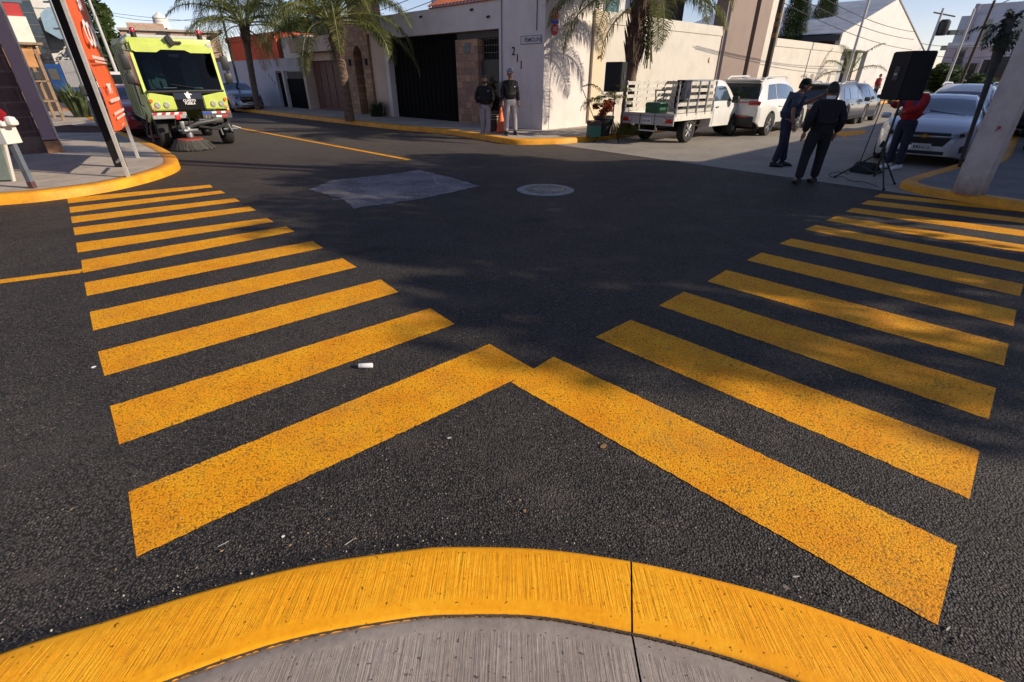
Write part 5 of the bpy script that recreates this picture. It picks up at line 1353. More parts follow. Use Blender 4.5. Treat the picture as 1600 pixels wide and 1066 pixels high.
# stake truck ------------------------------------------------------
rT = R(42)
pT = placed_rear(1070, 223, 0.72, rT)
t = thing('stake_truck', 'white pickup truck with wooden-slat stake bed parked facing away beside the big palm', 'truck', pT, rT)
wbT = 2.75
top = [(1.16, 1.0), (1.18, 1.50), (1.26, 1.60), (1.7, 1.63), (2.1, 1.58), (2.65, 1.08), (3.1, 1.02), (3.5, 0.95), (3.62, 0.78)]
sh = Shell(top, [(1.16, 0.98), (2.6, 0.98), (3.4, 0.86), (3.62, 0.7)], [(1.16, 0.78), (1.25, 0.80), (3.1, 0.80), (3.45, 0.76), (3.62, 0.62)], [(1.16, 0.66), (1.8, 0.63), (2.6, 0.70), (3.62, 0.6)],
           [(1.16, 0.36), (3.62, 0.34)], [(wbT, 0.33)], 0.40)
sh.body(WHITEP, t)
for sd_ in (1, -1):
    sh.patch(1.28, 2.3, 4.15, 4.88, 0.008, sd_, 12, 4, lambda g: (1.30, 2.42-0.45*g)).build('side_window', GLASSB, t, smooth=True)
    MB().box((2.28, sd_*0.92, 1.08), (0.14, 0.2, 0.18), bev=0.03).build('mirror', BLACK, t, smooth=True)
    wheel(t, 0, sd_*0.68, 0.335, 0.22, sd_, RIM, 6); wheel(t, wbT, sd_*0.68, 0.335, 0.22, sd_, STEEL, 6)
    MB().box((1.42, sd_*0.812, 0.90), (0.14, 0.02, 0.03), bev=0.006).build('door_handle', BLACK, t)
    q = sh.patch(1.235, 1.245, 1.2, 4.0, 0.006, sd_, 1, 6); q.build('door_gap', BLACK, t)
MB().bx(1.125, 1.158, -0.5, 0.5, 1.05, 1.45).build('rear_window', GLASS, t)
q = MB(); q.bx(-0.95, 3.4, -0.45, -0.33, 0.42, 0.58); q.bx(-0.95, 3.4, 0.33, 0.45, 0.42, 0.58); q.bx(-0.1, 0.1, -0.6, 0.6, 0.28, 0.42); q.bx(0.3, 2.6, -0.3, 0.3, 0.35, 0.6)
q.build('chassis', UNDER, t)
bx0, bx1, hb = -0.98, 1.08, 0.83
MB().bx(bx0, bx1, -hb, hb, 0.70, 0.745).build('bed_floor', WPAINT, t)
q = MB()
for sd_ in (1, -1): q.bx(bx0, bx1, sd_*hb, sd_*(hb+0.025), 0.62, 0.80)
q.build('bed_side_rail', WPAINT, t)
q = MB(); q.bx(bx0-0.03, bx0-0.002, -hb-0.02, hb+0.02, 0.50, 0.80); q.build('tailgate', M('tailgate_grey', (0.42, 0.40, 0.39), 0.5, var=0.15), t)
q = MB(); q.bx(bx0-0.038, bx0-0.031, -0.25, -0.235, 0.50, 0.80); q.bx(bx0-0.038, bx0-0.031, 0.235, 0.25, 0.50, 0.80); q.bx(bx0-0.036, bx0-0.031, -hb, hb, 0.72, 0.73); q.build('tailgate_seam', BLACK, t)
for sd_ in (1, -1):
    o = lens(t, 'tail_light', REDL, (bx0-0.042, sd_*0.68, 0.62), (0.03, 0.27, 0.11))
    lens(o, 'reverse_lens', CLRL, (-0.012, -sd_*0.10, 0), (0.02, 0.06, 0.09))
plate(t, bx0-0.042, 0.0, 0.60, 0, 0.30, 0.15, face=-1)
q = MB(); q.tube([(bx0+0.02, -0.27, 0.5), (bx0+0.02, -0.27, 0.34), (bx0+0.02, 0.27, 0.34), (bx0+0.02, 0.27, 0.5)], 0.02, 6); q.build('step_frame', WPAINT, t)
q = MB(); q.lathe([(0.015, 0.36), (0.025, 0.40), (0.02, 0.44)], (bx0-0.03, -0.34, 0), n=10); q.build('tow_ball', CHROME, t)
for sd_ in (1, -1):
    for zz_ in (0.86, 1.03, 1.20, 1.37, 1.54):
        MB().bx(bx0+0.02, bx1-0.02, sd_*(hb+0.004), sd_*(hb-0.016), zz_-0.045, zz_+0.045).build('stake_slat', M('slat_paint', (0.50, 0.47, 0.42), 0.7, var=0.25, vs=9), t)
    for xx in (bx0+0.04, -0.38, 0.12, 0.62, bx1-0.04):
        MB().bx(xx-0.025, xx+0.025, sd_*(hb+0.03), sd_*(hb+0.005), 0.74, 1.60).build('stake_post', STEEL if sd_ < 0 else WPAINT, t)
for zz_ in (0.86, 1.03, 1.20, 1.37, 1.54):
    MB().bx(bx1-0.02, bx1, -hb, hb, zz_-0.045, zz_+0.045).build('stake_slat', M('slat_paint', (0.50, 0.47, 0.42), 0.7, var=0.25, vs=9), t)
for yy in (-0.6, -0.2, 0.2, 0.6): MB().bx(bx1+0.002, bx1+0.03, yy-0.025, yy+0.025, 0.74, 1.6).build('stake_post', WPAINT, t)
for sd_ in (1, -1): MB().bx(-0.3, 0.32, sd_*0.80, sd_*0.82, 0.36, 0.66).build('mudguard', UNDER, t) if False else None
# load in the bed (own things)
def TL(x, y, z): return pT + Matrix.Rotation(rT, 3, 'Z') @ Vector((x, y, z))
t = thing('mixer_machine', 'small green engine-driven machine with bent handlebars standing in the truck bed', 'machine', TL(-0.45, 0.1, 0.746), rT)
MB().box((0, 0, 0.16), (0.42, 0.5, 0.30), bev=0.04).build('engine', M('machine_green', (0.02, 0.12, 0.05), 0.4, var=0.3, vs=8), t, smooth=True)
MB().lathe([(0.01, 0.0), (0.13, 0.0), (0.13, 0.2), (0.01, 0.2)], (0.05, 0.0, 0.1), n=16, axis='x').build('drum', STEEL, t, smooth=True)
MB().tube([(0.1, 0.12, 0.3), (0.0, 0.1, 0.55), (-0.25, -0.05, 0.62), (-0.25, -0.4, 0.62)], 0.018, 6).build('handlebar', STEEL, t, smooth=True)
MB().tube([(0.1, -0.12, 0.3), (0.05, -0.3, 0.5), (-0.2, -0.1, 0.35)], 0.018, 6).build('brace', STEEL, t, smooth=True)
t = thing('dark_jacket', 'dark blue cloth jacket draped over the rear right corner of the stake bed', 'jacket', TL(-0.86, -0.80, 1.60), rT)
q = MB(); rows = []
for i in range(13):
    f = i/12; row = []
    for j in range(11):
        g = j/10; z = -0.02-0.86*f*(0.9+0.1*math.sin(g*5)); x = -0.03+0.38*g+0.02*math.sin(f*7+g*9); y = 0.06+0.03*math.sin(g*9+f*3)
        row.append((x*1.0, y*(1-f*0.2), z))
    rows.append(row)
q.grid(rows)
rows = [[(p_[0], p_[1]-0.19-0.02*math.sin(p_[0]*30), p_[2]*0.55) for p_ in r_] for r_ in rows]; q.grid(rows)
q.box((0.16, -0.03, 0.0), (0.4, 0.24, 0.05), bev=0.02)
q.build('cloth', M('navy_cloth', (0.014, 0.018, 0.035), 0.9, var=0.3, vs=10, bump=0.5), t, smooth=60)

# ------------------------------------------------------------------ street sweeper
rS = R(-50)
cS = G(317, 230)
t = thing('street_sweeper', 'lime green street sweeper truck with big windscreen and round front brush', 'street sweeper', (cS.x, cS.y, 0), rS)
hwS = 1.03
prof = [(-0.02, 0.80), (0.02, 1.15), (-0.02, 1.32), (-0.30, 2.42), (-0.42, 2.50), (-1.75, 2.52), (-1.78, 0.55), (-0.25, 0.55)]
# cab shell as side cheeks, roof and front frame so that the windscreen is a real opening
q = MB()
for sd_ in (1, -1):
    q.prism([(-0.05, 1.22), (-0.33, 2.42), (-0.45, 2.42), (-0.17, 1.22)], sd_*(hwS-0.07), sd_*hwS, 'xz')
    q.prism([(-0.95, 0.6), (-1.75, 0.6), (-1.75, 2.42), (-0.95, 2.42)], sd_*(hwS-0.06), sd_*(hwS), 'xz')
    q.prism([(-0.12, 0.85), (-0.95, 0.6), (-0.95, 1.30), (-0.12, 1.30)], sd_*(hwS-0.065), sd_*(hwS-0.003), 'xz')
q.prism([(-1.75, 0.6), (-1.70, 0.6), (-1.70, 2.42), (-1.75, 2.42)], -hwS+0.08, hwS-0.08, 'xz')
q.build('cab', LIME, t)
q = MB(); q.box((-1.02, 0, 2.49), (1.50, 2*hwS+0.02, 0.13), bev=0.05); q.box((-0.31, 0.0, 2.43), (0.10, 2*hwS-0.1, 0.12), bev=0.03); q.build('roof', LIME, t, smooth=True)
MB().box((-1.2, 0, 2.59), (1.6, 1.95, 0.07), bev=0.02).build('roof_deck', M('pale_grey_deck', (0.45, 0.46, 0.47), 0.6), t)
q = MB(); rows = []
for i in range(9):
    f = i/8; rows.append([(-0.085-0.235*f+0.05*(1-(y_/hwS)**2), y_, 1.37+1.03*f) for y_ in [(hwS-0.075)*(j/10*2-1) for j in range(11)]])
gm = bpy.data.materials.new('see_through_glass'); gm.use_nodes = True; g_ = gm.node_tree; g_.nodes.remove(g_.nodes['Principled BSDF'])
tb = g_.nodes.new('ShaderNodeBsdfTransparent'); tb.inputs[0].default_value = (0.30, 0.40, 0.42, 1); gb = g_.nodes.new('ShaderNodeBsdfGlossy'); gb.inputs[0].default_value = (0.8, 0.85, 0.9, 1); gb.inputs[1].default_value = 0.03
fz = g_.nodes.new('ShaderNodeFresnel'); fz.inputs[0].default_value = 1.33; mg = g_.nodes.new('ShaderNodeMixShader')
g_.links.new(fz.outputs[0], mg.inputs[0]); g_.links.new(tb.outputs[0], mg.inputs[1]); g_.links.new(gb.outputs[0], mg.inputs[2]); g_.links.new(mg.outputs[0], g_.nodes['Material Output'].inputs[0])
q.grid(rows); q.build('windscreen', gm, t, smooth=True)
SEATM = M('teal_seat', (0.10, 0.16, 0.16), 0.8, var=0.25, vs=6)
for sd_ in (1, -1):
    q = MB(); q.box((-1.05, sd_*0.48, 1.30), (0.5, 0.5, 0.16), bev=0.05); q.box((-1.30, sd_*0.48, 1.70), (0.14, 0.48, 0.75), bev=0.06, ry=-0.15); q.box((-1.38, sd_*0.48, 2.15), (0.10, 0.26, 0.2), bev=0.04); q.build('seat', SEATM, t, smooth=True)
MB().box((-0.42, 0, 1.30), (0.40, 1.8, 0.22), bev=0.06).build('dashboard', BLACK, t, smooth=True)
q = MB(); q.tube([(-0.70+0.10*math.sin(a_), -0.48+0.22*math.cos(a_), 1.58+0.18*math.sin(a_)) for a_ in [2*PI*k/20 for k in range(21)]], 0.016, 6, cap=False); q.tube([(-0.70, -0.48, 1.58), (-0.45, -0.48, 1.35)], 0.03, 6); q.build('steering_wheel', BLACK, t, smooth=True)
MB().box((-0.33, -0.35, 1.425), (0.22, 0.34, 0.012), ry=-0.2).build('paper', WHT, t)
MB().box((-0.34, 0.38, 1.43), (0.16, 0.24, 0.04), bev=0.01).build('folder', M('folder_teal', (0.2, 0.35, 0.33), 0.7), t)
MB().box((-0.40, 0.0, 2.18), (0.05, 0.26, 0.10), bev=0.02).build('inner_mirror', BLACK, t)
MB().bx(-1.66, -0.2, -0.92, 0.92, 1.05, 1.10).build('cab_floor', BLACK, t)
for bb_ in ((-1.695, -1.67, -0.94, 0.94, 1.1, 2.4), (-1.66, -0.4, -0.95, -0.93, 1.3, 2.4), (-1.66, -0.4, 0.93, 0.95, 1.3, 2.4)): MB().bx(*bb_).build('cab_lining', M('lining_dark', (0.02, 0.025, 0.027), 0.8), t)
# figure-like reflections are left to the glass; interior dash and seat behind
q = MB(); q.prism([(0.0, 0.80), (0.03, 1.05), (-0.0, 1.24), (-0.12, 1.24), (-0.12, 0.80)], -0.36, 0.36, 'xz'); q.build('nose_panel', M('gloss_black', (0.008, 0.008, 0.01), 0.2, coat=0.6), t)
q = MB(); q.box((-0.03, 0, 1.235), (0.12, 2*hwS-0.1, 0.05), bev=0.015); q.build('cowl', BLACK, t)
for sd_ in (1, -1):
    q = MB(); q.prism([(sd_*0.36, 0.80), (sd_*0.98, 0.80), (sd_*1.02, 1.10), (sd_*0.95, 1.22), (sd_*0.36, 1.12)] if True else [], -0.12, 0.035, 'yz')
    bmesh.ops.bevel(q.bm, geom=q.bm.edges[:], offset=0.025, segments=2, affect='EDGES')
    hp = q.build('light_panel', LIME, t, smooth=True)
    for yy in (0.60, 0.82):
        q = MB(); q.lathe([(0.01, 0.05), (0.06, 0.05), (0.075, 0.03), (0.075, 0.0)], (0.0, 0, 0), n=18, axis='x'); q.build('headlight', CLRL, hp, smooth=True, loc=(0.022, sd_*yy, 0.93))
    q = MB(); q.lathe([(0.01, 0.04), (0.04, 0.04), (0.05, 0.0)], (0, 0, 0), n=14, axis='x'); q.build('indicator', ORL, hp, smooth=True, loc=(0.03, sd_*0.945, 1.03))
    MB().box((0.04, sd_*0.93, 0.86), (0.01, 0.09, 0.05)).build('red_label', M('label_pink', (0.6, 0.25, 0.2), 0.6), hp)
# emblem and lettering
def mF(x, y, z): return Matrix(((0, 0, 1, x), (1, 0, 0, y), (0, 1, 0, z), (0, 0, 0, 1)))
q = MB(); q.prism([(-0.085, 1.20), (-0.03, 1.185), (-0.01, 1.225), (0.03, 1.225), (0.025, 1.185), (0.10, 1.175), (0.10, 1.15), (0.045, 1.15), (0.05, 1.07), (-0.01, 1.06), (-0.045, 1.08)], 0.022, 0.034, 'yz')
q.build('emblem', WHT, t)
text('lettering', 'CUARTO', 0.078, WHT, t, mF(0.034, 0.0, 1.018), 0.003, bold=0.002)
text('lettering', 'PUEBLA', 0.078, WHT, t, mF(0.034, 0.0, 0.95), 0.003, bold=0.002)
# bumper with stripes
q = MB(); q.box((-0.03, -0.60, 0.68), (0.14, 0.86, 0.15), bev=0.02); q.build('bumper', M('bumper_grey', (0.33, 0.34, 0.34), 0.6), t)
q = MB(); q.box((-0.03, 0.62, 0.66), (0.20, 0.80, 0.20), bev=0.03); q.build('bumper', M('bumper_dark', (0.07, 0.07, 0.075), 0.6), t)
for k in range(7):
    y0 = -1.02+k*0.105; q = MB(); q.prism([(y0, 0.70), (y0+0.105, 0.70), (y0+0.14, 0.755), (y0+0.035, 0.755)], 0.041, 0.048, 'yz'); q.build('warning_stripe', REDM if k % 2 == 0 else WHT, t)
for k, mt in enumerate((BLUEM, BLUEM, WHT, REDM, WHT, REDM)):
    q = MB(); q.bx(0.071, 0.078, 0.24+k*0.125, 0.24+(k+1)*0.125-0.004, 0.70, 0.745); q.build('warning_stripe', mt, t)
for (a, mt) in ((0.58, WHT), (0.74, REDM)): MB().bx(0.071, 0.078, a, a+0.15, 0.60, 0.65).build('warning_stripe', mt, t)
# wheels
for sd_ in (1, -1):
    wheel(t, -0.45, sd_*0.84, 0.36, 0.28, sd_, M('rim_dark', (0.10, 0.09, 0.08), 0.6), 6)
    wheel(t, -3.3, sd_*0.84, 0.36, 0.28, sd_, M('rim_dark'), 6)
MB().bx(-4.4, -0.3, -0.6, 0.6, 0.4, 0.62).build('chassis', UNDER, t)
# hopper body
q = MB(); q.prism([(-1.82, 0.62), (-1.82, 2.60), (-4.0, 2.66), (-4.5, 2.1), (-4.5, 0.62)], -hwS-0.02, hwS+0.02, 'xz')
bmesh.ops.bevel(q.bm, geom=q.bm.edges[:], offset=0.04, segments=2, affect='EDGES'); q.build('hopper', LIMED, t, smooth=True)
for xx in (-2.2, -2.75, -3.3, -3.85):
    MB().bx(xx-0.03, xx+0.03, -hwS-0.06, -hwS-0.01, 0.7, 2.5).build('hopper_rib', LIMED, t)
# mirrors, beacons, camera arm
for sd_ in (1, -1):
    q = MB(); q.tube([(-0.35, sd_*(hwS-0.02), 2.25), (-0.15, sd_*(hwS+0.20), 2.28), (-0.12, sd_*(hwS+0.22), 1.55), (-0.3, sd_*(hwS), 1.5)], 0.018, 6); arm = q.build('mirror_arm', BLACK, t, smooth=True)
    for (z, h_) in ((2.02, 0.34), (1.66, 0.24)): MB().box((-0.14, sd_*(hwS+0.20), z), (0.08, 0.20, h_), bev=0.03).build('mirror', BLACK, arm, smooth=True)
    q = MB(); q.tube([(-1.05, sd_*(hwS+0.0), 1.0), (-1.0, sd_*(hwS+0.07), 1.05), (-0.95, sd_*(hwS+0.07), 1.5), (-1.0, sd_*hwS, 1.55)], 0.015, 6); q.build('grab_handle', BLACK, t)
    MB().lathe([(0.07, 0), (0.07, 0.11)], n=14).build('beacon_base', BLACK, t, loc=(-0.42, sd_*0.80, 2.56), smooth=True)
    MB().lathe([(0.065, 0.11), (0.07, 0.16), (0.05, 0.20), (0.01, 0.21)], n=14).build('beacon', REDL, t, loc=(-0.42, sd_*0.80, 2.56), smooth=True)
    q = MB(); rows = []
    for i in range(7):
        f = i/6; rows.append([(-0.22-0.22*f+0.0, sd_*(hwS+0.006), 1.30+1.0*f), (-0.92, sd_*(hwS+0.006), 1.30+1.0*f)])
    q.grid(rows); q.build('side_window', GLASS, t)
q = MB(); q.box((-0.20, -0.02, 2.50), (0.10, 0.16, 0.24), bev=0.02, rx=0.5); q.box((-0.20, 0.12, 2.46), (0.10, 0.26, 0.06), bev=0.02); q.build('roof_camera', BLACK, t)
q = MB(); q.lathe([(0.04, 0), (0.065, 0.05), (0.065, 0.08)], (-0.30, 0.93, 2.42), n=14, axis='x'); q.build('work_lamp', CLRL, t)
q = MB(); q.tube([(0.0, 0.5, 1.27), (-0.05, -0.35, 1.40)], 0.012, 5); q.build('wiper', BLACK, t)
# brush arm and brush
q = MB()
q.tube([(0.0, 0.55, 0.62), (0.25, 0.45, 0.66), (0.35, 0.0, 0.62), (0.35, -0.25, 0.55)], [0.07, 0.06, 0.06, 0.05], 8)
q.tube([(0.0, 0.75, 0.55), (0.30, 0.50, 0.45), (0.32, 0.0, 0.55)], 0.03, 6); q.tube([(0.05, 0.6, 0.5), (0.3, 0.15, 0.42)], 0.025, 6)
q.box((0.1, 0.35, 0.66), (0.35, 0.7, 0.12), bev=0.03, rz=0.2)
q.build('brush_arm', M('arm_dark_grey', (0.05, 0.05, 0.05), 0.5, 0.4, var=0.3, vs=10), t, smooth=True)
q = MB(); q.lathe([(0.09, 0.30), (0.09, 0.50), (0.05, 0.56)], (0.35, -0.30, 0), n=14); q.box((0.35, -0.3, 0.47), (0.3, 0.42, 0.06), bev=0.02, rz=0.4); q.box((0.42, -0.42, 0.60), (0.06, 0.10, 0.18), bev=0.02); q.build('brush_motor', STEEL, t, smooth=True)
MB().box((0.44, -0.48, 0.66), (0.05, 0.14, 0.12), bev=0.03, rz=0.3).build('warning_tag', REDM, t)
br = MB(); br.lathe([(0.02, 0.28), (0.33, 0.27), (0.35, 0.24), (0.32, 0.23), (0.02, 0.25)], n=32); bo = br.build('brush', M('brush_red', (0.30, 0.05, 0.03), 0.7, var=0.3), t, loc=(0.35, -0.32, 0.0), smooth=True)
q = MB(); rnd = random.Random(2)
for k in range(900):
    a = rnd.uniform(0, 2*PI); r_ = rnd.uniform(0.30, 0.40); e = r_+rnd.uniform(0.14, 0.24)
    p0 = Vector((math.cos(a)*r_, math.sin(a)*r_, 0.25)); p1 = Vector((math.cos(a+0.1)*e, math.sin(a+0.1)*e, rnd.uniform(0.01, 0.06))); s1 = Vector((-math.sin(a), math.cos(a), 0))*0.008
    q.poly([p0-s1, p0+s1, p1+s1, p1-s1])
q.build('bristles', M('bristle', (0.09, 0.085, 0.075), 0.8, var=0.5, vs=25), bo, recalc=False)
q = MB()
for (a, b) in (((0.05, 0.95, 0.50), (0.05, 1.18, 0.42)), ((0.02, 0.7, 0.42), (0.05, 1.1, 0.42)), ((0.0, 0.6, 0.55), (0.1, 0.62, 0.28)), ((0.05, 0.85, 0.55), (0.12, 0.9, 0.36))): q.tube([a, b], 0.025, 6)
q.build('linkage', STEEL, t, smooth=True)
HOSE = M('hose_black', (0.015, 0.015, 0.015), 0.5)
for (a_, b_, c_) in (((0.03, -0.2, 0.80), (0.22, -0.05, 0.50), (0.30, -0.22, 0.58)), ((0.03, 0.1, 0.80), (0.28, 0.28, 0.52), (0.33, -0.1, 0.60)), ((0.05, 0.45, 0.78), (0.30, 0.62, 0.50), (0.22, 0.30, 0.62)), ((0.03, -0.5, 0.72), (0.16, -0.62, 0.45), (0.30, -0.45, 0.52))):
    q = MB(); q.tube([Vector(a_)*(1-f)**2 + Vector(b_)*2*f*(1-f) + Vector(c_)*f*f for f in [k/10 for k in range(11)]], 0.014, 6); q.build('hose', HOSE, t, smooth=True)
for k in range(3): MB().box((0.06, 0.30+0.09*k, 0.72), (0.05, 0.03, 0.10), bev=0.008).build('valve', STEEL, t)
q = MB(); q.box((0.02, 0.0, 0.62), (0.10, 0.70, 0.09), bev=0.02); q.build('cross_beam', M('arm_dark_grey'), t)
for yy in (-0.98, 0.98): MB().bx(-0.18, -0.15, yy-0.004 if yy > 0 else yy-0.06, yy+0.06 if yy > 0 else yy+0.004, 1.25, 1.28).build('panel_gap', BLACK, t)
# side brush gear on the left of the picture
q = MB(); q.tube([(-0.9, -0.9, 0.8), (-0.6, -1.1, 0.5), (-0.45, -1.15, 0.15)], 0.03, 6); q.tube([(-1.2, -1.0, 0.9), (-0.9, -1.2, 0.3)], 0.025, 6); q.box((-0.75, -1.05, 0.28), (0.5, 0.3, 0.05), bev=0.01)
q.build('side_brush_arm', M('arm_rusty', (0.12, 0.06, 0.04), 0.8, var=0.4, vs=12), t)

for c_ in kids(t):
    if c_.name.split('.')[0] in ('light_panel', 'emblem', 'lettering', 'nose_panel', 'cowl', 'bumper', 'warning_stripe', 'wiper', 'warning_tag'): c_.location.z += 0.13
t.scale = (1, 0.90, 1)
# lime visor above the windscreen, dipping at both sides
q = MB(); q.prism([(-0.98, 2.42), (-0.98, 2.28), (-0.90, 2.24), (-0.42, 2.24), (-0.30, 2.30), (0.28, 2.30), (0.42, 2.24), (0.90, 2.24), (0.98, 2.28), (0.98, 2.42)], -0.30, -0.22, 'yz'); q.build('visor', LIME, t)
# things seen through / on the glass
q = MB(); q.bx(-0.30, -0.295, 0.2, 0.75, 2.05, 2.13); q.build('inner_sticker', M('glass_mark', (0.10, 0.16, 0.17), 0.3), t) if False else q.bm.free()
# small far cars on the left
p = G(213, 214); 
sedan('hatchback', 'red car parked behind the banner on the left of the sweeper', (p.x-1.6, p.y+2.9, 0), R(-52), REDP)
p = AT(188, 130, 36)
t = thing('lorry', 'small white lorry cab far away between the banner and the sweeper', 'lorry', (p.x, 36, 0), R(-60))
q = MB(); q.box((0, 0, 1.25), (1.5, 1.9, 1.5), bev=0.15); q.build('cab', WHITEP, t, smooth=True)
MB().box((0.62, 0, 1.55), (0.32, 1.5, 0.55), bev=0.04).build('windscreen', GLASS, t)
MB().box((-0.1, -0.95, 1.55), (0.6, 0.06, 0.5)).build('side_window', GLASS, t)
MB().box((-2.4, 0, 1.3), (3.0, 2.0, 1.4), bev=0.04).build('box_body', WPAINT, t)
for xx in (0.2, -3.0):
    for sd_ in (1, -1): wheel(t, xx, sd_*0.8, 0.42, 0.25, sd_)
p = AT(372, 160, 31.5); 
sedan('sedan', 'grey car in shade parked behind the sweeper by the white wall', (AT(380, 160, 33).x, 31.5, 0), R(-47), M('bluegrey_car', (0.25, 0.28, 0.34), 0.3, 0.4, coat=0.6))

# ------------------------------------------------------------------ loudspeakers
def speaker(label, base, hub, feet, topz, box, rot, dark=SPK, group='loudspeakers on stands', spread=0.55):
    t = thing('speaker_stand', 'black tripod stand ' + label, 'stand', base, 0, 'tripod stands')
    MB().tube([(0, 0, 0.12), (0, 0, topz)], 0.018, 8).build('pole', BLACK, t)
    MB().lathe([(0.035, hub-0.05), (0.035, hub+0.05)], n=12).build('collar', BLACK, t)
    for a in feet:
        e = Vector((a.x-base[0], a.y-base[1], 0.02)) if isinstance(a, Vector) else Vector((math.cos(a)*spread, math.sin(a)*spread, 0.02))
        MB().tube([(0, 0, hub), e], 0.014, 6).build('leg', BLACK, t)
        MB().tube([(0, 0, 0.18), e.lerp(Vector((0, 0, hub)), 0.5)], 0.010, 6).build('brace', BLACK, t)
        MB().lathe([(0.02, 0), (0.022, 0.04)], (e.x, e.y, 0), n=10).build('rubber_foot', RUB, t)
    w_, d_, h_ = box
    s_ = thing('loudspeaker', 'black loudspeaker box ' + label, 'loudspeaker', (base[0], base[1], base[2]+topz), rot, group)
    q = MB(); a = w_/2
    q.prism([(-a, -d_/2), (a, -d_/2), (a*0.72, d_/2), (-a*0.72, d_/2)], 0, h_, 'xy'); bmesh.ops.bevel(q.bm, geom=q.bm.edges[:], offset=0.015, segments=2, affect='EDGES')
    q.build('cabinet', dark, s_, smooth=30)
    MB().bx(-a+0.03, a-0.03, -d_/2-0.012, -d_/2-0.001, 0.03, h_-0.03).build('grille', M('speaker_grille', (0.008, 0.008, 0.009), 0.7, 0.0, var=0.3, vs=60, bump=0.5, bs=300), s_)
    for sd_ in (1, -1):
        o = MB().box((0, 0, 0), (0.02, 0.10, 0.20), bev=0.006).build('handle_recess', M('recess_grey', (0.04, 0.04, 0.045), 0.4), s_, loc=(sd_*a*0.87, 0.02, h_*0.55)); o.rotation_euler = (0, 0, sd_*R(12))
        o2 = MB().box((0, 0, 0), (0.025, 0.05, 0.035), bev=0.006).build('handle', RIM, o, loc=(sd_*0.012, 0, -0.01))
    MB().lathe([(0.005, 0), (0.05, 0), (0.06, 0.01)], (0, 0, 0), n=16, axis='y').build('badge', STEEL, s_, loc=(0.0, -d_/2-0.02, 0.06)) if False else None
    return t, s_
b = G(953, 221, 0.0)
speaker('in the sun in front of the black plant pot', (b.x+0.02, b.y, 0.0), 0.62, (R(200), R(285), R(55)), 1.32, (0.52, 0.46, 0.74), R(-38))
b = G(1362, 287, 0.0)
speaker('dark against the light at the right kerb, hiding the person in red', (b.x, b.y, 0.0), 0.55, (G(1304, 278), G(1380, 298), G(1397, 289)), 1.36, (0.50, 0.44, 0.70), R(172), spread=0.72)
# ballast plate by the stand
b2 = G(1352, 270, 0.0)
t = thing('floor_wedge', 'small dark floor monitor lying on the concrete under the right stand', 'loudspeaker', (b2.x, b2.y, 0), R(25))
q = MB(); q.prism([(-0.22, 0.0), (0.22, 0.0), (0.20, 0.05), (-0.05, 0.20), (-0.22, 0.06)], -0.2, 0.2, 'xz'); bmesh.ops.bevel(q.bm, geom=q.bm.edges[:], offset=0.01, segments=2, affect='EDGES'); q.build('cabinet', SPK, t, smooth=30)
MB().box((0.08, 0, 0.135), (0.25, 0.34, 0.012), ry=R(31)).build('grille', M('speaker_grille'), t)
cbl = MB(); cc = [G(*p_, 0.006) for p_ in [(1372, 292), (1350, 285), (1330, 283), (1318, 277), (1300, 277), (1296, 272), (1312, 269), (1325, 272), (1318, 267)]]
cbl.tube(resample([(p_.x, p_.y) for p_ in cc], 50), 0.006, 5)
tag(cbl.build('audio_cable', WIRE, loc=(0, 0, 0.008)), 'thin black audio cable looping on the concrete under the right stand', 'cable')

# ------------------------------------------------------------------ traffic cone
b = G(783, 207, 0.145)
t = thing('traffic_cone', 'tall orange traffic cone on the pavement between the two men in black jackets', 'traffic cone', b)
MB().lathe([(0.155, 0.03), (0.145, 0.05), (0.03, 0.72), (0.02, 0.73), (0.01, 0.73)], n=24).build('cone', M('cone_orange', (0.80, 0.13, 0.02), 0.5, var=0.12, vs=8), t, smooth=True)
MB().box((0, 0, 0.015), (0.38, 0.38, 0.03), bev=0.01, rz=0.4).build('base', M('cone_base', (0.5, 0.08, 0.02), 0.7, var=0.2), t)
b = G(771, 207, 0.145)
t = thing('litter_bin', 'low dark bin with two pale bands behind the traffic cone', 'bin', (b.x, b.y+0.25, b.z))
MB().lathe([(0.15, 0), (0.18, 0.5), (0.16, 0.5), (0.01, 0.46)], n=18).build('body', M('bin_brown', (0.05, 0.035, 0.03), 0.7, var=0.3), t, smooth=True)
for z in (0.36, 0.44): MB().lathe([(0.176+0.01*z, z), (0.178+0.01*z, z+0.025)], n=18, cap=False).build('band', M('band_pale', (0.35, 0.32, 0.25), 0.7), t)

# ------------------------------------------------------------------ banner frame, stand at the left edge
P1 = G(201, 277, 0.144); P2 = G(216, 247, 0.144)
hb_ = 4.2
t = thing('sign_stand', 'tall steel frame with a black flat post holding the orange banner on the left pavement', 'sign frame', P1)
ang = math.atan2(P2.y-P1.y, P2.x-P1.x)
bp = G(188, 261, 0.144) - P1
q = MB(); q.box((bp.x+0.02, bp.y, 2.2), (0.20, 0.06, 4.4), rz=R(5)); q.build('black_post', M('post_black', (0.006, 0.004, 0.003), 0.9), t)
MB().box((0, 0, 2.2), (0.05, 0.05, 4.4), rz=0.3).build('grey_post', M('post_grey', (0.42, 0.40, 0.38), 0.6, var=0.2, vs=5), t)
v = P2-P1; MB().box((v.x, v.y, 2.2), (0.05, 0.05, 4.4), rz=0.3).build('grey_post', M('post_grey'), t)
MB().tube([(0, 0, 0.70), (v.x, v.y, 0.72)], 0.015, 6).build('bottom_rail', M('post_grey'), t)
MB().box((bp.x*0.5, bp.y*0.5, 0.22), (0.03, (P1-P2).length*0.3, 0.03), rz=R(30)).build('foot_rail', STEEL, t)
bn = thing('banner', 'long orange banner with white lettering hanging in the steel frame', 'banner', P1, ang)
Lb = v.length; q = MB(); rows = []
z0b, z1b = 0.74, 4.1
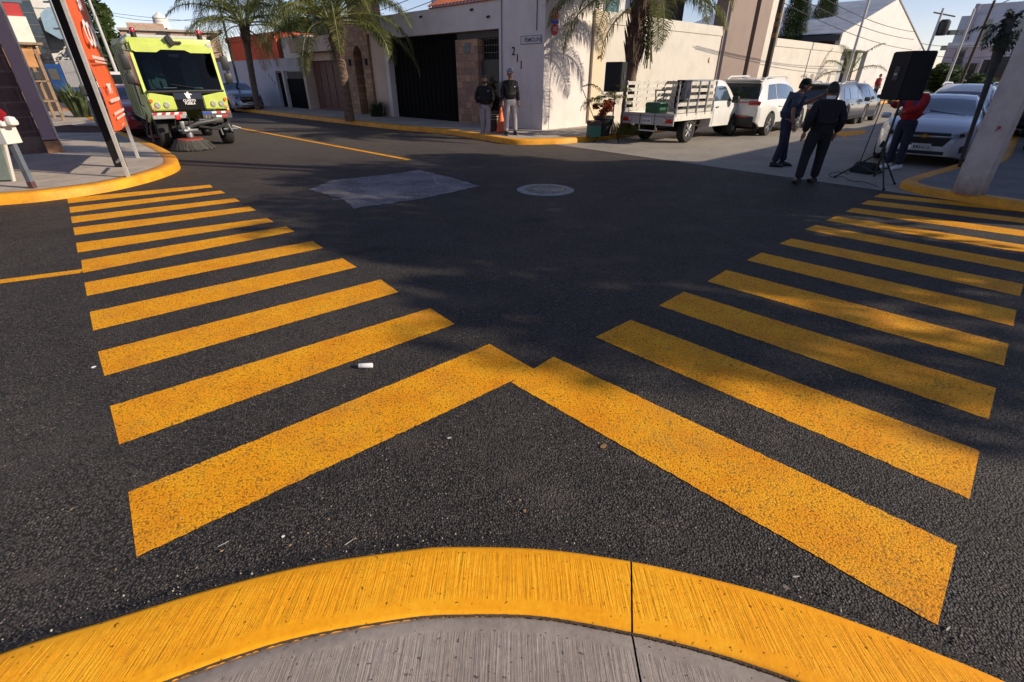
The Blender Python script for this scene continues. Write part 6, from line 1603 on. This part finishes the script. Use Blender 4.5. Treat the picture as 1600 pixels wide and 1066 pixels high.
for i in range(41):
    f = i/40; row = []
    for j in range(25):
        g = j/24; sag = 0.10*(1-f)*math.sin(PI*g) if f < 0.15 else 0
        zz_ = z0b+(z1b-z0b)*f - (0.08*math.sin(PI*g*0.5) if i == 0 else 0)
        row.append((Lb*(0.02+0.96*g)+0.05*math.sin(f*9)*g*(1-g), -0.03-0.05*math.sin(g*6+f*11)*0.5, zz_))
    rows.append(row)
q.grid(rows); q.build('cloth', M('banner_orange', (0.80, 0.13, 0.035), 0.6, var=0.10, vs=2), bn, smooth=70)
def mN(x, z, sx=1.0): return Matrix(((sx, 0, 0, x), (0, 0, -1, -0.085), (0, 1, 0, z), (0, 0, 0, 1)))
text('lettering', '¡SA!', 0.20, WHT, bn, mN(Lb*0.45, 2.62, 1.7), 0.003, bold=0.004)
text('lettering', 'COO', 0.50, WHT, bn, mN(Lb*0.48, 2.18, 1.25), 0.003, bold=0.012)
text('lettering', 'TMT', 0.22, WHT, bn, mN(Lb*0.42, 1.36, 1.4), 0.003, bold=0.004)
for (zz_, ww_, hh_) in ((1.84, 0.40, 0.05), (1.78, 0.34, 0.03), (1.18, 0.30, 0.06), (0.98, 0.34, 0.05), (0.90, 0.28, 0.04)):
    q = MB(); x = Lb*0.5-Lb*ww_
    rnd = random.Random(int(zz_*100))
    while x < Lb*0.5+Lb*ww_:
        l = rnd.uniform(0.03, 0.07); q.bx(x, x+l, -0.09, -0.085, zz_-hh_/2*rnd.uniform(0.6, 1), zz_+hh_/2); x += l+0.02
    q.build('small_lettering', M('mark_soft', (0.75, 0.55, 0.5), 0.6), bn)
q = MB(); cxs, czs = Lb*0.4, 3.02
q.prism([(cxs+(0.30 if k % 2 == 0 else 0.12)*math.cos(k*PI/5+0.3)*1.2, czs+(0.26 if k % 2 == 0 else 0.10)*math.sin(k*PI/5+0.3)) for k in range(10)], -0.092, -0.088, 'xz'); q.build('star_burst', WHT, bn)
q = MB(); q.prism([(cxs-0.05, czs), (cxs+0.25, czs-0.05), (cxs-0.02, czs-0.28)], -0.096, -0.0925, 'xz'); q.build('yellow_ray', M('mark_yellow', (0.8, 0.6, 0.03), 0.6), bn)

b = G(52, 294, 0.144)
t = thing('display_stand', 'grey steel leg under a white box with red and white cloth, left edge', 'stand', b)
MB().box((0, 0, 0.34), (0.07, 0.07, 0.68)).build('leg', M('leg_slate', (0.11, 0.13, 0.16), 0.6, var=0.25, vs=6), t)
MB().box((0, 0, 0.05), (0.075, 0.075, 0.10)).build('leg_sleeve', M('rust_brown', (0.09, 0.04, 0.04), 0.8), t)
MB().box((-0.16, 0, 0.78), (0.42, 0.26, 0.24), bev=0.01).build('white_box', M('offwhite_box', (0.62, 0.61, 0.57), 0.5, var=0.08), t)
q = MB(); q.box((-0.10, -0.01, 0.95), (0.46, 0.30, 0.09), bev=0.04); q.box((0.17, -0.04, 0.98), (0.11, 0.13, 0.13), bev=0.05); q.build('white_cloth', M('white_cloth', (0.68, 0.66, 0.64), 0.8, var=0.1, bump=0.4), t, smooth=True)
q = MB(); rows = [[(-0.34+0.045*j, -0.12+0.10*i/8+0.01*math.sin(j), 0.98+0.55*i/8*(1-0.075*j)+0.01*math.sin(j*2)) for j in range(12)] for i in range(9)]
q.grid(rows); bmesh.ops.solidify(q.bm, geom=q.bm.faces[:], thickness=0.03); q.build('red_cloth', M('red_cloth', (0.55, 0.02, 0.03), 0.75, var=0.2), t, smooth=60)
MB().box((-0.3, 0.02, 0.915), (0.35, 0.2, 0.035)).build('wooden_strip', M('orange_wood'), t)
b = G(-8, 283, 0.144)
t = thing('floor_board', 'grey-green board standing on the pavement at the very left edge', 'board', b)
MB().box((0.10, 0, 0.32), (0.46, 0.04, 0.62), rz=0.2, rx=-0.25, bev=0.01).build('board', M('greygreen_board', (0.15, 0.18, 0.16), 0.7, var=0.2), t)
MB().box((0.34, 0.06, 0.30), (0.03, 0.05, 0.66), rx=-0.25).build('edge', M('pale_chip'), t)
# wooden stall far left
b = G(100, 188, 0.144)
t = thing('wooden_stall', 'open wooden market stall with crates of goods behind the pink pillar', 'stall', b, R(50))
for (x, y) in ((0, 0), (-2.0, 0), (0, 1.6), (-2.0, 1.6)): MB().box((x, y, 1.3), (0.10, 0.10, 2.6)).build('leg', M('stall_wood', (0.25, 0.17, 0.11), 0.8, var=0.35, vs=6), t)
MB().box((-1.0, 0.8, 2.65), (2.5, 2.2, 0.08)).build('roof', M('stall_wood'), t)
for z in (0.7, 1.4): MB().box((-1.0, 0.8, z), (2.1, 1.7, 0.05)).build('shelf', M('stall_wood'), t)
MB().box((-0.55, -0.05, 2.2), (0.9, 0.05, 0.65)).build('orange_board', M('orange_wood'), t)
rnd = random.Random(5)
cols = [BLACK, WPAINT, M('dusty_teal', (0.15, 0.24, 0.22), 0.7), M('stall_wood'), M('dark_goods', (0.05, 0.04, 0.04), 0.8)]
for k in range(9):
    x = -0.25-0.22*k; zb = 0.73 if k % 2 else 1.43
    o = MB().box((0, 0, 0.16), (0.2, 0.35, 0.30), bev=0.02).build('goods_box', cols[k % 5], None); o.location = (Matrix.Translation(b) @ Matrix.Rotation(R(50), 4, 'Z')) @ Vector((x, 0.15+0.2*(k % 3), zb)); o.rotation_euler = (0, 0, R(50))
    tag(o, 'small %s box on the %s shelf of the wooden stall, %s from its right end' % (['black', 'white', 'teal', 'wooden', 'dark'][k % 5], 'lower' if k % 2 else 'upper', ['first', 'second', 'third', 'fourth', 'fifth', 'sixth', 'seventh', 'eighth', 'ninth'][k]), 'box', 'goods on the wooden stall')
b = G(120, 205, 0.144)
q = MB(); rnd = random.Random(9); rows = []
for i in range(9):
    rows.append([(1.3*(j/12*2-1), 0.5*(i/8*2-1), max(0, 0.16*(1-(j/12*2-1)**2)*(1-(i/8*2-1)**2)*rnd.uniform(0.6, 1.3)) - 0.002) for j in range(13)])
q.grid(rows); tag(q.build('soil_heap', M('red_soil', (0.15, 0.08, 0.055), 0.95, var=0.4, vs=10, bump=0.8), loc=b, smooth=60), 'low heap of reddish soil on the left pavement behind the banner', 'soil heap')

# ------------------------------------------------------------------ people
def skin_mesh(verts, edges, radii, sub=2, root=0):
    me = bpy.data.meshes.new('tmp'); me.from_pydata([Vector(v) for v in verts], edges, []); o = bpy.data.objects.new('tmp', me); COL.objects.link(o)
    md = o.modifiers.new('s', 'SKIN'); md.use_smooth_shade = True
    for i, r in enumerate(radii):
        sv = me.skin_vertices[0].data[i]; sv.radius = (r, r) if not isinstance(r, tuple) else r; sv.use_root = (i == root)
    sb = o.modifiers.new('d', 'SUBSURF'); sb.levels = sub; sb.render_levels = sub
    dg = bpy.context.evaluated_depsgraph_get(); dg.update()
    m2 = bpy.data.meshes.new_from_object(o.evaluated_get(dg)); bpy.data.objects.remove(o); return m2
def join_bm(bm, me):
    bm.from_mesh(me); bpy.data.meshes.remove(me)
def V(*a): return Vector(a)
def person(label, loc, rot, J, cloth, cap=None, hair=True, beard=False, scale=1.0, bulk=1.0, group=None, headturn=0.0):
    """J: joint positions (metres, facing -y, z up). cloth: dict of materials"""
    t = thing('person', label, 'person', loc, rot, group); t.scale = (scale*bulk, scale*(1+(bulk-1)*0.5), scale)
    pel, chest, neck, head = V(*J['pel']), V(*J['chest']), V(*J['neck']), V(*J['head'])
    verts = [pel, pel.lerp(chest, 0.5), chest, neck, head - V(0, 0, 0.05)]; rad = [0.12, 0.11, 0.125, 0.066, 0.066]; edges = [(0, 1), (1, 2), (2, 3), (3, 4)]
    for s_ in ('L', 'R'):
        i = len(verts); verts += [V(*J['sh'+s_]), V(*J['el'+s_]), V(*J['wr'+s_])]; rad += [0.055, 0.042, 0.028]; edges += [(2, i), (i, i+1), (i+1, i+2)]
        i = len(verts); verts += [V(*J['hip'+s_]), V(*J['kn'+s_]), V(*J['an'+s_])]; rad += [0.085, 0.055, 0.04]; edges += [(0, i), (i, i+1), (i+1, i+2)]
    bm = bmesh.new(); join_bm(bm, skin_mesh(verts, edges, rad, 1))
    # head: egg-shaped skull with jaw, nose, ears
    hm = MB(); rows = []
    for i in range(13):
        th = PI*i/12; row = []
        for j in range(17):
            ph = 2*PI*j/16; x = math.sin(th)*math.cos(ph); y = math.sin(th)*math.sin(ph); z = math.cos(th)
            fx = 0.076*(1-0.22*max(0, -z)); fy = 0.098; 
            yy = y*fy*(1-0.12*max(0, -z)) - 0.012*max(0, -z)
            if y < -0.85 and abs(x) < 0.3 and -0.35 < z < 0.1: yy -= 0.022*(1-abs(z+0.15)/0.3)
            if y < -0.6 and 0.02 < z < 0.35 and 0.15 < abs(x) < 0.6: yy += 0.008
            row.append((x*fx, yy, z*0.118))
        rows.append(row)
    hm.grid(rows)
    hm.box((0, -0.104, -0.018), (0.022, 0.03, 0.038), bev=0.008)
    for sx in (1, -1): hm.box((sx*0.079, 0.0, -0.01), (0.014, 0.035, 0.055), bev=0.006)
    hm.box((0, -0.094, -0.062), (0.042, 0.012, 0.014), bev=0.004)
    hmesh = bpy.data.meshes.new('h'); bmesh.ops.remove_doubles(hm.bm, verts=hm.bm.verts, dist=0.0008); hm.bm.to_mesh(hmesh); hm.bm.free()
    HM = Matrix.Translation(head) @ Matrix.Rotation(headturn, 4, 'Z'); hmesh.transform(HM); join_bm(bm, hmesh)
    # hands: palm, four unequal bent fingers, side thumb
    for s_ in ('L', 'R'):
        wr = V(*J['wr'+s_]); el = V(*J['el'+s_]); d = (wr-el).normalized(); sg = 1 if s_ == 'L' else -1
        side = V(0, -1, 0) if abs(d.y) < 0.8 else V(0, 0, 1)
        side = (side - d*side.dot(d)).normalized(); pn = d.cross(side)
        hb = MB(); hb.tube([wr, wr+d*0.03, wr+d*0.085], [0.027, 0.036, 0.034], 8)
        for k, (o_, l) in enumerate(((0.028, 0.068), (0.010, 0.078), (-0.009, 0.072), (-0.027, 0.056))):
            b0 = wr+d*0.08+side*o_; cur = pn*(-sg*0.25)
            hb.tube([b0, b0+(d+cur*0.4).normalized()*l*0.45, b0+(d+cur*0.4).normalized()*l*0.45+(d+cur*1.6).normalized()*l*0.3, b0+(d+cur*0.4).normalized()*l*0.45+(d+cur*1.6).normalized()*l*0.3+(d+cur*2.6).normalized()*l*0.25], [0.0095, 0.009, 0.008, 0.006], 6)
        b0 = wr+d*0.025+side*0.028; hb.tube([b0, b0+(side*0.8+d*0.7).normalized()*0.035, b0+(side*0.8+d*0.7).normalized()*0.035+(side*0.2+d).normalized()*0.03], [0.012, 0.011, 0.008], 6)
        hme = bpy.data.meshes.new('hd'); hb.bm.to_mesh(hme); hb.bm.free(); join_bm(bm, hme)
    bmesh.ops.recalc_face_normals(bm, faces=bm.faces)
    me = bpy.data.meshes.new('body'); bm.to_mesh(me); bm.free(); link('body', me, SKIN, t, smooth=60)
    # trousers
    hpL, hpR = V(*J['hipL']), V(*J['hipR'])
    wst = pel + (chest-pel)*0.22
    vs = [pel, wst]; rd = [0.135, 0.13]; ed = [(0, 1)]
    for s_ in ('L', 'R'):
        i = len(vs); h_, k_, a_ = V(*J['hip'+s_]), V(*J['kn'+s_]), V(*J['an'+s_])
        vs += [h_ + V(0, 0, -0.04), h_.lerp(k_, 0.5), k_, k_.lerp(a_, 0.5), a_ + V(0, 0, 0.01)]; rd += [0.100, 0.088, 0.070, 0.066, 0.062]; ed += [(0, i), (i, i+1), (i+1, i+2), (i+2, i+3), (i+3, i+4)]
    tm = skin_mesh(vs, ed, [r*1.16 for r in rd], 2)
    link('trousers', tm, cloth['trousers'], t)
    if cloth.get('lit'): pass
    # top
    low = pel + (chest-pel)*(-0.05 if not cloth.get('long') else -0.45)
    vs = [chest, pel.lerp(chest, 0.45), low, chest.lerp(neck, 0.60), neck + V(0, 0, 0.01)]; rd = [0.165, 0.155, 0.165 if cloth.get('long') else 0.155, 0.100, 0.070]; ed = [(0, 1), (1, 2), (0, 3), (3, 4)]
    for s_ in ('L', 'R'):
        i = len(vs); sh_, e_, w_ = V(*J['sh'+s_]), V(*J['el'+s_]), V(*J['wr'+s_])
        if cloth.get('short'):
            vs += [sh_, sh_.lerp(e_, 0.75)]; rd += [0.082, 0.072]; ed += [(3, i), (i, i+1)]
        else:
            vs += [sh_, sh_.lerp(e_, 0.5), e_, w_ + (e_-w_)*0.08]; rd += [0.076, 0.068, 0.062, 0.047]; ed += [(3, i), (i, i+1), (i+1, i+2), (i+2, i+3)]
    link(cloth.get('topname', 'jacket'), skin_mesh(vs, ed, [r*(1.16 if i_ != 4 else 1.05) for i_, r in enumerate(rd)], 2), cloth['top'], t)
    if cloth.get('collar'):
        MB().lathe([(0.062, 0.0), (0.072, 0.045), (0.068, 0.05)], neck + V(0, 0.0, 0.01), n=16, cap=False).build('collar', cloth['collar'], t, smooth=True)
    for s_ in ('L', 'R'):
        a_ = V(*J['an'+s_]); ty = V(*J.get('toe'+s_, (0, -1, 0))); ty = V(ty.x, ty.y, 0).normalized()
        z0 = a_.z - 0.085
        q = MB(); rows = []
        for i in range(9):
            f = i/8; c_ = a_ + ty*(-0.07+0.26*f); wd = 0.036+0.016*math.sin(PI*f*0.8+0.3); hh = 0.085*(1-f)**0.6+0.035 if f > 0.25 else 0.105
            if f == 1: wd *= 0.6; hh *= 0.7
            sd_ = V(-ty.y, ty.x, 0); row = []
            for k in range(8):
                a = 2*PI*k/8+PI/8; row.append(V(c_.x, c_.y, 0)+sd_*wd*math.cos(a)*1.08+V(0, 0, z0+hh/2+math.sin(a)*hh/2*1.08))
            rows.append(row+[row[0]])
        q.grid(rows); q.poly(rows[0][:-1]); q.poly(rows[-1][:-1][::-1]); bmesh.ops.remove_doubles(q.bm, verts=q.bm.verts, dist=0.0005)
        q.build('shoe', cloth.get('shoes', BLACK), t, smooth=60)
    if hair or cap:
        q = MB(); rows = []
        for i in range(9):
            th = PI*0.62*i/8; row = []
            for j in range(17):
                ph = 2*PI*j/16; x = math.sin(th)*math.cos(ph); y = math.sin(th)*math.sin(ph); z = math.cos(th)
                if y < -0.3: z = max(z, 0.38)
                k = 1.10+0.02*math.sin(ph*7+i)
                row.append((x*0.078*k, y*0.100*k+0.004, z*0.120*k))
            rows.append(row)
        q.grid(rows); o = q.build('hair', HAIR, t, smooth=70); o.matrix_local = HM
    if cap:
        q = MB(); q.lathe([(0.090, 0.035), (0.097, 0.05), (0.094, 0.09), (0.07, 0.130), (0.02, 0.147), (0.001, 0.148)], n=20, cap=False)
        rows = [[(x_, -0.075-0.085*i/4*(1-(x_/0.085)**2*0.55)-0.012, 0.052-0.006*i-0.010*(x_/0.08)**2) for x_ in [0.075*(j/8*2-1) for j in range(9)]] for i in range(5)]
        q.grid(rows); bmesh.ops.solidify(q.bm, geom=q.bm.faces[:], thickness=0.004)
        o = q.build('cap', cap, t, smooth=60); o.matrix_local = HM
    if beard:
        q = MB(); rows = []
        for i in range(5):
            z = -0.045-0.075*i/4; rows.append([(math.sin(a)*(0.073-0.012*i), -math.cos(a)*(0.100-0.008*i)-0.006, z) for a in [(-1.3+2.6*j/10) for j in range(11)]])
        q.grid(rows); bmesh.ops.solidify(q.bm, geom=q.bm.faces[:], thickness=0.012); o = q.build('beard', HAIR, t, smooth=70); o.matrix_local = HM
    return t
def pose(**k):
    J = dict(pel=(0, 0, 0.95), chest=(0, 0.0, 1.27), neck=(0, 0.01, 1.47), head=(0, -0.015, 1.625),
             shL=(0.17, 0.01, 1.385), elL=(0.235, 0.03, 1.14), wrL=(0.245, -0.05, 0.90), shR=(-0.17, 0.01, 1.385), elR=(-0.235, 0.03, 1.14), wrR=(-0.245, -0.05, 0.90),
             hipL=(0.09, 0, 0.90), knL=(0.11, -0.01, 0.49), anL=(0.12, 0.02, 0.088), hipR=(-0.09, 0, 0.90), knR=(-0.11, -0.01, 0.49), anR=(-0.12, 0.02, 0.088))
    J.update(k); return J
BLKC = M('black_cloth', (0.010, 0.010, 0.012), 0.85, var=0.3, vs=10, bump=0.4)
GREYC = M('grey_trouser_cloth', (0.30, 0.29, 0.31), 0.85, var=0.15, vs=10, bump=0.4)
NAVYC = M('navy_suit_cloth', (0.009, 0.010, 0.014), 0.85, var=0.3, vs=10, bump=0.3)
JEAN = M('dark_jean_cloth', (0.018, 0.024, 0.045), 0.85, var=0.3, vs=12, bump=0.4)
POLO = M('slate_polo_cloth', (0.045, 0.055, 0.085), 0.85, var=0.2, vs=12, bump=0.3)
REDC = M('red_shirt_cloth', (0.42, 0.012, 0.012), 0.8, var=0.2, vs=8, bump=0.3)
# man one: hands in pockets, standing on the road edge
b = G(759, 217)
tA = person('man with beard, black jacket and grey trousers, hands in pockets, standing at the yellow kerb', b, R(8),
    pose(elL=(0.26, 0.07, 1.15), wrL=(0.19, -0.06, 0.98), elR=(-0.26, 0.07, 1.15), wrR=(-0.19, -0.06, 0.98), hipL=(0.08, 0, 0.90), anL=(0.07, -0.10, 0.088), knL=(0.08, -0.08, 0.48), anR=(-0.07, 0.06, 0.088), knR=(-0.08, 0.0, 0.49)),
    dict(top=BLKC, trousers=GREYC), beard=True, group='men in black jackets')
b = G(797, 211, 0.145)
tB = person('man with pale grey cap, black jacket and grey trousers, arms hanging, on the pavement corner', b, R(18),
    pose(anL=(0.17, 0.02, 0.088), knL=(0.14, -0.01, 0.49), anR=(-0.14, -0.02, 0.088)),
    dict(top=BLKC, trousers=GREYC), cap=M('pale_cap', (0.38, 0.42, 0.52), 0.8), group='men in black jackets')
for tt_, zz_ in ((tA, 1.33), (tB, 1.30)): MB().box((0.09, -0.168, zz_), (0.06, 0.006, 0.015), rz=0.5).build('chest_mark', WHT, tt_)
# man leaning and pointing (turned to the right)
b = G(1212, 260)
person('man in dark cap and slate polo shirt leaning forward with one arm raised', b, R(68),
    pose(pel=(0, 0.0, 0.95), chest=(0, -0.03, 1.27), neck=(0, -0.09, 1.46), head=(0, -0.16, 1.60), shR=(-0.17, -0.06, 1.385), shL=(0.17, -0.05, 1.385), elL=(0.20, -0.24, 1.25), wrL=(0.10, -0.46, 1.40),
         elR=(-0.25, -0.03, 1.12), wrR=(-0.25, -0.10, 0.88), anL=(0.10, -0.12, 0.088), knL=(0.10, -0.07, 0.48), anR=(-0.10, 0.06, 0.088)),
    dict(top=POLO, trousers=JEAN, short=True, topname='polo_shirt'), cap=M('dark_cap', (0.02, 0.02, 0.022), 0.8), scale=0.96, bulk=1.15)
b = G(1262, 288)
person('man in dark suit with white collar seen from behind on the concrete street', (b.x, b.y+0.05, 0), R(172),
    pose(hipL=(0.10, 0, 0.90), anL=(0.17, 0.05, 0.088), knL=(0.14, 0.0, 0.49), anR=(-0.14, -0.12, 0.088), knR=(-0.12, -0.06, 0.49), elL=(0.26, 0.06, 1.15), wrL=(0.25, -0.02, 0.90), elR=(-0.26, 0.06, 1.15)),
    dict(top=NAVYC, trousers=NAVYC, long=True, collar=WHT, topname='suit_jacket'), scale=0.93, bulk=1.12)
b = G(1392, 264)
tP = person('person in red shirt and dark trousers behind the right loudspeaker, holding a thin pole', b, R(-75),
    pose(elR=(-0.22, -0.18, 1.22), wrR=(-0.16, -0.42, 1.28), elL=(0.22, -0.15, 1.20), wrL=(0.10, -0.36, 1.12)),
    dict(top=REDC, trousers=JEAN, topname='shirt', shoes=WHT), scale=0.97)
MB().box((0.0, 0.0, 1.30), (0.37, 0.30, 0.22), bev=0.08).build('blue_yoke', M('blue_cloth', (0.02, 0.05, 0.16), 0.8, var=0.2), tP, smooth=True)
a0_ = G(1342, 258, 0.0); a1_ = AT(1377, 170, G(1392, 264).y-0.05)
tag(MB().tube([a0_, a1_, a1_ + (a1_-a0_)*0.15], 0.010, 6).build('thin_pole', BLACK), 'thin dark pole held slanting to the ground by the person in red', 'pole')
s_, z_ = WB(1361, 165, 0.9); b = FB(s_, 0.9, 0.14)
person('small distant person in dark red top standing by the white gable wall', FB(36, 0.8, 0.14), R(20), pose(), dict(top=M('maroon_cloth', (0.25, 0.02, 0.03), 0.8), trousers=JEAN, topname='shirt'))
